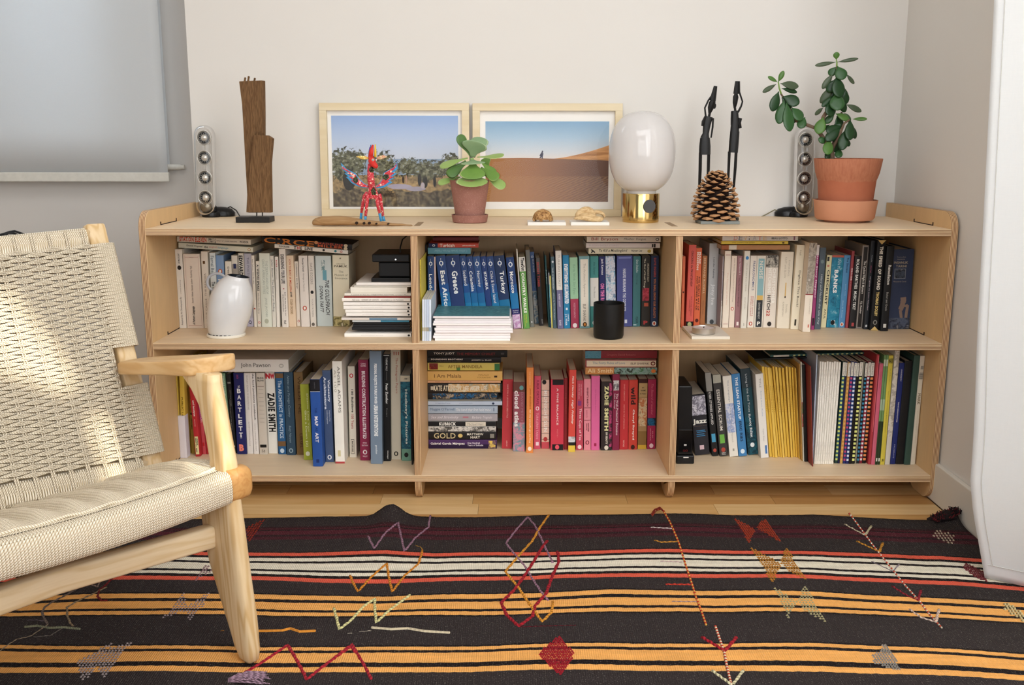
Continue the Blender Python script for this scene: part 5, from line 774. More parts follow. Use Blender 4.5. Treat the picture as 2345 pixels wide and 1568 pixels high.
specs = [(6.2, '23413C', 'D9E07A', '2C5E70', 'lime and teal squares'), (4, '1A1A4A', '23235A', None, 'dark navy spine'), (6, 'C99A4A', 'E0B060', 'D08A48', 'amber squares'), (6, '1F2A6A', 'C84A78', '24407E', 'pink and navy squares'), (6.2, '1F2A6A', 'E6E8F2', '24407E', 'white and navy squares'), (5, '14100E', '1A1614', None, 'plain black lower spine'), (7.2, '14130E', 'E3E68A', None, 'lime squares on black'), (3.2, '8F8C78', 'B9B49A', None, 'thin grey-green spine'), (5.6, '15202A', '3E8FB4', '101418', 'blue squares'), (6, '8A1F30', 'EAE2E4', 'A03044', 'white and red squares'), (7.6, '14100E', 'F0945A', None, 'orange squares on black')]
xt = 1929.5; x = 1911.
for i, (w_, base, c1, c2, nme) in enumerate(specs):
    sq = chk(21, c1, c2, 0, (.12, .88)) if w_ > 5.3 else []
    if w_ > 3.5: sq += [('b', .865, .995, 'E6E0D2', .04, .96), ('t', 'it. Nice That', '3A3834', .875, .985, .35, .65, .0)]
    stand(ZB, 1062-.3*abs(i-5), x, x+w_*1.12, xt, 828+(i % 3), base, 'magazine with '+nme+' below a white label', sq, group='chequered magazines', D=.19, name='magazine', cat='magazine')
    x += w_*1.12+.1; xt += w_*1.12+.3
S(ZB, GF, [
 (1063, 1987.6, 1993.8, 2007, 812, 'B9343C', 'thin red book right of the chequered magazines', [('b', .3, .99, 'D86A70', .6, 1)], dict(D=.24)),
 (1063.6, 1994, 2003.4, 2013.6, 832.5, 'D9607A', 'pink paperback left of the green pair', [('t', 'VITAMIN GREEN', 'B0304A', .76, .92, .4, .62, .0)], dict(D=.2)),
 (1063.6, 2003.8, 2008.8, 2021.6, 813, '6F9A5A', 'left of two matching green magazines with dark feet', [('b', .5, .6, 'A8BFA0'), ('b', 0, .4, '2C3A24'), ('b', .9, .96, 'D0D8C0', .1, .9), ('b', .03, .06, 'E8E8E0', .2, .8)], dict(D=.2)),
 (1063.6, 2009.2, 2014.6, 2029, 813, '6F9A5A', 'right of two matching green magazines with dark feet', [('b', .5, .6, 'A8BFA0'), ('b', 0, .4, '2C3A24'), ('b', .9, .96, 'D0D8C0', .1, .9), ('b', .03, .06, 'E8E8E0', .2, .8)], dict(D=.2)),
 (1063.6, 2015, 2025.4, 2035, 814, 'DCC93C', 'yellow magazine lettered Mark with 31 at its foot', [('h', 'MARK', K_, .93, .975, .1, .95, .03), ('t', 'No. 31 April May', '8A7C1E', .76, .88, .45, .62, .0), ('t', 'Toronto Tall Wood Visual Radical Architecture', '8A7C1E', .3, .68, .42, .6, .0), ('h', '31', K_, .03, .055, .25, .75, .04)], dict(D=.2)),
 (1063.6, 2026, 2037.4, 2049.4, 803, 'D8D2C6', 'white book with grey map lines, right of the yellow magazine', [('p', .25, 1, 'ml', ['D8D2C6', 'E4DED2', 'A8A298', 'D8D2C6'])], dict(D=.2)),
 (1062.6, 2038, 2049.8, 2059.6, 831, '1F2E7C', 'deep blue paperback with white print right of the map book', [('t', 'UNIVERSITY', 'D8DCEC', .82, .94, .4, .66, .02), ('t', 'THE NO DESIGN PLATFORM', 'E8EAF2', .42, .62, .4, .62, .03), ('t', 'PALGRAVE', 'B9C0E0', .06, .2, .4, .6, .01)], dict(D=.2)),
 (1062.6, 2050.4, 2068.6, 2070, 826.5, '17181C', 'black hardback between the deep blue and the dark green books', [], dict(D=.2, hard=True)),
 (1063.7, 2069, 2084, 2087.6, 814, '35534A', 'dark green hardback second from the right side panel', [], dict(D=.22, hard=True)),
 (1063.3, 2084.4, 2095.2, 2102.6, 815, 'D9D1BF', 'cream magazine with bar codes against the right side panel', [('b', .88+.004*k, .882+.004*k, '4A4640', .3, .9) for k in range(8)]+[('b', .79+.009*k, .794+.009*k, '4A4640', .1, .9) for k in range(7)]+[('t', 'MARK', '6A5A40', .56, .66, .2, .8, .0), ('t', 'another architecture magazine', 'A8A08E', .2, .5, .42, .56, 0)], dict(D=.2)),
])
lie(.2, 1728, 2000, 821.6, 824.4, '1C1C1A', 'lower of two thin magazines lying tilted under the middle shelf at right', [], tilt=-2.1, group='magazines lying on the yellow row', D=.2, name='magazine', cat='magazine')
lie(.2, 1764, 2000, 812.4, 817.6, '2C5A58', 'upper thin magazine with a yellow and teal chequered spine, lying tilted', [('b', .015+.0465*k, .036+.0465*k, 'D9D890', .2, .8) for k in range(17)]+[('b', .82, .97, 'D8D4C8', .1, .9)], tilt=-1.9, group='magazines lying on the yellow row', D=.2, name='magazine', cat='magazine')
# gold triangles on the black hardback, portrait figure on the thick navy book
for o in list(C.objects):
    if o.get('label', '').startswith('black hardback The Speed'):
        H = .27
        cv = [c for c in o.children if c.name.startswith('cover')][0]; H = max(v.co.z for v in cv.data.vertices); W = max(v.co.x for v in cv.data.vertices)
        for a, b_ in ((H, H-.012), (0, .012)):
            tri = [(W*.02, -.0021, a), (W*.98, -.0021, a), (W*.5, -.0021, b_)]
            obj('gold_triangle', MB().add(tri+[(p[0], -.0008, p[2]) for p in tri], [(0, 1, 2) if b_ > a else (0, 2, 1), (0, 3, 4, 1), (1, 4, 5, 2), (2, 5, 3, 0)]), plain('D9BC7A', .5), o)
    if o.get('label', '').startswith('very thick navy'):
        W = .055; cv = [c for c in o.children if c.name.startswith('cover')][0]; H = max(v.co.z for v in cv.data.vertices); W = max(v.co.x for v in cv.data.vertices)
        mb = MB()
        for pts, r_ in (([(.62, .40), (.64, .36), (.62, .33)], .035), ([(.62, .33), (.58, .28), (.52, .24)], .03), ([(.6, .30), (.75, .29), (.86, .30)], .016), ([(.52, .24), (.6, .12), (.62, .08)], .018), ([(.86, .3), (.82, .2), (.8, .12)], .018), ([(.62, .33), (.48, .27), (.52, .25)], .014)):
            P3 = [(p[0]*W, -.0012, p[1]*H) for p in pts]; mb.tube(P3, [(r_*H, .0004)]*3, 8, upv=(0, -1, 0))
        obj('printed_figure', mb, ink('8A7468'), o)
# ================================================================ things on top
def rel(pts, L): return [(float(p[0]-L[0]), float(p[1]-L[1]), float(p[2]-L[2])) for p in pts]
def pxm(Y, x=1172, y=450): return FPX/float((ony(x, y, Y)-CAM)@_fw)
# ---------- clear stick loudspeakers
CLEAR = thin_glass('clear_acrylic', (.97, .97, .97, 1), 1.3, .03, .75)
chrome = plain('C9C6C0', .18, .02, metal=1); dkm = plain('1A1A1A', .3); silver = plain('DAD6CE', .3, .03, metal=.6)
ABS = plain('0E0E0F', .3, .02)
def speaker(cx0, top, cx1, bot, label, yaw):
    base = onz(cx1, bot, ZT); Y = base[1]; p1 = ony(cx0, top, Y); wid = (ony(cx1+22.5, bot-30, Y)-ony(cx1-22.5, bot-30, Y))[0]
    t = thing('stick_speaker', label, 'speaker', tuple(base), 'clear stick loudspeakers', (0, math.atan2(p1[0]-base[0], p1[2]-base[2]), 0))
    H = math.hypot(p1[2]-base[2], p1[0]-base[0]); R = wid/2; z0 = .004
    # flat capsule shell: outline in xz, depth by superellipse layers
    mb = MB(); layers = []
    for dpt, sc in ((-.026, .30), (-.025, .62), (-.020, .84), (-.010, .97), (0, 1), (.010, .97), (.020, .84), (.025, .62), (.026, .30)):
        r = R*sc; lay = [(x, dpt, z) for x, z in arc(0, H-R, r, 0, 180, 12)+arc(0, z0+R, r, 180, 360, 12)]; layers.append(lay)
    n = len(layers[0]); vs = [p for l in layers for p in l]
    fs = [(i*n+k, i*n+(k+1) % n, (i+1)*n+(k+1) % n, (i+1)*n+k) for i in range(8) for k in range(n)]+[tuple(range(n))[::-1], tuple(8*n+k for k in range(n))]
    mb.add(vs, fs); s = obj('clear_shell', mb, CLEAR, t, smooth=True)
    for k in range(4):
        z = z0+R+ (H-2*R)*(.12+.275*k); rr = R*.66
        d = MB().lathe([(rr, -.010), (rr, .0), (rr*.9, .003), (rr*.86, .003), (rr*.78, -.001), (rr*.50, -.0055)], n=28, cap=False)
        o = obj('driver', d, [chrome], t); smooth_angle(o); o.location = (0, -.008, z); o.rotation_euler = (math.pi/2, 0, 0)
        c_ = MB().lathe([(rr*.80, .0), (rr*.56, -.003), (rr*.55, -.006)], n=24, cap=False); q = obj('surround', c_, dkm, o); smooth_angle(q)
        c_ = MB().lathe([(rr*.56, -.003), (rr*.45, .0025), (rr*.25, .0045), (.0002, .0052)], n=24, cap=False); q = obj('cone_cap', c_, silver, o, smooth=True)
        m2 = MB()
        for j in range(12):
            a = j*math.pi/6; m2.box((rr*.62*math.cos(a)-.0013, rr*.62*math.sin(a)-.0013, .0005), (rr*.62*math.cos(a)+.0013, rr*.62*math.sin(a)+.0013, .0022))
        stuff(obj('vent_ring', m2, chrome, o))
        rg = MB().lathe([(rr*1.05, -.004), (rr*1.14, 0), (rr*1.05, .004), (rr*.98, 0), (rr*1.05, -.004)], n=28, cap=False); q = obj('rim', rg, silver, o, smooth=True)
    o = obj('crossover_pod', MB().lathe([(.001, -.012), (R*.5, -.008), (R*.62, 0), (R*.45, .006), (R*.2, .009), (.001, .0095)], n=20, cap=False), plain('8A8070', .25, .05, metal=.7), t, smooth=True); o.location = (0, -.004, z0+R*.9); o.rotation_euler = (math.pi/2, 0, 0)
    obj('inner_wire', MB().tube([(0, .002, z0+R), (.002, .004, H*.4), (0, .002, H-R)], .0012, 6), silver, t)
    bx = .045*(1 if yaw > 0 else -1)
    base_ = MB().lathe([(.030, 0), (.036, .004), (.036, .014), (.028, .024), (.012, .029), (.001, .030)], (0, 0, 0), 28, sx=1.15, sy=.8)
    o = obj('black_base', base_, ABS, t); smooth_angle(o); o.location = (bx*.75, .034, .0); 
    o2 = obj('base_cradle', MB().lathe([(R*.95, 0), (R*1.0, .006), (R*.9, .014), (R*.55, .017)], n=24, sy=1.0), ABS, t); smooth_angle(o2); o2.location = (bx*.25, .012, 0)
    c_ = [(bx*.75, .04, .018), (bx*1.3, .045, .03), (bx*1.75, .035, .020), (bx*2.0, .03, .004), (bx*2.2, .035, .003)] if yaw > 0 else [(bx*1.2, .03, .014), (bx*1.7, .03, .022), (bx*2.2, .03, .01), (bx*2.6, .028, .002)]
    obj('cable', MB().tube(c_, .0018, 6), plain('3A3632', .5) if yaw > 0 else plain('7A7458', .5), t)
speaker(468, 286, 473.5, 497, 'clear stick speaker on a black base at the left end of the bookcase top', 1)
speaker(1844, 291, 1838, 497, 'clear stick speaker behind and left of the large terracotta pot', -1)
# ---------- wooden block sculpture
Y = float(onz(590, 510, ZT)[1]); S0 = onz(590, 509, ZT); k = 1/pxm(Y)
OLD = wood('80603E', '644628', '33220F', 2, 1.6, .75, 70, 1, 'weathered_wood')
sc = thing('wood_sculpture', 'tall weathered wood block sculpture on a square black base', 'sculpture', tuple(S0))
P = lambda x, y, d=0: (float(ony(x, y, Y+d)[0]), Y+d, float(ony(x, y, Y+d)[2]))
b0 = onz(543, 509, ZT); b1 = onz(619, 509, ZT); dd = .062
obj('base', MB().box((b0[0], Y, ZT+.0003), (b1[0]+.002, Y+dd, ZT+.0155)), plain('1C1A18', .5, .05, 80, bump=.2), sc, off=tuple(S0), bevel=.001)
def slab(front, d0, d1, dx=0, taper=None):
    """extrude a px polygon from depth d0 to d1"""
    mb = MB(); a = [P(x, y, d0) for x, y in front]; b_ = [(p[0]+dx, Y+d1, p[2]) for p in a]; n = len(a)
    mb.add(a+b_, [tuple(range(n)), tuple(range(n, 2*n))[::-1]]+[((i+1) % n, i, n+i, n+(i+1) % n) for i in range(n)]); return mb
obj('tall_block', slab([(547, 186), (600, 184), (601, 260), (601, 420), (597, 487), (568, 487), (563, 400), (554, 240)], .022, .045, .004), OLD, sc, off=tuple(S0), bevel=.0015)
obj('short_block', slab([(580, 309), (612, 310), (623, 317), (618, 372), (620, 487), (563.5, 486), (566, 440), (573, 370)], .008, .024, .003), OLD, sc, off=tuple(S0), bevel=.0015)
for x, yb_, yt, d in ((561, 187, 177, .03), (569, 187, 174, .03), (583, 187, 178, .035), (590, 312, 300, .016), (602, 311, 304, .016)):
    obj('small_figure', MB().tube([P(x-.8, yb_, d), P(x, (yb_+yt)/2, d), P(x+.6, yt+2, d), P(x+.8, yt, d)], [.0032, .0026, .003, .0018], 8), OLD, sc, off=tuple(S0))
for x in (588, 601): obj('pin', MB().tube([P(x, 485, .016), P(x, 495, .016)], .0018, 8), dkm, sc, off=tuple(S0))
# ---------- framed photographs
FW = wood('E8DABC', 'E0CFAC', 'CDB990', 0, .5, .5, 10, 1, 'pale_frame_wood'); MATB = plain('F2EFEA', .7, .01)
GLZ_ = thin_glass('picture_glass', (1, 1, 1, 1), .22)
def olive():
    t = NT('photo_olive_grove'); t.set(Roughness=.5); tc = t.n('TexCoord').outputs['UV']; sp = t.n('SeparateXYZ'); t.l(tc, sp.inputs[0]); u, v = sp.outputs[0], sp.outputs[1]
    sky = t.ramp(v, [(.42, 'C9CBD2'), (.55, 'C4CCDA'), (.75, 'B3C4DE'), (1, '92AEDA')])
    sea = t.mix(t.math('MULTIPLY', t.math('LESS_THAN', v, .53), t.math('GREATER_THAN', u, .2)), sky, lin('8FA3BD'))
    n = t.noise(t.map(tc, (26, 18, 1)), 1, 6, .7); g = t.ramp(n, [(.3, '4A4230'), (.45, '8A7450'), (.6, 'B89A68'), (.75, 'D0B58A')])
    dk = t.ramp(n, [(.36, '2A251C'), (.5, '5E513C'), (.64, '93825F')])
    g = t.mix(t.math('LESS_THAN', t.math('ADD', v, t.math('MULTIPLY', t.noise(t.map(tc, (7, 9, 1)), 1, 4, .6), .3)), .33), g, dk)
    img = t.mix(t.math('LESS_THAN', v, .35), sea, g)
    n2 = t.noise(t.map(tc, (26, 20, 1)), 1, 6, .8)
    tree = t.ramp(n2, [(.36, '1C1A14'), (.47, '48482F'), (.55, '7C7C60'), (.66, 'B4B096')])
    def blob(cu, cv, ru, rv, amp=1.7):
        du = t.math('DIVIDE', t.math('SUBTRACT', u, cu), ru); dv_ = t.math('DIVIDE', t.math('SUBTRACT', v, cv), rv)
        r2 = t.math('ADD', t.math('MULTIPLY', du, du), t.math('MULTIPLY', dv_, dv_))
        return t.math('LESS_THAN', t.math('ADD', r2, t.math('MULTIPLY', t.math('SUBTRACT', n2, .5), amp*4)), 1)
    for a in ((.10, .46, .15, .17), (.22, .5, .05, .12), (.4, .46, .1, .14), (.60, .44, .09, .1), (.74, .40, .12, .11), (.95, .46, .09, .12), (.84, .42, .07, .09), (.5, .42, .06, .08)):
        img = t.mix(blob(*a), img, tree)
    trunk = lin('2A241C')
    for a in ((.13, .30, .05, .12, .25), (.43, .33, .018, .08, .1), (.69, .30, .015, .07, .1), (.735, .27, .02, .06, .1), (.81, .28, .012, .06, .1)):
        img = t.mix(blob(*a), img, trunk)
    img = t.mix(blob(.53, .225, .10, .028, .3), img, lin('A9A2B4')); img = t.mix(blob(.66, .20, .08, .025, .3), img, lin('A39CAA')); img = t.mix(blob(.715, .235, .016, .035, .1), img, lin('B9AEB4'))
    img = t.mix(blob(.585, .305, .008, .045, .1), img, lin('B08A70')); img = t.mix(blob(.56, .30, .009, .04, .1), img, lin('3A2A22'))
    t.col(img); return t.m
def dunes():
    t = NT('photo_desert'); t.set(Roughness=.5); tc = t.n('TexCoord').outputs['UV']; sp = t.n('SeparateXYZ'); t.l(tc, sp.inputs[0]); u, v = sp.outputs[0], sp.outputs[1]
    img = t.ramp(v, [(.5, 'E3D6CB'), (.62, 'CCD2D8'), (.8, 'A6C0D4'), (1, '7FA6C6')])
    wv = t.n('TexWave'); wv.inputs['Scale'].default_value = 14; wv.inputs['Distortion'].default_value = 5; wv.inputs['Detail'].default_value = 2
    t.l(t.map(tc, (.5, 2.6, 1), (0, 0, .3)), wv.inputs[0])
    far = t.ramp(t.noise(t.map(tc, (3, 22, 1)), 1, 3), [(.4, 'B07A4A'), (.6, 'D9A26C')])
    h1 = t.math('ADD', .535, t.math('MULTIPLY', t.math('POWER', t.math('MAXIMUM', t.math('SUBTRACT', u, .5), 0), 1.6), .52))
    img = t.mix(t.math('LESS_THAN', v, h1), img, far)
    nearc = t.ramp(u, [(0, 'A8733F'), (.35, '9A6A48'), (.7, '7C5845'), (1, '6A4E44')])
    nearc = t.mix(t.math('MULTIPLY', wv.outputs['Fac'], t.math('MULTIPLY', t.math('LESS_THAN', v, .32), .30)), nearc, lin('C49A70'))
    h2 = t.math('SUBTRACT', .548, t.math('MULTIPLY', t.math('POWER', t.math('ABSOLUTE', t.math('SUBTRACT', u, .3)), 1.3), .05))
    t.col(t.mix(t.math('LESS_THAN', v, h2), img, nearc)); return t.m
def frame(xl, xr, yt, yb, win, mat, label, extra=None):
    # leans against the wall
    zb = ZT+.0005; Yb = DEPTH-.035; a = ony(xl, yb, Yb); c_ = ony(xr, yb, Yb); tp = ony((xl+xr)/2, yt, Yb)
    W = c_[0]-a[0]; H = tp[2]-zb; lean = math.atan2(.012, H)
    t = thing('framed_photo', label, 'picture', (a[0], Yb, zb), 'framed photographs leaning on the wall', (-lean, 0, 0))
    fw = W*16.5/(xr-xl); D = .022
    for n_, (x0, z0, x1, z1) in enumerate(((0, 0, W, fw), (0, H-fw, W, H), (0, fw, fw, H-fw), (W-fw, fw, W, H-fw))):
        obj('frame_rail', MB().box((x0, 0, z0), (x1, D, z1)), FW, t, bevel=.0008)
    obj('mount_board', MB().box((fw-.002, .016, fw-.002), (W-fw+.002, .018, H-fw+.002)), MATB, t)
    kx = W/(xr-xl); kz = H/(yb-yt); x0, x1, y0, y1 = win
    px0, px1 = (x0-xl)*kx, (x1-xl)*kx; pz0, pz1 = (yb-y1)*kz, (yb-y0)*kz
    obj('photograph', MB().grid([[(px0, .0155, pz0), (px1, .0155, pz0)], [(px0, .0155, pz1), (px1, .0155, pz1)]]), mat, t, uv=True)
    obj('backing', MB().box((fw*.5, .0185, fw*.5), (W-fw*.5, D-.0005, H-fw*.5)), plain('6A4A30', .8), t)
    obj('glass', MB().box((fw-.001, .004, fw-.001), (W-fw+.001, .0055, H-fw+.001)), GLZ_, t)
    return t, px0, px1, pz0, pz1
frame(737, 1075.5, 235, 495, (762, 1050, 263, 473), olive(), 'framed photograph of olive trees by the sea, leaning behind the small succulent')
t, a, b_, c_, d_ = frame(1083, 1422, 236, 495, (1112, 1393, 276, 461), dunes(), 'framed photograph of a desert dune and tiny walker, leaning left of the globe lamp')
fx = a+(b_-a)*.455; fz = c_+(d_-c_)*.54; u_ = (d_-c_)/185
g = MB(); 
for pts, r_ in (([(0, 5), (1.5, 13)], 3), ([(1, 13), (2.5, 18)], 1.6), ([(-.5, 6), (-4, 1)], 1.4), ([(.5, 6), (2, 0)], 1.4), ([(-1, 11), (-4, 6)], 1.4)):
    g.tube([(fx+p[0]*u_, .0153, fz+p[1]*u_) for p in pts], [(r_*u_, .0001)]*2, 6, upv=(0, -1, 0))
obj('printed_walker', g, ink('3A3A4E'), t)
# ---------- driftwood
DW = wood('B08C62', '9C7850', '7A5A3A', 0, 1, .75, 50, 2, 'driftwood'); Yd = float(onz(800, 519, ZT)[1])+.02
dr = thing('driftwood', 'long pale piece of driftwood lying in front of the winged carving', 'driftwood', tuple(onz(830, 517, ZT)))
pts = []; rad = []
for x, y, r in ((716, 506, 2), (719, 506, 7), (728, 506, 10.5), (750, 507, 12), (780, 507.5, 12), (805, 507, 10.5), (822, 508, 8.5), (840, 510.5, 6.5), (862, 512, 5.6), (885, 513.5, 4.2), (910, 515, 3), (930, 516, 2.2), (946, 517.5, 1)):
    p = ony(x, y, Yd); rr = r/pxm(Yd); pts.append((p[0], Yd, ZT+rr*1.0+.0008)); rad.append((rr*1.3, rr))
o = obj('driftwood_body', MB().tube(pts, rad, 12), DW, dr, off=tuple(dr.location), smooth=True, sub=1)
dm = o.modifiers.new('d', 'DISPLACE'); tx = bpy.data.textures.new('dw', 'CLOUDS'); tx.noise_scale = .015; dm.texture = tx; dm.strength = .004; dm.mid_level = .5
for x, y, r in ((817, 500, 3.5), (834, 507, 3), (846, 508, 3.2), (862, 510, 2.2), (889, 512, 2)):
    p = ony(x, y, Yd-.008); obj('knot_hole', MB().tube([(p[0], Yd-.016, ZT+r*1.3/pxm(Yd)+.004), (p[0]+.001, Yd-.004, ZT+r*1.4/pxm(Yd)+.004)], r/pxm(Yd)*1.0, 8), plain('2A1A10', .9), dr, off=tuple(dr.location))
# ---------- winged carving
def dots(base, spots, sc=230, nm='dotted_paint'):
    t = NT(nm); t.set(Roughness=.45); tc = t.n('TexCoord').outputs['Object']; vo = t.n('TexVoronoi'); vo.inputs['Scale'].default_value = sc; t.l(tc, vo.inputs[0])
    v2 = t.n('TexVoronoi'); v2.inputs['Scale'].default_value = sc*.42; t.l(tc, v2.inputs[0])
    m = t.mix(t.math('LESS_THAN', vo.outputs['Distance'], .36), lin(base), lin(spots[0]))
    t.col(t.mix(t.math('LESS_THAN', v2.outputs['Distance'], .31), m, lin(spots[1]))); return t.m
RD = dots('C8343E', ('E68088', 'F2CDB8'), 250); RP = plain('D8322C', .4); BL = dots('3E8FC4', ('5AA6D4', '4A9ACB')); YL = plain('F0C83E', .45); BK = dots('1E1E16', ('7A8A50', '2A2A20'), 420)
Ya = float(onz(850, 508, ZT)[1])+.03; kA = 1/pxm(Ya, 850, 420)
al = thing('winged_carving', 'red dotted wooden winged animal carving with blue feet and spread wings', 'figurine', tuple(ony(850, 503, Ya)))
OA = tuple(al.location)
PA = lambda x, y, d=0: tuple(float(v) for v in ony(760+x/7.841, 320+y/7.841, Ya+d))   # zoom pixels of the carving
AT = lambda name, pts, rad, m, n=10, **kw: obj(name, MB().tube([PA(*p) for p in pts], [(r/7.841*kA if not isinstance(r, tuple) else (r[0]/7.841*kA, r[1]/7.841*kA)) for r in rad], n, **kw), m, al, off=OA, smooth=True)
AT('body', [(715, 830), (720, 880), (740, 960), (750, 1030), (752, 1062)], [48, 70, 88, 92, 60], RD, 14, upv=(0, -1, 0))
AT('neck', [(720, 850), (700, 720), (690, 560), (690, 430)], [62, 66, 56, 44], RD, 12, upv=(0, -1, 0))
AT('head', [(700, 300, 0), (712, 380, -.006), (752, 440, -.012), (798, 480, -.018), (812, 492, -.02)], [44, 62, 56, 40, 22], RP, 12, upv=(0, -1, 0))
AT('crest', [(690, 320), (712, 200), (738, 90)], [(44, 30), (40, 24), (14, 10)], RP, 8, upv=(0, -1, 0))
AT('crest', [(780, 310, .003), (780, 200, .003), (779, 80, .003)], [(22, 16), (20, 14), (8, 8)], YL, 8, upv=(0, -1, 0))
AT('crest', [(665, 320, .004), (672, 220, .004), (680, 130, .004)], [(16, 14), (16, 12), (8, 8)], plain('6A5AA0', .5), 8, upv=(0, -1, 0))
AT('crest', [(690, 220, .006), (700, 90, .006)], [(14, 12), (8, 8)], plain('3E5AA0', .5), 8, upv=(0, -1, 0))
EARM = dots('E3CF6A', ('D9504A', 'E8E4B0'), 420)
AT('ear', [(660, 328), (600, 325), (520, 315), (440, 300)], [(16, 8), (32, 10), (30, 9), (6, 4)], EARM, 8, upv=(0, -1, 0))
AT('ear', [(805, 340), (870, 320), (930, 305), (990, 305)], [(16, 8), (36, 10), (32, 9), (6, 4)], dots('D8B890', ('D9504A', 'E8E4B0'), 420), 8, upv=(0, -1, 0))
AT('eye', [(738, 362, -.012), (738, 362, -.017)], [26, 20], plain('E8E6E0', .3), 12); AT('pupil', [(738, 364, -.016), (738, 364, -.0185)], [10, 8], plain('141414', .3), 10)
AT('eye', [(796, 360, -.009), (798, 360, -.014)], [18, 12], plain('E8E6E0', .3), 12)
for a in ([(710, 520, -.009), (708, 560, -.009)], [(745, 900, -.012), (748, 980, -.012)]):
    AT('dark_oval', [(a[0][0]-2, a[0][1]-48, a[0][2]+.006), a[0], a[1], (a[1][0]+2, a[1][1]+40, a[1][2]+.006)], [(14, 10), (44, 16), (44, 16), (12, 10)], BK, 10, upv=(0, -1, 0))
for L_, sh in ((([(640, 950, .006), (585, 1010, .01), (560, 1130, .012), (530, 1310, .012)]), (528, 1315, 518, 1435, .012)), (([(655, 980, -.004), (640, 1040, -.01), (625, 1180, -.012), (605, 1370, -.012)]), (604, 1370, 598, 1450, -.012)), (([(790, 990, -.004), (805, 1060, -.01), (830, 1200, -.012), (855, 1320, -.012)]), (855, 1320, 888, 1460, -.012)), (([(850, 980, .004), (870, 1050, .008), (890, 1180, .008), (920, 1370, .008)]), (920, 1375, 940, 1458, .008))):
    AT('leg', L_, [36, 34, 30, 24], RD, 10); f = AT('foot', [(sh[0], sh[1], sh[4]), ((sh[0]+sh[2])/2, (sh[1]+sh[3])/2, sh[4]), (sh[2], sh[3], sh[4])], [24, 24, 27], BL, 10)
def wing(poly, m, nm, d0, d1):
    mb = MB(); a = [PA(x, y, d0) for x, y in poly]; b_ = [PA(x, y, d1) for x, y in poly]; n = len(a)
    mb.add(a+b_, [tuple(range(n))[::-1], tuple(range(n, 2*n))]+[(i, (i+1) % n, n+(i+1) % n, n+i) for i in range(n)]); return obj(nm, mb, m, al, off=OA, bevel=.0008)
wl = [(660, 870), (560, 862), (450, 830), (350, 775), (300, 715), (250, 668), (292, 660), (222, 600), (268, 598), (185, 530), (160, 405), (260, 520), (420, 600), (500, 700), (580, 780), (660, 820)]
wr = [(790, 870), (900, 868), (1000, 825), (1090, 760), (1040, 735), (1130, 680), (1075, 680), (1170, 600), (1100, 600), (1185, 520), (1170, 385), (1110, 490), (930, 590), (905, 700), (850, 780), (780, 840)]
wing(wl, BL, 'wing', .004, .009); wing(wr, BL, 'wing', .004, .009)
wing([(650, 860), (520, 840), (390, 770), (330, 720), (400, 735), (300, 660), (390, 660), (250, 590), (330, 600), (190, 520), (180, 470), (300, 560), (420, 625), (490, 715), (570, 790), (655, 830)], RD, 'wing_front', .0015, .004)
wing([(795, 855), (930, 820), (1040, 745), (1000, 735), (1110, 660), (1040, 665), (1140, 580), (1060, 590), (1155, 480), (1170, 410), (1120, 490), (940, 600), (915, 700), (860, 785), (790, 835)], RD, 'wing_front', .0015, .004)
wing([(385, 690), (440, 650), (470, 690), (470, 750), (430, 790), (380, 740)], BK, 'dark_patch', 0, .0015); wing([(905, 660), (950, 615), (1020, 625), (1025, 680), (970, 730), (910, 700)], BK, 'dark_patch', 0, .0015)
# ---------- small succulent in a speckled pot
SPK = NT('speckled_clay'); SPK.set(Roughness=.75); tc = SPK.n('TexCoord').outputs['Object']; v_ = SPK.n('TexVoronoi'); v_.inputs['Scale'].default_value = 330; SPK.l(tc, v_.inputs[0])
n_ = SPK.noise(tc, 40, 4); SPK.col(SPK.mix(SPK.math('LESS_THAN', v_.outputs['Distance'], .17), SPK.mix(n_, lin('8A5C50'), lin('A5766A')), lin('C9A494'))); SPK.bump(n_, .1, .001)
cb = onz(1074.5, 512, ZT); kq = 1/pxm(cb[1], 1074, 470); Yc = cb[1]+41*kq
pt = thing('potted_succulent', 'small paddle-leaf succulent in a speckled brown clay pot before the picture frames', 'plant', (cb[0], Yc, ZT))
z_ = lambda yp: (508-yp)*kq*1.02
o = obj('pot', MB().lathe([(32*kq, .006), (34*kq, z_(492)), (45.5*kq, z_(415)), (46.5*kq, z_(412)), (43*kq, z_(412)), (41*kq, z_(418)), (30*kq, z_(480))], n=40, cap=True), SPK.m, pt); smooth_angle(o)
o = obj('saucer', MB().lathe([(37*kq, 0), (40*kq, .002), (42.5*kq, z_(491)), (43*kq, z_(490)), (40.5*kq, z_(490)), (38*kq, .006)], n=40), SPK.m, pt); smooth_angle(o)
obj('soil', MB().lathe([(.001, z_(417)), (41*kq, z_(418))], n=24, cap=True), plain('3A2A20', .9, .2, 200), pt)
def leafmat(c1, c2, edge=None, r=.4):
    t = NT('leaf'); t.set(Roughness=r, Subsurface_Weight=.0); tc = t.n('TexCoord'); n = t.noise(tc.outputs['Object'], 22, 3); c = t.mix(n, lin(c1), lin(c2))
    if edge:
        sp = t.n('SeparateXYZ'); t.l(tc.outputs['UV'], sp.inputs[0]); e = t.math('GREATER_THAN', sp.outputs[0], .93); c = t.mix(t.math('MULTIPLY', e, .7), c, lin(edge))
    t.col(c); return t.m
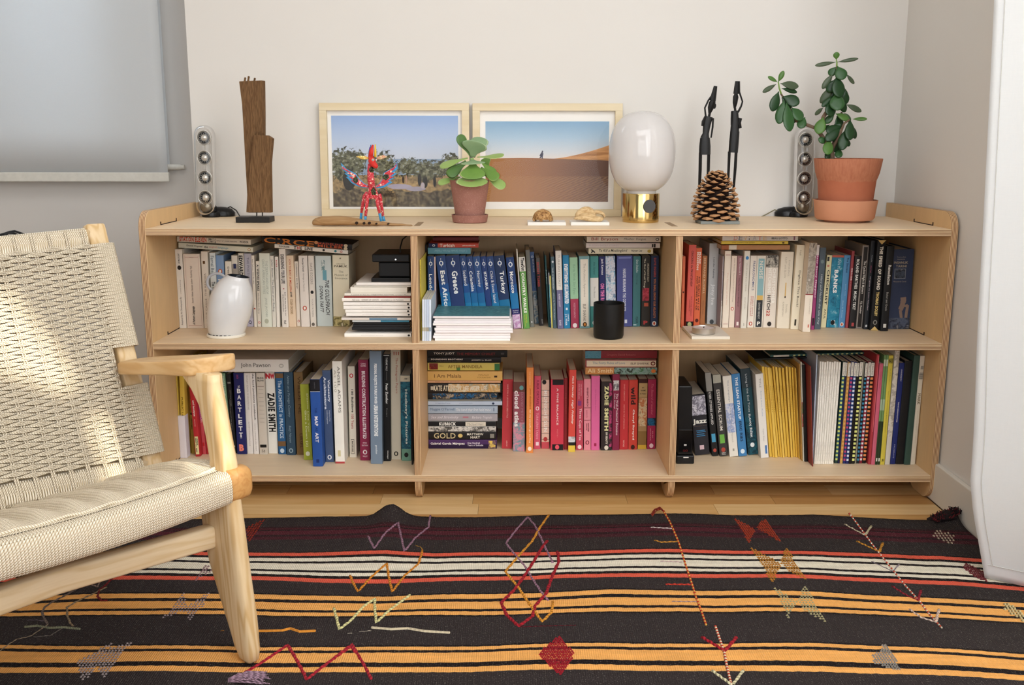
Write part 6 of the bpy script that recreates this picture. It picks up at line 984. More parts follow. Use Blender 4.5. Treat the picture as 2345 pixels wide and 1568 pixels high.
def leaf(root, A, tip, w, th, m, face=(0, -1, .4), curl=0., shape='jade', name='leaf', cup=0., parent_loc=None):
    """thick leaf from A to tip; w max width, th thickness"""
    A = np.array(A, float); T = np.array(tip, float); L = np.linalg.norm(T-A); ax = (T-A)/L; f = np.array(face, float); sd = np.cross(ax, f); sd /= np.linalg.norm(sd); nrm = np.cross(sd, ax)
    prof = {'jade': [(0, .10), (.08, .16), (.2, .48), (.35, .80), (.5, .97), (.65, 1), (.8, .87), (.91, .6), (.975, .32), (1, .06)], 'spoon': [(0, .2), (.1, .22), (.25, .34), (.42, .6), (.58, .88), (.72, 1), (.85, .95), (.94, .7), (.985, .4), (1, .05)]}[shape]
    mb = MB(); vs = []; n = 12
    for s, r in prof:
        bend = curl*(s*s)*L
        for k in range(n):
            a = 2*math.pi*k/n; u = math.cos(a)*r*w/2; v = math.sin(a)*th/2*min(1, r*1.6)*(1-.25*s)
            cc = cup*(math.cos(a)**2)*r*r*w
            vs.append(A+ax*s*L+sd*u+nrm*(v+cc+bend))
    m_ = len(prof); fs = [(j*n+k, j*n+(k+1) % n, (j+1)*n+(k+1) % n, (j+1)*n+k) for j in range(m_-1) for k in range(n)]+[tuple(range(n))[::-1], tuple((m_-1)*n+k for k in range(n))]
    uv = [[(abs(math.cos(2*math.pi*k/n))*1, 0)]*4 for j in range(m_-1) for k in range(n)]+[[(0, 0)]*n]*2
    mb.add(vs, fs, uv); o = obj(name, mb, m, root, off=tuple(root.location), smooth=True, uv=True); return o
G1, G2, G3 = leafmat('7E9C4E', '9CB56C', 'C2CE94'), leafmat('75946A', '92AC84', 'B8C8A0'), leafmat('5A8038', '7A9E4C', 'B2C478')
G4 = leafmat('456A34', '5C7E44', '8FA860')
q = lambda x, y, d=0: tuple(ony(980+x/4.611, 210+y/4.611, Yc+d))
LV = [((470, 690, 0), (505, 510, -.02), 250, G2, (0, -1, .1), .10, .10), ((480, 690, .01), (560, 480, .05), 190, G2, (0, -.6, 1), 0, 0), ((450, 680, -.0), (325, 455, -.005), 110, G4, (.5, -1, .2), 0, 0), ((520, 690, 0), (805, 690, -.01), 110, G1, (0, -.5, 1), .08, 0), ((420, 700, 0), (122, 770, -.015), 120, G1, (0, -.6, 1), -.10, 0), ((400, 730, 0), (205, 890, -.01), 110, G4, (.4, -1, .5), -.05, 0), ((400, 760, 0), (215, 880, -.03), 110, G4, (.2, -1, .7), -.05, 0), ((470, 720, -.03), (480, 765, -.055), 240, G2, (0, -.5, 1), 0, 0), ((475, 740, -.02), (470, 915, -.065), 255, G3, (0, -1, .5), -.05, .05), ((560, 740, 0), (710, 880, -.02), 90, G3, (0, -1, .6), .05, 0), ((560, 800, -.01), (740, 925, -.035), 115, G3, (0, -1, .6), .03, 0), ((590, 870, -.01), (812, 1008, -.03), 110, G1, (0, -1, .7), -.04, 0), ((470, 850, -.01), (460, 990, -.075), 310, G1, (0, -.8, .8), -.06, .05), ((340, 900, 0), (105, 960, -.01), 85, G1, (0, -.8, .8), -.05, 0), ((640, 790, .02), (600, 700, .05), 100, G3, (0, -1, .6), 0, 0)]
for A, T, w_, m, fc, cu, cp_ in LV: leaf(pt, q(*A), q(*T), w_*1.1/4.611*kq, .0045, m, fc, cu, 'spoon', cup=cp_)
obj('stem', MB().tube([q(455, 1000, 0), q(470, 850, 0), q(465, 700, 0)], [.006, .007, .005], 8), plain('8FAF6A', .6), pt, off=tuple(pt.location), smooth=True)
# ---------- white tiles with little brown objects
TL = plain('E6E3DE', .35, .03, 30)
for (xa, xb, xc, xd, yf, yk, nm) in ((1208.5, 1296, 1206, 1292, 516.3, 499, 'white marble tile under the small dark-topped turtle shape'), (1307.5, 1395.5, 1300, 1388, 516.3, 499, 'white marble tile under the pale tan wood lump')):
    a = onz(xa, yf, ZT); b_ = onz(xb, yf, ZT); hgt = .0088
    mb = MB().box((a[0], a[1], ZT+.0002), (b_[0], a[1]+.075, ZT+hgt)); tt = obj('marble_tile', mb, TL, None, off=(a[0], a[1], ZT), bevel=.0006); tt.location = (a[0], a[1], ZT); tag(tt, nm, 'tile', 'white marble tiles')
Yt = float(onz(1250, 516.3, ZT)[1]); ZTt = ZT+.0092
def blobby(name, label, cat, c, parts_, mat, disp=.004, ns=.012):
    t = thing(name, label, cat, c); return t
SHL = NT('brown_shell'); SHL.set(Roughness=.55); tc = SHL.n('TexCoord').outputs['Object']; n_ = SHL.noise(tc, 130, 5, .7, 1.2); SHL.col(SHL.ramp(n_, [(.35, '4A2A12'), (.45, '9A6E3E'), (.6, 'C9A06A'), (.75, 'DDBB88')])); SHL.bump(n_, .5, .002)
km = 1/pxm(Yt+.03, 1240, 490)
tu = thing('turtle_shell', 'small brown turtle-shaped wood piece with three feet on the left white tile', 'figurine', (float(ony(1243, 504, Yt+.03)[0]), Yt+.03, ZTt))
o = obj('shell', MB().lathe([(23.5*km, .0052), (22*km, 9*km+.004), (18*km, 17*km+.003), (12*km, 22*km+.003), (5*km, 25*km+.003), (.0005, 25.5*km+.003)], n=28, sy=.8), SHL.m, tu, smooth=True)
dm = o.modifiers.new('d', 'DISPLACE'); dm.texture = tx; dm.strength = .003; dm.mid_level = .5
for x_, y_ in ((-19, -6), (-4, -14), (16, -9), (20, 8), (-16, 10)):
    obj('foot', MB().tube([(x_*km, y_*km, .008), (x_*1.08*km, y_*1.1*km, .001)], [.0045, .0035], 8), SHL.m, tu, smooth=True)
TAN = NT('tan_wood_lump'); TAN.set(Roughness=.7); tc = TAN.n('TexCoord').outputs['Object']; n_ = TAN.noise(TAN.map(tc, (60, 60, 140)), 1, 5, .65, 1); TAN.col(TAN.ramp(n_, [(.3, 'A98458'), (.5, 'CDAE80'), (.7, 'DEC49A')])); TAN.bump(n_, .3, .002)
tl_ = thing('wood_lump', 'pale tan knobbly piece of wood on the right white tile', 'driftwood', (float(ony(1346, 504, Yt+.03)[0]), Yt+.03, ZTt))
for nm_, pts, rad in (('main_knob', [(-25, -2), (-24, 10), (-12, 22), (0, 24), (12, 16), (18, 6)], [4, 9, 10, 11, 9, 4]), ('lower_tongue', [(-34, 5), (-20, 7), (0, 6), (18, 3.5), (30, 4), (36, 6)], [1.5, 5, 7, 7, 6.5, 3]), ('side_knob', [(12, 16), (20, 20), (30, 18), (37, 14), (39, 5)], [5, 5, 4.5, 4, 2.5]), ('front_lobe', [(-22, 6), (-10, 10), (6, 10), (20, 8)], [5, 9, 9, 5])):
    dy = {'main_knob': .008, 'lower_tongue': -.012, 'side_knob': .006, 'front_lobe': -.004}[nm_]
    o = obj(nm_, MB().tube([(a*km, dy, max(b_*km, 0)+.002) for a, b_ in pts], [r_*km for r_ in rad], 12, upv=(0, -1, 0)), TAN.m, tl_, smooth=True, sub=1)
# ---------- globe lamp
lb = onz(1472, 511, ZT); kl = 1/pxm(lb[1]+.05, 1472, 400); RB = 42.5*kl; Yl = lb[1]+RB
lp = thing('globe_lamp', 'table lamp with a white opal glass globe on a polished brass cylinder base', 'lamp', (lb[0], Yl, ZT))
brass = NT('polished_brass'); brass.set(Metallic=1, Roughness=.12); brass.col(lin('CDB074'))
hz = lambda y: (509.5-y)*kl*1.0
o = obj('brass_base', MB().lathe([(RB*.97, .0003), (RB*.985, .004), (RB*.985, .0065), (RB*.965, .0068), (RB*.965, .008), (RB, .0085), (RB, hz(445.5)), (RB*.985, hz(444)), (RB*.8, hz(444))], n=64), brass.m, lp); smooth_angle(o, 30)
opal = NT('opal_glass'); opal.set(Roughness=.06, Transmission_Weight=0, Coat_Weight=.3); opal.b.inputs['Subsurface Weight'].default_value = .6; opal.b.inputs['Subsurface Radius'].default_value = (.05, .05, .05); opal.b.inputs['Subsurface Scale'].default_value = .5; opal.col(lin('D2CFCE'))
gp = []; cy_ = 352; 
for k_ in range(0, 33):
    a = -math.pi/2+math.pi*k_/32; ex = 2.35; c1, s1 = math.cos(a), math.sin(a)
    r = 75.5*(abs(c1)**(2/ex)); yy = (92.5*(abs(s1)**(2/ex)))*(1 if s1 > 0 else -1)
    if s1 < 0 and r < 33: continue
    gp.append((max(r, .01)*kl, hz(cy_-yy)))
gp = [(33*kl, hz(444.3))]+[g_ for g_ in gp if g_[1] > hz(444)]
go_ = obj('glass_globe', MB().lathe(gp, n=64, cap=True), opal.m, lp, smooth=True); smooth_angle(go_, 50)
o = obj('dimmer_knob', MB().lathe([(15*kl, 0), (15*kl, .003), (14.2*kl, .004), (.0002, .004)], n=32, cap=False), plain('4C4B4D', .55), lp); smooth_angle(o); an = math.asin(14*kl/RB)
o.location = (math.sin(an)*RB*.985, -math.cos(an)*RB*.985, hz(471.5)); o.rotation_euler = (math.pi/2, 0, an)
# ---------- slate tile, pine cone, two dark figures
Ysl = float(onz(1640, 513.6, ZT)[1]); a = onz(1605, 513.6, ZT); b_ = onz(1694, 513.6, ZT)
slt = obj('slate_tile', MB().box((a[0], Ysl, ZT+.0002), (b_[0], Ysl+.09, ZT+.0085)), plain('7E8380', .6, .06, 40), None, off=(a[0], Ysl, ZT), bevel=.0006); slt.location = (a[0], Ysl, ZT); tag(slt, 'grey slate tile under the pine cone', 'tile')
Yp_ = Ysl+.052; kp = 1/pxm(Yp_, 1640, 450); zc0 = ZT+.0092; cx = float(ony(1638.5, 470, Yp_)[0])
pc_ = thing('pine_cone', 'large open brown pine cone standing on the grey slate tile', 'pine cone', (cx, Yp_, zc0))
SCB = NT('cone_scale'); SCB.set(Roughness=.7); tc = SCB.n('TexCoord').outputs['UV']; sp = SCB.n('SeparateXYZ'); SCB.l(tc, sp.inputs[0]); n_ = SCB.noise(SCB.n('TexCoord').outputs['Object'], 500, 3)
SCB.col(SCB.mix(SCB.math('GREATER_THAN', sp.outputs[0], .5), lin('3A2012'), SCB.mix(n_, lin('9A6C46'), lin('C59A70'))))
core = [(.001, 0), (46*kp, .002), (54*kp, .018), (54*kp, .040), (47*kp, .068), (37*kp, .093), (25*kp, .114), (13*kp, .127), (.001, .132)]
obj('core', MB().lathe([(r*.55, z) for r, z in core], n=20, cap=False), plain('24130A', .9), pc_, smooth=True)
# one scale mesh, reused
sm_ = MB(); w2, ln = .5, 1.0
V = [(-.16, 0, -.05), (.16, 0, -.05), (.16, 0, .05), (-.16, 0, .05), (-.42, .62, -.05), (.42, .62, -.05), (.42, .62, .10), (-.42, .62, .10), (-.5, .80, .0), (.5, .80, .0), (0, .92, .28), (0, 1.02, .02), (0, .86, -.14)]
F_ = [(0, 1, 5, 4), (1, 2, 6, 5), (2, 3, 7, 6), (3, 0, 4, 7), (4, 5, 9, 12), (4, 12, 8), (5, 6, 9), (7, 4, 8), (7, 10, 6), (6, 10, 9), (7, 8, 10), (8, 11, 10), (10, 11, 9), (8, 12, 11), (12, 9, 11)]
F_ = [(0, 1, 5, 4), (1, 2, 6, 5), (2, 3, 7, 6), (3, 0, 4, 7), (4, 5, 12), (4, 12, 8), (5, 9, 12), (5, 6, 9), (7, 4, 8), (7, 6, 10), (6, 9, 10), (7, 10, 8), (8, 10, 11), (10, 9, 11), (8, 11, 12), (12, 11, 9)]
uvs = [[(0, 0)]*len(f) for f in F_[:9]]+[[(1, 1)]*3 for f in F_[9:]]
sm_.add(V, F_, uvs)
proto = obj('scale', sm_, SCB.m, pc_, uv=True); N = 112; zs2 = [z for r, z in core]; rs2 = [r for r, z in core]
for i in range(N):
    f_ = i/(N-1); z = .007+.118*(f_**1.0); r = np.interp(z, zs2, rs2); a = i*2.39996; o = proto if i == 0 else proto.copy()
    if i: C.objects.link(o)
    s_ = (.036-.015*f_)*random.uniform(.92, 1.08); tilt = math.radians(-14+62*f_**1.5)
    ln_ = max(.012, r*.62)
    o.location = (math.sin(a)*max(0, r-ln_)*1., -math.cos(a)*max(0, r-ln_)*1., z); o.rotation_euler = (tilt, random.uniform(-.12, .12), a+math.pi); o.scale = (s_*.92, ln_*1.08/1.0, s_*.70)
EB = plain('0B0A0A', .42, .08, 90, bump=.15)
def figure(label, dx, parts_):
    P_ = lambda x, y, d=0: tuple(float(v) for v in ony(1380+x/4.1275, 170+y/4.1275, Yf+d))
    t = thing('carved_figure', label, 'figurine', tuple(onz(1380+dx/4.1275, 507, ZT)), 'tall thin dark carved figures')
    t.location[1] = Yf; t.location[2] = ZT
    kk = 1/4.1275/pxm(Yf, 1640, 350)
    for nm, pts, rad in parts_:
        q_ = obj(nm, MB().tube([P_(*p) for p in pts], [(r*kk if not isinstance(r, tuple) else (r[0]*kk, r[1]*kk)) for r in rad], 8, upv=(0, -1, 0)), EB, t, off=tuple(t.location)); smooth_angle(q_, 35)
    return t
Yf = Ysl+.145
figure('thin dark carved figure with tall pointed hat, left one behind the pine cone', 950, [
 ('base_block', [(965, 1392), (965, 1355)], [(75, 60), (75, 60)]),
 ('leg', [(925, 740), (922, 900), (915, 1080), (912, 1360)], [16, 16, 13, 15]), ('leg', [(1003, 740), (1000, 880), (992, 1080), (985, 1360)], [15, 15, 13, 15]),
 ('skirt', [(968, 600), (967, 680), (965, 760)], [(46, 34), (54, 36), (55, 36)]), ('torso', [(1002, 400), (985, 480), (975, 560), (966, 605)], [(40, 24), (36, 26), (30, 26), (44, 30)]),
 ('shawl', [(975, 400), (955, 450), (945, 490)], [(14, 20), (20, 22), (14, 18)]), ('neck', [(1005, 405), (1014, 360)], [12, 12]),
 ('head', [(1010, 370), (1022, 320), (1036, 275), (1048, 240)], [(12, 12), (28, 24), (33, 26), (20, 20)]), ('face', [(1055, 325), (1062, 300), (1065, 280)], [(8, 8), (12, 10), (7, 8)]),
 ('hat', [(1040, 250), (1050, 200), (1068, 112)], [(30, 26), (26, 22), (17, 16)]), ('raised_arm', [(975, 400), (966, 318), (1000, 245), (1042, 190)], [9, 8, 8, 9]), ('lower_arm', [(1045, 415), (1040, 500), (1025, 600)], [9, 9, 7])])
figure('thin dark carved figure carrying a baby, right one behind the pine cone', 1215, [
 ('base_block', [(1213, 1392), (1213, 1355)], [(75, 60), (75, 60)]),
 ('leg', [(1198, 730), (1192, 880), (1182, 1080), (1176, 1360)], [14, 13, 12, 15]), ('leg', [(1262, 730), (1254, 880), (1238, 1080), (1228, 1360)], [14, 14, 12, 15]),
 ('skirt', [(1250, 540), (1242, 640), (1234, 740)], [(44, 32), (46, 34), (45, 34)]), ('torso', [(1250, 345), (1252, 430), (1248, 545)], [(32, 24), (36, 26), (42, 30)]),
 ('baby', [(1300, 510), (1290, 460), (1302, 415)], [(16, 20), (18, 22), (18, 16)]), ('neck', [(1254, 350), (1250, 310)], [11, 11]),
 ('head', [(1248, 322), (1252, 270), (1258, 215), (1262, 185)], [(10, 12), (23, 22), (27, 24), (16, 18)]), ('hat', [(1268, 185), (1272, 120), (1276, 66)], [(33, 28), (28, 24), (23, 20)]),
 ('raised_arm', [(1280, 360), (1310, 300), (1322, 258), (1300, 190), (1285, 150)], [10, 9, 8, 8, 10]), ('side_arm', [(1222, 350), (1218, 420), (1216, 480)], [9, 8, 6])])
# ---------- terracotta pot with the jade plant
tb = onz(1935, 512, ZT); kt = 1/pxm(tb[1]+.08, 1935, 440); Yj = tb[1]+68*kt; cxj = float(onz(1935, 500, ZT)[0]); cxj = float(ony(1938, 430, Yj)[0])
TC = NT('terracotta'); TC.set(Roughness=.8); tc = TC.n('TexCoord').outputs['Object']; n_ = TC.noise(tc, 18, 5, .6); n2 = TC.noise(TC.map(tc, (160, 160, 30)), 1, 3, .6); sp = TC.n('SeparateXYZ'); TC.l(tc, sp.inputs[0])
up_ = TC.math('GREATER_THAN', TC.math('ADD', sp.outputs[2], TC.math('MULTIPLY', n_, .02)), .125)
TC.col(TC.mix(TC.math('MULTIPLY', up_, .85), TC.mix(n_, lin('A45C42'), lin('B87052')), TC.mix(n2, lin('94503A'), lin('C98A68')))); TC.bump(n2, .15, .001)
TC2 = plain('CC9070', .8, .04, 20)
jp = thing('jade_plant', 'jade plant with thick green leaves in a large terracotta pot at the right end', 'plant', (cxj, Yj, ZT))
zj = lambda yp: (507.5-yp)*kt*1.005
o = obj('pot', MB().lathe([(58*kt, .012), (60*kt, zj(462)), (64.5*kt, zj(414)), (66.5*kt, zj(409)), (70.5*kt, zj(397)), (75.5*kt, zj(367)), (75*kt, zj(365.5)), (70*kt, zj(366)), (66*kt, zj(380))], n=56), TC.m, jp); smooth_angle(o, 35)
o = obj('saucer', MB().lathe([(45*kt, 0), (47*kt, .004), (62*kt, .006), (66*kt, .012), (70.5*kt, zj(462)), (71.5*kt, zj(458.5)), (69*kt, zj(458)), (65*kt, .015)], n=56), TC2, jp); smooth_angle(o, 35)
obj('soil', MB().lathe([(.001, zj(377)), (67*kt, zj(378))], n=24), plain('3A2A20', .9, .2, 200), jp)
J = lambda x, y, d=0: tuple(float(v) for v in ony(1720+x/3.5636, 100+y/3.5636, Yj+d))
ST = plain('6E5A48', .8, .1, 60); STG = plain('7FA052', .5)
for pts, rad, m in (([(655, 990, 0), (655, 900, 0), (620, 820, 0), (575, 750, .0)], [.010, .009, .007, .006], ST), ([(575, 750, 0), (530, 690, 0), (450, 660, 0), (370, 630, .01), (300, 500, .01), (245, 410, 0)], [.006, .0045, .0045, .0045, .0035, .0025], ST), ([(560, 720, 0), (590, 600, .0), (650, 500, .01), (700, 400, .01), (700, 280, 0), (700, 190, 0)], [.006, .0055, .005, .0045, .0035, .0025], ST), ([(650, 880, 0), (720, 750, -.01), (760, 650, -.02), (805, 620, -.02)], [.006, .004, .003, .0025], ST), ([(245, 410, 0), (230, 360, 0), (222, 310, 0)], [.0026, .0022, .0018], STG), ([(700, 190, 0), (700, 150, 0), (696, 130, 0)], [.0026, .002, .0016], STG), ([(655, 900, 0), (700, 700, .02), (740, 560, .03)], [.006, .004, .003], ST)):
    obj('stem', MB().tube([J(*p) for p in pts], rad, 8), m, jp, off=tuple(jp.location), smooth=True)
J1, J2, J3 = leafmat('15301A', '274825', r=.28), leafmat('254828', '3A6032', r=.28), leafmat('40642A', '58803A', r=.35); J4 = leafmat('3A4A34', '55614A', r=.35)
# (base, tip, width, material, facing) in zoom pixels
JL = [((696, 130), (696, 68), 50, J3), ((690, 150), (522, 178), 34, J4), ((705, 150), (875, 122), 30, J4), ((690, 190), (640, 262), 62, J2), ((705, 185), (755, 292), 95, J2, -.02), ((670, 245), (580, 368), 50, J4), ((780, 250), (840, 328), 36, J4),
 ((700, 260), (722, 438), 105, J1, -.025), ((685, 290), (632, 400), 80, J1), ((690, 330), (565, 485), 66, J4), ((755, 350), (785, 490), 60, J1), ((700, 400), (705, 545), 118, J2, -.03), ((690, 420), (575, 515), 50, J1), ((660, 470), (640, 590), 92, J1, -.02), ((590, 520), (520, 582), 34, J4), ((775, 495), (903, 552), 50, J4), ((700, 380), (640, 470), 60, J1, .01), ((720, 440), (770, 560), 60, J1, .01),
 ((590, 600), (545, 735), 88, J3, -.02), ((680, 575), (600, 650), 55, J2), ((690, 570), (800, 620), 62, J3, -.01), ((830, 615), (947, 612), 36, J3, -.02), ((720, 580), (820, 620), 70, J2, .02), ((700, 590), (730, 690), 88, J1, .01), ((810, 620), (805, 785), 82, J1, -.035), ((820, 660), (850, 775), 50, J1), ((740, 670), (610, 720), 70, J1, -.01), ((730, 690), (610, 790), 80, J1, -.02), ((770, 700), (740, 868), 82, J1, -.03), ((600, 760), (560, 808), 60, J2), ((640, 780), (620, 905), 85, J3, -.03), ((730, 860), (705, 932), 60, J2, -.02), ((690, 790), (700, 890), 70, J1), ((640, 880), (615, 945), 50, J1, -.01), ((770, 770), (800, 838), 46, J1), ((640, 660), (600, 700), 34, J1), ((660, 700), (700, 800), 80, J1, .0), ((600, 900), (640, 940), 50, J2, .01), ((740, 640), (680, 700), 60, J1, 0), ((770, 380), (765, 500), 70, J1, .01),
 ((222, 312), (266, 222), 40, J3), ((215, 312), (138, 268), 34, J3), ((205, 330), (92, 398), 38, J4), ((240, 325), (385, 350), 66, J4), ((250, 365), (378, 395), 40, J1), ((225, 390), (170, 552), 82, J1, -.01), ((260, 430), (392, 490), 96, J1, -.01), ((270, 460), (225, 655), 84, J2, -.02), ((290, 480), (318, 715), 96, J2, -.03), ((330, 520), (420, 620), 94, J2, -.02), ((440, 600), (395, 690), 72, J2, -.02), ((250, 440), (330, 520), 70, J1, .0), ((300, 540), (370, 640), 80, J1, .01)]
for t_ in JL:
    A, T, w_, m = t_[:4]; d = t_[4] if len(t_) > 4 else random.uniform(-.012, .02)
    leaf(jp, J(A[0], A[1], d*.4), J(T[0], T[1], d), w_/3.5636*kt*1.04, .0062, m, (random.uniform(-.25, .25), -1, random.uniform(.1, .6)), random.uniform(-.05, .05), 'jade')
# ---------- things inside the bays
vb = onz(526, 775.5, ZM); kv = 1/pxm(vb[1]+.04, 526, 700); Yv = vb[1]+.040
co_ = thing('oval_coaster', 'white oval ceramic coaster with a dark scalloped rim under the white vase', 'coaster', (float(ony(518.5, 770, Yv)[0]), Yv, ZM))
o = obj('coaster_plate', MB().lathe([(42*kv, 0), (43.5*kv, .002), (43.5*kv, .0065), (42*kv, .008), (.001, .008)], n=40, sy=.95, cap=False), plain('EEE9DC', .3), co_); smooth_angle(o)
rg = MB()
for j in range(26):
    a = j*2*math.pi/26; rg.tube([(39*kv*math.cos(a), 37*kv*math.sin(a), .0083), (39*kv*math.cos(a+.14), 37*kv*math.sin(a+.14), .0086)], .0014, 5)
stuff(obj('dark_scallops', rg, plain('2A2220', .4), co_))
GLZ = NT('white_glaze'); GLZ.set(Roughness=.08, Coat_Weight=.5); tc = GLZ.n('TexCoord').outputs['Object']; n_ = GLZ.noise(tc, 14, 3); GLZ.col(GLZ.mix(n_, lin('D3D4D6'), lin('E6E6E6')))
vs_ = thing('leaning_vase', 'glossy white lopsided ceramic jug with a looped handle and dark mouth', 'vase', (float(ony(518, 770, Yv)[0]), Yv, ZM+.0088))
VP = lambda x, y, d=0: np.array(ony(380+x/5.6, 520+y/5.6, Yv+d), float)
rings = [(1385, 572, 985), (1368, 560, 1000), (1310, 542, 1022), (1200, 531, 1060), (1100, 534, 1090), (1000, 543, 1107), (900, 566, 1115), (820, 597, 1105), (760, 640, 1092), (710, 678, 1075), (670, 725, 1060), (645, 765, 1058), (628, 795, 1072)]
mb = MB(); vv = []; n = 36
for i, (yy, a, b_) in enumerate(rings):
    c_ = VP((a+b_)/2, yy); rx = (VP(b_, yy)-VP(a, yy))[0]/2; ry = rx*.92 if yy > 700 else rx*.85
    for k_ in range(n):
        t_ = 2*math.pi*k_/n; tiltz = -rx*math.cos(t_)*(.02+.15*max(0, (i-6)/6)) 
        vv.append((c_[0]+rx*math.cos(t_), c_[1]+ry*math.sin(t_), c_[2]+tiltz))
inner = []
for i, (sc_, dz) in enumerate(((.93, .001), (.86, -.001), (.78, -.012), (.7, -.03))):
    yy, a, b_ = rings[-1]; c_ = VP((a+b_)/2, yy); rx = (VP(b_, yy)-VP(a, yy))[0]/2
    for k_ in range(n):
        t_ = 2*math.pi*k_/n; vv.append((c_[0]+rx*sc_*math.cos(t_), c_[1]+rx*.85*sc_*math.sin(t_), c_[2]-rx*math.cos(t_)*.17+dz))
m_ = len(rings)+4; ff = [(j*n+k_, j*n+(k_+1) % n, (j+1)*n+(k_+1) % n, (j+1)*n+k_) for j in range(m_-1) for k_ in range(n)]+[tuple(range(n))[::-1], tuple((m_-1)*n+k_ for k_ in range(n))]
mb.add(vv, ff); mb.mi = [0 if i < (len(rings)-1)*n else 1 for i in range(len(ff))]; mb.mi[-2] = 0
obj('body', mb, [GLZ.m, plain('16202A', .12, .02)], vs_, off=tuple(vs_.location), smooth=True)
obj('handle', MB().tube([VP(*p) for p in ((765, 650), (735, 618), (690, 597), (640, 592), (585, 608), (545, 645), (528, 695), (535, 745), (560, 785), (600, 812), (625, 815))], [(.0038, .0024)]*11, 10, upv=(0, -1, 0)), plain('A9A9AC', .12, .03), vs_, off=tuple(vs_.location), smooth=True)
# black candle jar
cbp = onz(1396.5, 779, ZM); kc = 1/pxm(cbp[1]+.04, 1396, 735); rj = 34.6*kc
cj = thing('candle_jar', 'matte black round candle jar standing in the upper middle bay', 'candle', (cbp[0], cbp[1]+rj, ZM))
CJ = NT('matte_black'); CJ.set(Roughness=.42); CJ.col(lin('121212')); hj = (779-700)*kc*1.02
o = obj('jar', MB().lathe([(rj*.86, .0003), (rj*.95, .002), (rj, .008), (rj*1.015, hj*.5), (rj*1.02, hj), (rj*.985, hj+.0006), (rj*.95, hj-.001), (rj*.94, hj*.42)], n=56), CJ.m, cj); smooth_angle(o, 40)
obj('wax', MB().lathe([(.001, hj*.43), (rj*.93, hj*.43)], n=24), plain('1A1A1C', .5), cj)
# tealight on a tile
ta = onz(1584, 777, ZM); tb_ = onz(1671.5, 777, ZM); tk = onz(1571, 752.5, ZM)
tl2 = obj('stone_coaster', MB().box((ta[0], ta[1], ZM+.0002), (tb_[0], ta[1]+(tk[1]-ta[1])*.98, ZM+.0085)), plain('E2DACC', .5, .03, 40), None, off=(ta[0], ta[1], ZM), bevel=.0006); tl2.location = (ta[0], ta[1], ZM); tag(tl2, 'square off-white stone coaster under the silver tealight', 'coaster')
ktl = 1/pxm(ta[1]+.04, 1616, 755); tp = ony(1616, 766, ta[1]+.012)
te = thing('tealight', 'silver metal tealight candle on the off-white stone coaster', 'candle', (tp[0], ta[1]+.012+26*ktl, ZM+.0088))
o = obj('metal_cup', MB().lathe([(24*ktl, 0), (26*ktl, .0015), (26.6*ktl, .0165), (27*ktl, .017), (26*ktl, .0172), (25.5*ktl, .014)], n=44), plain('CFCCC8', .3, .02, metal=.9), te); smooth_angle(o, 35)
obj('wax', MB().lathe([(.001, .0145), (25.6*ktl, .0148)], n=28), plain('DCD2D0', .4), te)
obj('wick', MB().tube([(0, 0, .014), (.0005, 0, .019)], .0012, 6), plain('15120F', .8), te)
# black tall router at the lower right
rb = onz(1570, 1062.5, ZB); Yr = rb[1]; X = lambda x, y: float(ony(x, y, Yr)[0]); Z = lambda y: float(ony(1570, y, Yr)[2])
ro = thing('tower_router', 'tall black wireless router standing against the divider beside the jazz book', 'router', (rb[0], Yr, ZB))
RL = tuple(ro.location)
obj('body', MB().prism([(X(1554, 1000), Z(1043)), (X(1588, 1000), Z(1043)), (X(1586, 900), Z(888)), (X(1584, 890), Z(885)), (X(1555, 890), Z(885)), (X(1553.5, 900), Z(888))], 1, Yr+.006, Yr+.13), plain('101113', .35, .02), ro, off=RL, bevel=.003)
obj('base', MB().box((X(1549, 1050), Yr, ZB+.0003), (X(1590, 1050), Yr+.14, Z(1043))), plain('0C0D0F', .4, .02), ro, off=RL, bevel=.003)
obj('gloss_panel', MB().box((X(1555, 1000), Yr+.0048, Z(1041)), (X(1586, 1000), Yr+.0062, Z(985))), plain('08090A', .12, .01), ro, off=RL, bevel=.0006)
for (x0, x1, y0, y1, c_, nm) in ((1565, 1577, 1045.8, 1048.4, 'EDEBE6', 'lettering_bar'), (1567, 1573, 1017.5, 1021.5, 'B9B7B4', 'indicator')):
    obj(nm, MB().box((X(x0, y0), Yr-.0006 if y0 > 1040 else Yr+.004, Z(y1)), (X(x1, y0), Yr+.003 if y0 > 1040 else Yr+.0049, Z(y0))), ink(c_), ro, off=RL)
for sx in (-1, 1):
    obj('red_ring', MB().tube([(X(1570+2.8*sx, 1033)+.0028*math.cos(a), Yr+.0046, Z(1033)+.0026*math.sin(a)) for a in np.linspace(0, 2*math.pi, 13)[:-1]], .00045, 4, closed=True), ink('7A1A1A'), ro, off=RL)
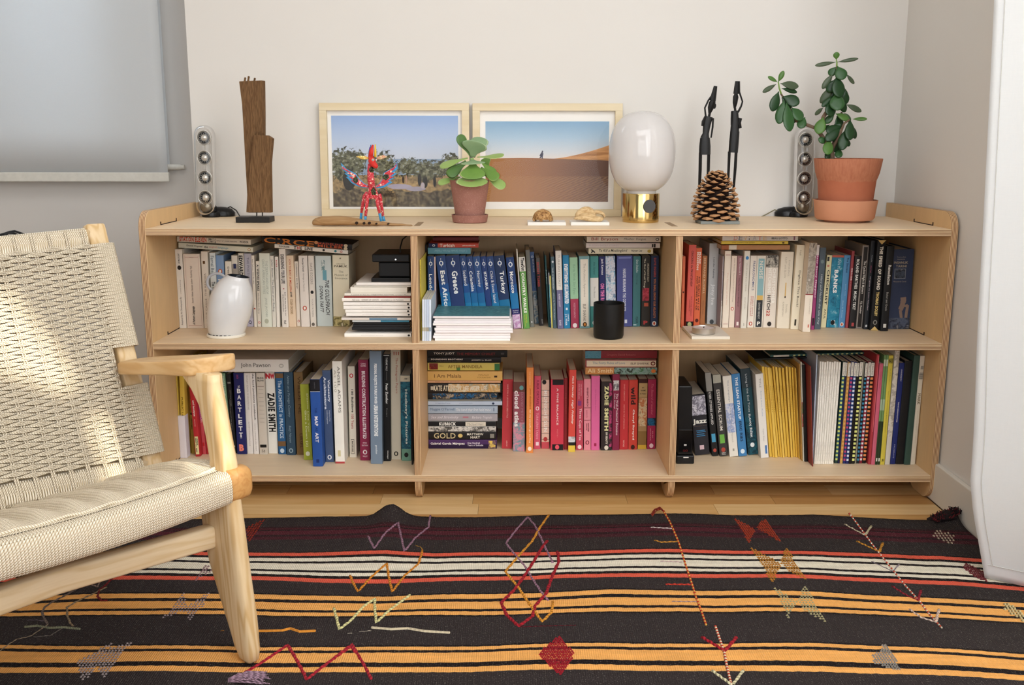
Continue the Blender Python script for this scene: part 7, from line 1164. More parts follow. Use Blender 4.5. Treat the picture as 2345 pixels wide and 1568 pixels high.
# ================================================================ the lounge chair (chair axes: u along the front, b to the back)
CF = np.array([-.583, -.881, 0.]); _a = math.radians(-131.5)
CU = np.array([math.cos(_a), math.sin(_a), 0]); CB = np.array([CU[1], -CU[0], 0]); CB = CB if CB[1] > 0 else -CB
WU = .62
def CW(u, b, z): return tuple(CF+u*CU+b*CB+np.array([0, 0, z]))
ch = thing('lounge_chair', 'light ash lounge chair with woven cream paper cord seat and back, at the left', 'chair', tuple(CF+np.array([0, 0, .006])))
OC = tuple(ch.location)
ASH = wood('EACFA0', 'E2C08C', 'C99F68', 2, .8, .38, 22, 2.2, 'ash_wood_upright'); 
def woodaxis(vec, name, c=('E6D2B0', 'D8BE94', 'C8A980'), s=1.):
    t = NT(name); t.set(Roughness=.38); tc = t.n('TexCoord').outputs['Object']
    vec = np.array(vec)/np.linalg.norm(vec); rot = Vector(vec).rotation_difference(Vector((0, 0, 1))).to_euler()
    mp = t.n('Mapping'); mp.vector_type = 'POINT'; mp.inputs[2].default_value = rot; t.l(tc, mp.inputs[0])
    a = t.noise(t.map(mp.outputs[0], (16*s, 16*s, 1.1*s)), 1, 3, .5, .4); b_ = t.noise(t.map(mp.outputs[0], (260, 260, 6)), 1, 3, .6)
    wv = t.math('ADD', t.math('MULTIPLY', t.math('SINE', t.math('MULTIPLY', a, 52)), .5), .5); wv = t.math('POWER', wv, 1.8)
    t.col(t.mix(t.math('MULTIPLY', b_, .42), t.mix(wv, lin(c[0]), lin(c[1])), lin(c[2]))); t.bump(b_, .07, .001); return t.m
AU = woodaxis(CU, 'ash_wood_along_front'); AB = woodaxis(CB, 'ash_wood_along_side', ('E0BE8C', 'D2A972', 'BE9260')); AZ = woodaxis((-.05, 0, 1), 'ash_wood_leg', ('E2CBA4', 'CDAC7A', 'C09C6C'))
CAPM = woodaxis(CB, 'rail_end_wood', ('D9A768', 'CE985A', 'B57C44'), 1.5)
def cobj(name, mb, m, **kw): return obj(name, mb, m, ch, off=OC, **kw)
def sloft(secs, n=24, ex=.55):
    """secs: (centre u,b,z, ru, rb)"""
    vs = []
    for u, b, z, ru, rb in secs:
        for k in range(n):
            a = 2*math.pi*k/n; c_, s_ = math.cos(a), math.sin(a)
            vs.append(CW(u+ru*math.copysign(abs(c_)**ex, c_), b+rb*math.copysign(abs(s_)**ex, s_), z))
    m = len(secs); fs = [(j*n+k, j*n+(k+1) % n, (j+1)*n+(k+1) % n, (j+1)*n+k) for j in range(m-1) for k in range(n)]+[tuple(range(n))[::-1], tuple((m-1)*n+k for k in range(n))]
    return MB().add(vs, fs)
leg_s = [(0, .0005, .007, .008, .010), (0, .002, .014, .0125, .020), (0, .0065, .034, .0155, .027), (0, .014, .066, .0165, .033), (0, .0234, .099, .0172, .040), (0, .049, .178, .018, .053), (0, .058, .219, .018, .057), (0, .064, .266, .018, .057), (0, .062, .31, .018, .047), (0, .056, .345, .0178, .036), (0, .0508, .386, .0175, .027), (0, .0607, .43, .017, .0265), (0, .0752, .485, .0165, .030), (0, .0905, .512, .0165, .040), (0, .106, .532, .0165, .053), (0, .112, .5465, .0162, .059)]
def mirror(secs): return [(WU-u, b, z, ru, rb) for u, b, z, ru, rb in secs]
for s_ in (leg_s, mirror(leg_s)): cobj('leg', sloft(s_), AZ, smooth=True)
rear = [(0, .60, .007, .010, .012), (0, .585, .06, .014, .018), (0, .52, .25, .016, .028), (0, .45, .44, .016, .022), (0, .43, .49, .014, .016)]
for s_ in ([(u+.004, b, z, ru, rb) for u, b, z, ru, rb in rear], mirror(rear)): cobj('leg', sloft(s_), AZ, smooth=True)
# arms
def armmesh(mirrorit=False):
    out = []; inn = []
    zz = lambda b: .5695-.152*(b-.10)
    o_ = [(-.010, .084), (-.030, .079), (-.046, .078), (-.057, .084), (-.063, .096), (-.066, .12), (-.067, .16), (-.066, .20), (-.062, .28), (-.052, .34), (-.040, .375), (-.02, .392), (.002, .386), (.022, .374), (.029, .365), (.031, .352), (.031, .28), (.031, .20), (.031, .14), (.0305, .122), (.028, .112), (.022, .103), (.008, .092)]
    n = len(o_); c = (-.01, .2); vs = []
    lay = [(-.0245, .93), (-.0235, .965), (-.0215, .99), (-.018, 1.0), (-.0055, 1.0), (-.0025, .99), (-.0006, .965), (0, .93)]
    for dz, sc in lay:
        for u, b in o_:
            uu = c[0]+(u-c[0])*(1-(1-sc)*.9); bb = c[1]+(b-c[1])*(1-(1-sc)*.25)
            z = zz(bb)+dz*(1+.14*min(1, max(0, (.19-bb)/.09)))+(.003*max(0, (.16-bb)/.1) if dz > -.01 else 0)
            vs.append(CW(WU-uu if mirrorit else uu, bb, z))
    m = len(lay); fs = [(j*n+k, j*n+(k+1) % n, (j+1)*n+(k+1) % n, (j+1)*n+k) for j in range(m-1) for k in range(n)]+[tuple(range(n))[::-1], tuple((m-1)*n+k for k in range(n))]
    if mirrorit: fs = [f[::-1] for f in fs]
    return MB().add(vs, fs)
for mm in (False, True): smooth_angle(cobj('armrest', armmesh(mm), AB), 50)
def bar(pts, ru, rv, m, name, upv, ex=.5, n=16):
    P_ = [np.array(CW(*p)) for p in pts]; vs = []; T = []
    N = len(P_)
    for i in range(N):
        t_ = P_[min(N-1, i+1)]-P_[max(0, i-1)]; t_ /= np.linalg.norm(t_); X_ = np.cross(t_, np.array(upv, float)); X_ /= np.linalg.norm(X_); Y_ = np.cross(X_, t_)
        a_, b_ = (ru[i], rv[i]) if isinstance(ru, (list, tuple)) else (ru, rv)
        for k in range(n):
            a = 2*math.pi*k/n; c_, s_ = math.cos(a), math.sin(a); vs.append(P_[i]+X_*a_*math.copysign(abs(c_)**ex, c_)+Y_*b_*math.copysign(abs(s_)**ex, s_))
    fs = [(j*n+k, j*n+(k+1) % n, (j+1)*n+(k+1) % n, (j+1)*n+k) for j in range(N-1) for k in range(n)]+[tuple(range(n))[::-1], tuple((N-1)*n+k for k in range(n))]
    return cobj(name, MB().add(vs, fs), m, smooth=True)
Zv = (0, 0, 1)
bar([(.008, .078, .239), (.02, .08, .239), (.3, .100, .240), (WU-.02, .08, .239), (WU-.008, .078, .239)], [.013, .016, .017, .016, .013], [.019, .0215, .022, .0215, .019], AU, 'front_stretcher', Zv, .36)
bow = lambda u: -.040*math.sin(math.pi*min(max(u, 0), WU)/WU)
railb = lambda u: .034+bow(u)
us = np.linspace(.006, WU-.006, 24)
bar([(u, railb(u), .3435) for u in us], .018, .026, AU, 'seat_front_rail', Zv, .6)
for s_, sgn in ((-1, 0), (1, 1)):
    f_ = (lambda u: WU-u) if sgn else (lambda u: u)
    pts = [(f_(u), .034, .346) for u in (.012, -.012, -.030, -.037, -.040)]
    bar(pts, [.0235, .0235, .022, .016, .008], [.0315, .0315, .030, .024, .012], CAPM, 'rail_end_cap', Zv, .62, 20)
seatz = lambda b: float(np.interp(b, [.03, .05, .07, .114, .175, .2235, .274, .33, .42, .5], [.362, .3645, .3665, .364, .353, .339, .322, .300, .285, .28]))
for u_ in (.012, WU-.012): bar([(u_, b, seatz(b)-.022) for b in (.05, .12, .2, .28, .36, .47)], .010, .013, AB, 'seat_side_rail', Zv)
bar([(.0, .47, .26), (.3, .475, .26), (WU, .47, .26)], .012, .016, AU, 'seat_rear_rail', Zv)
# back frame
bk = lambda u, z: (u, .333+.3525*(z-.335)+.012, z+(-.03*min(u, .4)*(z-.335)/.45 + .05*min(u, .4)*(.787-z)/.45 if u > 0 else 0))
for u_ in (-.013, WU+.013):
    bar([bk(u_, z) for z in (.262, .30, .5, .7, .78, .7875, .7905)], [.018, .020, .020, .020, .0205, .0202, .0185], [.010, .0115, .0125, .0125, .013, .0125, .0105], AZ, 'back_post', CB, .32)
bar([bk(u, .765) for u in np.linspace(0, WU, 12)], .0095, .0195, AU, 'back_top_rail', Zv, .6)
bar([bk(u, .312) for u in np.linspace(0, WU, 12)], .0095, .0175, AU, 'back_bottom_rail', Zv, .6)
# ---- paper cord
def cordmat(c1, c2, name):
    t = NT(name); t.set(Roughness=.7); tc = t.n('TexCoord'); sp = t.n('SeparateXYZ'); t.l(tc.outputs['UV'], sp.inputs[0])
    ph = t.math('ADD', t.math('MULTIPLY', sp.outputs[0], 2*math.pi*230), t.math('MULTIPLY', sp.outputs[1], 2*math.pi*3))
    s_ = t.math('ADD', t.math('MULTIPLY', t.math('SINE', ph), .5), .5)
    n = t.noise(tc.outputs['Object'], 30, 2)
    t.col(t.mix(t.math('POWER', s_, .6), lin('C2AE8A'), t.mix(n, lin(c1), lin(c2)))); t.bump(s_, .8, .0012); return t.m
CORD = cordmat('F0E6D2', 'F8F0E0', 'paper_cord')
fwd = -CB*math.cos(math.atan(.3525))+np.array([0, 0, math.sin(math.atan(.3525))])   # outward normal of the back
def BP(u, z, n=0):
    p = bk(u, z); return np.array(CW(p[0], p[1]-.012, p[2]))+fwd*(n+.010)
col_p = .0335; u0 = .024; ncol = int((WU-2*u0)/col_p)
zr0, zr1 = .337, .752; nb = 61
mb = MB(); rnd = random.Random(3)
for i in range(nb):
    zc = zr0+(zr1-zr0)*(i+.5)/nb; gap = .470 < zc < .545
    for c_ in (-1, 0, 1):
        pts = []; lo = .024 if gap else -.0375
        uu = []
        if not gap: uu += [(-.030, -.030), (-.0365, -.024), (-.0375, -.012), (-.0365, -.002)]
        else: uu += [(.021, -.010), (.020, 0.)]
        U0 = -.032 if not gap else .026
        k = U0
        while k < WU+.03: uu.append((k, None)); k += col_p/8
        uu += [(WU+.0365, -.002), (WU+.0375, -.014), (WU+.036, -.026)]
        if gap: uu = [(min(u, WU-.02), n) for u, n in uu]
        for u, n in uu:
            if n is None:
                ph = (u-u0)/col_p
                if u0-.008 < u < WU-u0+.008:
                    w_ = math.cos(math.pi*(ph+(i % 2))); n = .0036*math.copysign(abs(w_)**.7, w_)+.0006; dz = .00165+.0012*w_
                else: n = .0016; dd_ = (u0-.008-u if u < u0 else u-(WU-u0+.008)); dz = .00160+.0008*min(1, max(0, dd_/.035))
            else: dz = .0022
            pts.append(BP(u, zc+c_*dz+rnd.uniform(-.00015, .00015), n))
        mb.tube(pts, .00140, 5, cap=False)
stuff(cobj('weft_cords', mb, CORD, smooth=True, uv=True))
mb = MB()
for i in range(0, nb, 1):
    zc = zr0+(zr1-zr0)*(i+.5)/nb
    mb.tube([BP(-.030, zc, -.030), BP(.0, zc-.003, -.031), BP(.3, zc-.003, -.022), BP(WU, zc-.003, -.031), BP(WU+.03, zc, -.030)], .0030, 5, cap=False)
stuff(lab(cobj('rear_cords', mb, cordmat('B9A486', 'C6B394', 'paper_cord_shaded'), smooth=True, uv=True), 'rear layer of the back cords'))  # same cord, shade of the gaps put into its darker colour
mb = MB()
for j in range(ncol+1):
    u = u0+j*col_p
    if u > WU-.02: break
    for d in (-.0023, .0023):
        mb.tube([BP(u+d, .288, .0008), BP(u+d, .325, .001)]+[BP(u+d, z, -.0002) for z in np.linspace(.337, .752, 30)]+[BP(u+d, .757, .001), BP(u+d, .78, .0012)], .0021, 5, cap=False)
stuff(cobj('warp_cords', mb, CORD, smooth=True, uv=True))
def wraps(name, u_a, u_b, zc, hz, hn, pitch, centre=.0, lab_=None):
    mb = MB(); n = int((u_b-u_a)/pitch)
    for k in range(n):
        u = u_a+(k+.5)*pitch; P_ = []
        for q_ in range(12):
            a = 2*math.pi*q_/12; P_.append(BP(u+.0006*math.sin(a), zc+hz*math.copysign(abs(math.sin(a))**.55, math.sin(a)), centre-.0150+hn*math.copysign(abs(math.cos(a))**.6, math.cos(a))-.0))
        mb.tube(P_, .0023, 6, closed=True)
    o = cobj(name, mb, CORD, smooth=True, uv=True); stuff(o); return o
wraps('top_rail_wrapping', .013, WU-.013, .7655, .0205, .0125, .0043)
wraps('bottom_rail_wrapping', .012, WU-.012, .3125, .0215, .0130, .0047)
# seat front rail wrapping
mb = MB(); n = int((WU-.012)/.0054)
for k in range(n):
    u = .010+(k+.5)*.0054; P_ = []
    for q_ in range(14):
        a = 2*math.pi*q_/14; P_.append(CW(u+.0008*math.sin(a), railb(u)+.0205*math.copysign(abs(math.cos(a))**.62, math.cos(a)), .3435+.0285*math.copysign(abs(math.sin(a))**.62, math.sin(a))))
    mb.tube(P_, .0030, 6, closed=True)
stuff(cobj('front_rail_wrapping', mb, CORD, smooth=True, uv=True))
# rope stitch line
P_ = [CW(u, railb(u)+.0225+.0012*math.sin(u*170), .3755+.0010*math.sin(u*85)) for u in np.linspace(.004, WU-.004, 220)]
mb = MB(); mb.tube(P_, .0030, 6); mb.tube([CW(u, railb(u)+.026+.0012*math.sin(u*170+2), .3735+.0010*math.sin(u*85+1)) for u in np.linspace(.004, WU-.004, 220)], .0021, 6)
cobj('edge_stitch', mb, CORD, smooth=True, uv=True)
# seat cords run across, waving over hidden ribs
mb = MB(); rs_ = random.Random(4)
for k in range(int((WU+.004)/.0047)):
    u = -.001+(k+.5)*.0047; pts = []; edge = min(1, max(0, u/.05))*min(1, max(0, (WU-u)/.05)); ju = rs_.uniform(-.0003, .0003)
    for s_ in np.linspace(0, 1, 34):
        b0 = .047+.423*s_; bb = b0+bow(u)*(1-s_)**1.5; uu = u+ju-.020*math.sin(math.pi*s_)*edge*(1-u/WU)
        ph = u/.0565*2*math.pi+.9
        z = seatz(b0)+.0066+.003*min(1, s_*8)+edge*(.0062*math.cos(ph)*min(1, s_*6)-.012*math.sin(math.pi*u/WU)*math.sin(math.pi*min(1, s_*1.1)))
        pts.append(CW(uu, bb, z))
    mb.tube(pts, .0031, 6, cap=False)
stuff(cobj('seat_cords', mb, CORD, smooth=True, uv=True))
for sg in (0, 1):
    mb = MB()
    for b0 in np.arange(.06, .47, .0043):
        P_ = []
        for q_ in range(10):
            a = 2*math.pi*q_/10; uu = .008+.0135*math.copysign(abs(math.cos(a))**.6, math.cos(a)); P_.append(CW(WU-uu if sg else uu, b0, seatz(b0)-.010+.0205*math.copysign(abs(math.sin(a))**.6, math.sin(a))))
        mb.tube(P_, .0022, 5, closed=True)
    stuff(cobj('side_rail_wrapping', mb, CORD, smooth=True, uv=True))
# dark scrunched thing peeking over the chair back
hp = ony(18, 533, .30)
hd = thing('black_bag', 'crumpled black bag just showing above the top left of the chair back', 'bag', (float(hp[0])-.05, .32, .0))
mb = MB()
pos = lambda x, y: np.array(ony(x, y, .32))
o = obj('bag_body', MB().tube([pos(-70, 1300), pos(-60, 1000), pos(-50, 700), pos(-40, 560), pos(-35, 541)], [.12, .13, .11, .07, .02], 14), plain('15161A', .6, .1, 20, bump=.3), hd, off=tuple(hd.location), smooth=True)
o.data.transform(Matrix.Identity(4))
for pts in ([(-30, 545), (5, 536), (15, 532), (22, 531), (34, 537), (38, 541)], [(-30, 541), (0, 540), (12, 541), (24, 541), (34, 540)], [(8, 541), (14, 534), (24, 535), (30, 541)]):
    obj('strap', MB().tube([pos(*p)+np.array([0, .01*k, 0]) for k, p in enumerate(pts)], .0035, 6), plain('1E2024', .5), hd, off=tuple(hd.location), smooth=True)
# ================================================================ the striped rug
RZ = .006
def W2(x, y): p = onz(x, y, RZ); return float(p[0]), float(p[1])
KL = {  # measured stripe lines (x, y in the photo)
 'edge': [(-900, 1200), (0, 1194), (560, 1187), (740, 1183), (850, 1185), (1100, 1184), (1250, 1180), (1400, 1179), (1600, 1178), (1700, 1180), (1860, 1179), (1960, 1185), (2100, 1192), (2300, 1199)],
 'red1': [(-900, 1275), (0, 1271), (423, 1269), (740, 1270.5), (885, 1266), (1000, 1273), (1100, 1271), (1300, 1267.7), (1400, 1263.6), (1560, 1264), (1700, 1266.8), (1880, 1267.7), (2000, 1271.4), (2150, 1279), (2250, 1287), (2500, 1300)],
 'red2': [(-900, 1330), (0, 1328), (260, 1327), (570, 1323), (740, 1330.6), (900, 1332.7), (1100, 1329), (1300, 1319), (1400, 1318), (1560, 1319), (1700, 1321), (1880, 1324), (2000, 1328), (2200, 1337.7), (2345, 1350), (2500, 1362)],
 'A1': [(-900, 1372), (100, 1371.6), (400, 1366), (740, 1370), (900, 1372.6), (1100, 1369.5), (1300, 1361), (1400, 1355.5), (1560, 1358), (1700, 1360), (1880, 1363.9), (2100, 1374), (2345, 1386.6), (2500, 1396)],
 'A3': [(-900, 1406), (100, 1408), (400, 1404), (740, 1407.4), (1100, 1407), (1400, 1397), (1560, 1396), (1880, 1400.6), (2000, 1404), (2345, 1421.7), (2500, 1431)],
 'B1': [(-900, 1478), (0, 1481), (400, 1486), (740, 1486), (1100, 1485), (1400, 1477.8), (1880, 1478), (2345, 1501.7), (2500, 1510)],
 'B3': [(-900, 1533), (0, 1536), (740, 1535), (1100, 1534), (1400, 1531), (1880, 1533), (2345, 1554.6), (2500, 1562)]}
XG = np.concatenate([np.linspace(-1.95, -1.25, 12)[:-1], np.linspace(-1.25, XR-.02, 230)])
KY = {}
for k_, ln in KL.items():
    P_ = [W2(*p) for p in ln]; P_.sort(); KY[k_] = np.interp(XG, [p[0] for p in P_], [p[1] for p in P_])
DK, MR, RE, WH, OR, YO = '221D1E', '40171F', 'C85440', 'D2CAB8', 'D38F38', 'D69A54'
# rows: key segment, fraction, colour up to the next row
def seg(a, b_, rows): return [(a, b_, f, c) for f, c in rows]
FD = '2C2626'; DK = '171112'
ROWS = seg('edge', 'red1', [(0, FD), (.27, '2B1519'), (.31, MR), (.355, DK), (.38, '4A1C26'), (.49, '27161A'), (.54, '401A22'), (.62, FD), (.93, DK), (.955, RE)])
ROWS += seg('red1', 'red2', [(.06, DK), (.15, WH), (.29, DK), (.37, WH), (.63, DK), (.71, WH), (.82, DK), (.92, RE)])
ROWS += seg('red2', 'A1', [(.10, FD), (.78, DK), (.86, YO)])
ROWS += seg('A1', 'A3', [(.12, DK), (.30, YO), (.74, DK), (.88, YO)])
ROWS += seg('A3', 'B1', [(.05, DK), (.10, FD), (.91, DK), (.955, YO)])
ROWS += seg('B1', 'B3', [(.08, DK), (.20, YO), (.66, DK), (.86, YO)])
lines = []; cols = []
for a, b_, f, c in ROWS: lines.append(KY[a]*(1-f)+KY[b_]*f); cols.append(c)
last = KY['B3']; step = (KY['B3']-KY['A3']).mean()
lines.append(KY['B3']*1.0+(-.008)); cols.append(FD)
off_ = 0
for rep in range(5):
    for f, c in ((.27, MR), (.285, DK), (.30, RE), (.33, DK), (.40, WH), (.46, DK), (.50, RE), (.53, DK), (.74, YO), (.80, DK), (.84, YO), (.96, DK)):
        lines.append(KY['B3']-.008-(rep+f)*.26); cols.append(FD if c == DK and f in (.53, .96) else c)
lines.append(KY['B3']-.008-5*.26)
# subdivide rows and build
YL = []; RC = []
for i in range(len(lines)-1):
    h_ = float((lines[i]-lines[i+1]).mean()); m_ = max(1, int(h_/.012))
    for k_ in range(m_): YL.append(lines[i]*(1-k_/m_)+lines[i+1]*(k_/m_)); RC.append(cols[i])
YL.append(lines[-1])
def rz(x, y):
    z = .0045+.0016*math.sin(x*9+y*5)+.0012*math.sin(x*17-y*8+1)
    bx_ = .040*math.exp(-((x+.405)/.036)**2)*math.exp(-max(0, (-.13-y))/.05)            # the ruck at the back edge
    cr = .035*math.exp(-(((x-1.045)/.03)**2))*math.exp(-((y+.135)/.05)**2)
    return max(.0035, z)+bx_+cr
def edge_push(x, y):  # rug edge pulled back where it lifts
    return 0
G = []
for j, yl in enumerate(YL):
    G.append([(float(x), float(y)+.0006*math.sin(x*310+j*2.1)+.0005*math.sin(x*140+j), 0) for x, y in zip(XG, yl)])
G = [[(x, y, rz(x, y)) for x, y, _ in r_] for r_ in G]
rug = thing('rug', 'dark flat-woven rug with orange, white and red stripes and stitched yarn motifs', 'rug', (-.3, -.8, .0))
RO = tuple(rug.location)
mb = MB().grid(G); me_o = obj('woven_field', mb, [], rug, off=RO, smooth=True)
KW = len(XG)-1
ca = me_o.data.color_attributes.new('stripe', 'FLOAT_COLOR', 'CORNER'); arr = []
for j in range(len(YL)-1):
    c_ = lin(RC[j])
    arr += list(c_)*4*KW
ca.data.foreach_set('color', arr)
RM = NT('wool_weave'); RM.set(Roughness=.95); RM.b.inputs['Specular IOR Level'].default_value = .15
at_ = RM.n('Attribute'); at_.attribute_name = 'stripe'; tc = RM.n('TexCoord').outputs['Object']
ns = RM.noise(RM.map(tc, (260, 700, 1)), 1, 3, .6); nl = RM.noise(RM.map(tc, (9, 60, 1)), 1, 4, .6); nf = RM.noise(RM.map(tc, (330, 330, 1)), 1, 2, .7)
wv = RM.n('TexWave'); wv.wave_type = 'BANDS'; wv.bands_direction = 'X'; wv.inputs['Scale'].default_value = 75; wv.inputs['Distortion'].default_value = 1.5; wv.inputs['Detail'].default_value = 2; RM.l(tc, wv.inputs[0])
h_ = RM.math('ADD', RM.math('MULTIPLY', ns, .8), RM.math('MULTIPLY', wv.outputs['Fac'], .5))
v_ = RM.math('ADD', .58, RM.math('ADD', RM.math('MULTIPLY', ns, .6), RM.math('MULTIPLY', nl, .75)))
cc = RM.n('Combine'+'XYZ')
mm = RM.n('VectorMath', operation='SCALE'); RM.l(at_.outputs['Color'], mm.inputs[0]); RM.l(v_, mm.inputs['Scale'])
sp_ = RM.math('MULTIPLY', RM.math('GREATER_THAN', nf, .63), .24)
RM.col(RM.mix(sp_, mm.outputs[0], lin('C9C0B4'))); RM.bump(h_, .8, .003)
me_o.data.materials.append(RM.m); md = me_o.modifiers.new('solid', 'SOLIDIFY'); md.thickness = .003; md.offset = -1
# fluffy turned-up corner
CRN = plain('1C1113', .95, .2, 200); CR2 = plain('6A1E22', .95, .2, 200); mb = MB(); mb2 = MB(); rr_ = random.Random(5)
base = np.array(onz(2215, 1188, .02))
for i in range(330):
    t_ = rr_.random(); p = np.array([.985+.062*t_, -.150-.035*rr_.random(), .012+.025*t_]); q_ = p+np.array([rr_.uniform(-.010, .006), rr_.uniform(-.010, .008), rr_.uniform(.001, .010)])
    (mb if rr_.random() < .6 else mb2).tube([p, (p+q_)/2+rr_.uniform(-.003, .003), q_], [.0017, .0015, .0008], 5)
obj('turned_corner', MB().tube([(.975, -.150, .006), (.995, -.158, .014), (1.02, -.165, .024), (1.04, -.172, .026)], [(.008, .003), (.022, .007), (.026, .012), (.020, .010)], 12), CRN, rug, off=RO, smooth=True)
stuff(obj('corner_fringe', mb, CRN, rug, off=RO)); stuff(lab(obj('corner_fringe', mb2, CR2, rug, off=RO), 'dark red corner fringe'))
# ---- stitched yarn motifs
YM = {}
def yarn(c):
    if c not in YM:
        t = NT('yarn'); t.set(Roughness=.95); tc = t.n('TexCoord'); sp = t.n('SeparateXYZ'); t.l(tc.outputs['UV'], sp.inputs[0])
        s_ = t.math('ADD', t.math('MULTIPLY', t.math('SINE', t.math('ADD', t.math('MULTIPLY', sp.outputs[0], 2*math.pi*95), t.math('MULTIPLY', sp.outputs[1], 2*math.pi*2))), .5), .5)
        b_ = lin(c); t.col(t.mix(s_, tuple(v*.55 for v in b_[:3])+(1,), b_)); t.bump(s_, .9, .002); YM[c] = t.m
    return YM[c]
def R3(x, y, h=.0025):
    X_, Y_ = W2(x, y); return (X_, Y_, rz(X_, Y_)+h)
def line(zs, pts, c, r=2.4, label=None):
    """zs = zoom origin+scale; yarn laid through the points"""
    ox, oy, s = zs; P_ = []
    pp = [(ox+a/s, oy+b_/s) for a, b_ in pts]
    for i in range(len(pp)-1):
        n = max(2, int(math.dist(pp[i], pp[i+1])/5))
        for k in range(n):
            f = k/n; P_.append((pp[i][0]*(1-f)+pp[i+1][0]*f, pp[i][1]*(1-f)+pp[i+1][1]*f))
    P_.append(pp[-1]); W3 = [R3(x+.5*math.sin(k*1.9), y+.4*math.cos(k*2.3)) for k, (x, y) in enumerate(P_)]
    mb = MB(); mb.tube(W3, [max(.0009, r*.00105*(1+.18*math.sin(k*2.1))) for k in range(len(W3))], 7)
    o = obj('yarn_line', mb, yarn(c), rug, off=RO, smooth=True, uv=True)
    if label: lab(o, label)
    return o
Z6, Z7, Z8, Z5 = (740, 1080, 3.213), (1400, 1080, 3.2125), (1880, 1080, 3.213), (0, 1180, 2.86)
MV, RD_, CR_ = 'A0788C', 'B02434', 'E6DFA0'
line(Z6, [(330, 485), (375, 575), (455, 470), (552, 400), (575, 490), (598, 592), (680, 490), (775, 412), (782, 360), (790, 328)], MV, 2.6, 'mauve zigzag yarn')
line(Z6, [(198, 765), (225, 830), (258, 883), (350, 780), (468, 678), (482, 770), (508, 888), (600, 770), (700, 685), (722, 620), (732, 580)], 'E08E2C', 2.8, 'orange zigzag yarn'); line(Z6, [(732, 580), (715, 556), (680, 548)], 'E6A83A', 1)
line(Z6, [(78, 1005), (100, 1080), (118, 1162), (200, 1100), (300, 990), (380, 935), (380, 1010), (392, 1115), (480, 1030), (640, 915)], CR_, 3, 'cream zigzag yarn')
line(Z6, [(0, 1440), (110, 1350), (212, 1272), (262, 1360), (310, 1440), (355, 1530)], RD_, 3, 'red zigzag yarn'); line(Z5, [(1600, 1035), (1700, 975), (1885, 850), (1950, 960), (2010, 1080), (2130, 980), (2300, 860), (2330, 900)], RD_, 3.2, 'red zigzag yarn')
line(Z6, [(1505, 335), (1420, 430), (1345, 530), (1400, 600), (1480, 690), (1540, 790), (1600, 880), (1655, 950)], MV, 2.6, 'mauve diamond yarn'); line(Z6, [(1505, 335), (1560, 400), (1600, 480), (1640, 570), (1690, 670)], MV, 2.6)
line(Z6, [(1660, 322), (1590, 420), (1540, 510), (1440, 620), (1340, 740), (1440, 860), (1540, 1010), (1612, 1112), (1680, 1040), (1692, 960)], 'E39A34', 3, 'orange diamond yarn')
line(Z6, [(1650, 508), (1610, 560), (1550, 660), (1480, 770), (1410, 870), (1310, 970), (1350, 1060), (1440, 1145), (1540, 1070), (1560, 990), (1640, 900), (1690, 760), (1735, 660), (1725, 590)], 'A61C2A', 3.6, 'dark red diamond yarn')
line(Z6, [(1450, 1150), (1600, 1145), (1860, 1140)], '5A1420', 1.6)
# dotted rows of little stitches
def stitches(zs, pts, c, size=4.2, label=None, ang=0, name='yarn_stitch'):
    ox, oy, s = zs; mb = MB()
    for a, b_ in pts:
        x, y = ox+a/s, oy+b_/s; w_ = size*.5
        ca_, sa_ = math.cos(ang), math.sin(ang); A = R3(x-w_*ca_, y-w_*sa_, .0012); M_ = R3(x, y, .0036); B_ = R3(x+w_*ca_, y+w_*sa_, .0012)
        mb.tube([A, M_, B_], [.0020, .0026*size/4.2, .0020], 6)
    o = stuff(obj(name, mb, yarn(c), rug, off=RO, smooth=True, uv=True))
    if label: lab(o, label)
def fill(zs, poly, step, c, size=4., label=None, ang=.3, skip=0, rs=1):
    """fill a polygon (zoom pixels) with stitches"""
    step *= 1.2; r_ = random.Random(rs); xs_ = [p[0] for p in poly]; ys_ = [p[1] for p in poly]; pts = []
    yy = min(ys_); row = 0
    while yy < max(ys_):
        xx = min(xs_)+(row % 2)*step*.5
        while xx < max(xs_):
            ins = False; n = len(poly)
            for i in range(n):
                (x1, y1), (x2, y2) = poly[i], poly[(i+1) % n]
                if (y1 > yy) != (y2 > yy) and xx < (x2-x1)*(yy-y1)/(y2-y1)+x1: ins = not ins
            if ins and r_.random() >= skip: pts.append((xx+r_.uniform(-1.5, 1.5), yy+r_.uniform(-1.5, 1.5)))
            xx += step
        yy += step*.72; row += 1
    stitches(zs, pts, c, size, label, ang)
fill(Z6, [(1735, 1215), (1850, 1355), (1742, 1515), (1578, 1360), (1640, 1300)], 14, 'C22234', 4.0, 'red diamond of stitches', .1)
fill(Z6, [(1735, 1240), (1820, 1355), (1742, 1480), (1610, 1360)], 34, 'E0806A', 3.4, 'pale red stitches in the diamond')
fill(Z7, [(903, 340), (1060, 425), (1012, 528)], 13, 'C0482C', 4.6, 'rust bow-tie stitches'); fill(Z7, [(1060, 410), (1130, 345), (1262, 532), (1110, 440)], 13, 'C0482C', 4.6)
fill(Z7, [(1020, 555), (1250, 690), (1185, 830)], 16, 'D9953A', 5, 'orange bow-tie stitches'); fill(Z7, [(1240, 680), (1282, 562), (1448, 818), (1300, 740)], 16, 'D9953A', 5)
fill(Z7, [(1190, 855), (1370, 975), (1302, 1090)], 19, 'DDD3A0', 4.6, 'cream bow-tie stitches'); fill(Z7, [(1365, 975), (1418, 845), (1590, 1122), (1430, 1040)], 19, 'DDD3A0', 4.6)
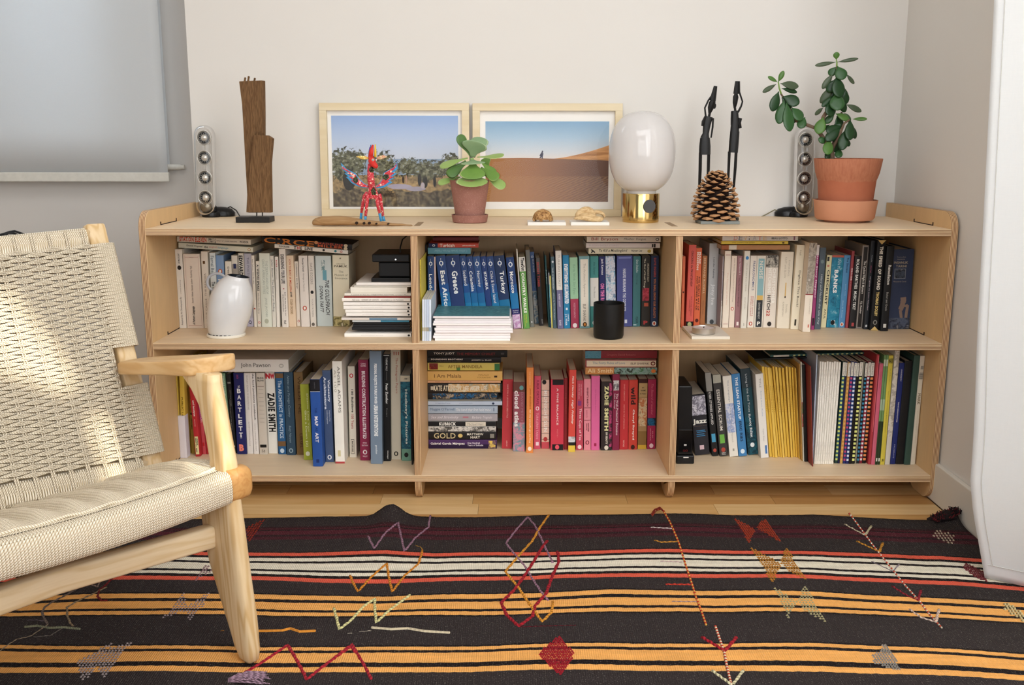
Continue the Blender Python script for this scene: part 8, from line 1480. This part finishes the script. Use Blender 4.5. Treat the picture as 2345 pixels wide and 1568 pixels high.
def run(zs, pts, n): 
    P_ = np.array(pts, float); L_ = np.concatenate([[0], np.cumsum(np.linalg.norm(np.diff(P_, axis=0), axis=1))]); t_ = np.linspace(0, L_[-1], n); return list(zip(np.interp(t_, L_, P_[:, 0]), np.interp(t_, L_, P_[:, 1])))
s1 = [(385, 300), (430, 380), (465, 460), (495, 530), (520, 610), (545, 690), (580, 790), (600, 850), (620, 920), (655, 1010), (695, 1125)]
r_ = run(Z7, s1, 76); stitches(Z7, r_[0::2], 'B0341F', 4.6, 'rust and yellow dashed yarn', 1.2); stitches(Z7, r_[1::2], 'D9A04A', 4.2, None, 1.2)
s2 = [(765, 1140), (795, 1230), (830, 1330), (850, 1440), (880, 1568)]; r_ = run(Z7, s2, 42); stitches(Z7, r_[0::2], 'B8402C', 4.8, 'rust and white dashed yarn', 1.3); stitches(Z7, r_[1::2], 'E3D3B4', 4.6, None, 1.3)
line(Z7, [(295, 325), (320, 285), (355, 272), (390, 300)], '8A2A1C', 2.6, 'rust yarn loop'); line(Z7, [(300, 335), (335, 290), (375, 280)], 'A8402A', 1.4)
for pts, c, r in (([(290, 420), (445, 430)], 'C9B9B4', 2.4), ([(315, 515), (370, 530), (490, 525)], 'C98A34', 2.4), ([(360, 665), (520, 672)], 'C99AA4', 1.4), ([(400, 830), (600, 832)], 'C23A2A', 2.6), ([(445, 955), (630, 958)], 'B0908A', 1.8), ([(665, 1218), (760, 1275), (835, 1320), (920, 1222)], 'A61C2A', 3.6), ([(740, 1465), (880, 1568)], 'D8D0A8', 3), ([(970, 1465), (895, 1568)], 'D8D0A8', 3)): line(Z7, pts, c, r)
s3 = [(210, 315), (300, 430), (380, 540), (460, 640), (540, 740), (620, 840), (720, 950), (800, 1060), (885, 1155)]; r_ = run(Z8, s3, 78); stitches(Z8, r_[0::2], 'C0503A', 4, 'rust and white dashed yarn', .9); stitches(Z8, r_[1::2], 'DDCDB8', 3.8, None, .9)
for pts, c, r in (([(172, 388), (325, 468)], 'CFC2A4', 2.2), ([(370, 400), (325, 468)], 'C9C09A', 3), ([(262, 512), (430, 590)], 'C98A2E', 2.6), ([(455, 525), (430, 590)], 'C98A2E', 3.2), ([(370, 660), (530, 735)], '8A7F88', 1.6), ([(575, 680), (530, 735)], '9A8F98', 1.8), ([(522, 842), (620, 905), (720, 950)], '8A1C2C', 2.4), ([(735, 872), (715, 945)], '8A1C2C', 3), ([(650, 1015), (740, 1080), (850, 1115)], 'D8BDAC', 2.4), ([(868, 1018), (845, 1110)], 'D8BDAC', 3)): line(Z8, pts, c, r)
fill(Z8, [(835, 430), (990, 480), (955, 552), (815, 480)], 20, 'B9A48E', 5, 'beige block of stitches', .6)
fill(Z8, [(1060, 675), (1200, 745), (1225, 815), (1150, 790), (1045, 720)], 13, '8A3A40', 4.6, 'dark red block of stitches', .5)
fill(Z8, [(1345, 960), (1494, 1035), (1494, 1110), (1340, 1010)], 20, 'C9B98A', 6, 'straw yellow block of stitches', .6)
fill(Z8, [(460, 1270), (510, 1330), (555, 1390), (580, 1480), (400, 1420), (360, 1350), (420, 1340)], 17, 'B4ADA4', 4.6, 'grey star of stitches', .2)
fill(Z5, [(1610, 80), (1745, 20), (1630, 185)], 13, '9A3420', 4.2, 'rust triangle of stitches', -.5)
fill(Z5, [(1290, 400), (1370, 310), (1390, 370), (1275, 432)], 15, 'A07A80', 4, 'mauve stitches', -.5, .2)
fill(Z5, [(1205, 510), (1225, 600), (1380, 500), (1330, 600), (1240, 700), (1220, 630), (1050, 690), (1150, 590)], 17, 'A8989C', 3.8, 'grey-mauve star of stitches left of the chair leg', -.4)
fill(Z5, [(745, 830), (700, 880), (875, 830), (800, 910), (680, 1090), (640, 1000), (540, 1100), (500, 960), (620, 900)], 18, 'A39492', 4.4, 'grey-mauve star of stitches at the lower left', -.5)
r_ = run(Z6, [(360, 1150), (500, 1165), (620, 1160), (740, 1180), (925, 1190)], 60); stitches(Z6, r_, 'D8C9AA', 4.4, 'cream row of slanted stitches', 1.1); line(Z6, [(180, 1190), (215, 1190)], 'D8CDBA', 1.2); line(Z6, [(265, 1178), (355, 1172)], 'D8CDBA', 1)
r_ = run(Z5, [(1690, 760), (1850, 755), (1900, 742), (1960, 762), (2060, 758)], 46); stitches(Z5, r_, 'D98E34', 4.6, 'orange row of slanted stitches', 1.1); line(Z5, [(1445, 764), (1470, 764)], 'D98E34', 1)
r_ = run(Z5, [(165, 735), (240, 728), (320, 742), (420, 738), (520, 748)], 34); stitches(Z5, r_, '8A8A70', 4, 'grey-green row of stitches', 1.1)
for pts, c, r in (([(595, 455), (520, 480), (430, 530), (340, 575), (295, 605), (275, 640), (295, 690), (315, 720)], '7A6A62', 2.4), ([(700, 480), (620, 520), (500, 575), (440, 610), (440, 660), (460, 710), (480, 730)], '9A8468', 2.2), ([(660, 430), (640, 480), (595, 460)], '9A8278', 2.), ([(735, 425), (690, 470), (650, 500), (640, 540), (665, 568), (705, 568)], '7A1C20', 2.4), ([(315, 720), (200, 795), (110, 815), (60, 845), (0, 890)], 'A8937A', 1.4), ([(430, 730), (330, 790), (220, 800)], '8A8078', 1.2), ([(180, 690), (240, 690), (290, 698)], '8A7A88', 1)): line(Z5, pts, c, r)
# mauve tassel at the front
mb = MB(); r0 = random.Random(9)
for i in range(40):
    a = (525+r0.uniform(-3, 3), 1558+r0.uniform(-3, 5)); b_ = (585+r0.uniform(-8, 36), 1552+r0.uniform(-16, 16)); m_ = ((a[0]+b_[0])/2+r0.uniform(-4, 4), (a[1]+b_[1])/2+r0.uniform(-6, 6))
    mb.tube([R3(*a, .003), R3(*m_, .009), R3(*b_, .003)], .0011, 5)
stuff(lab(obj('tassel', mb, yarn('B795A8'), rug, off=RO, uv=True), 'mauve wool tassel'))
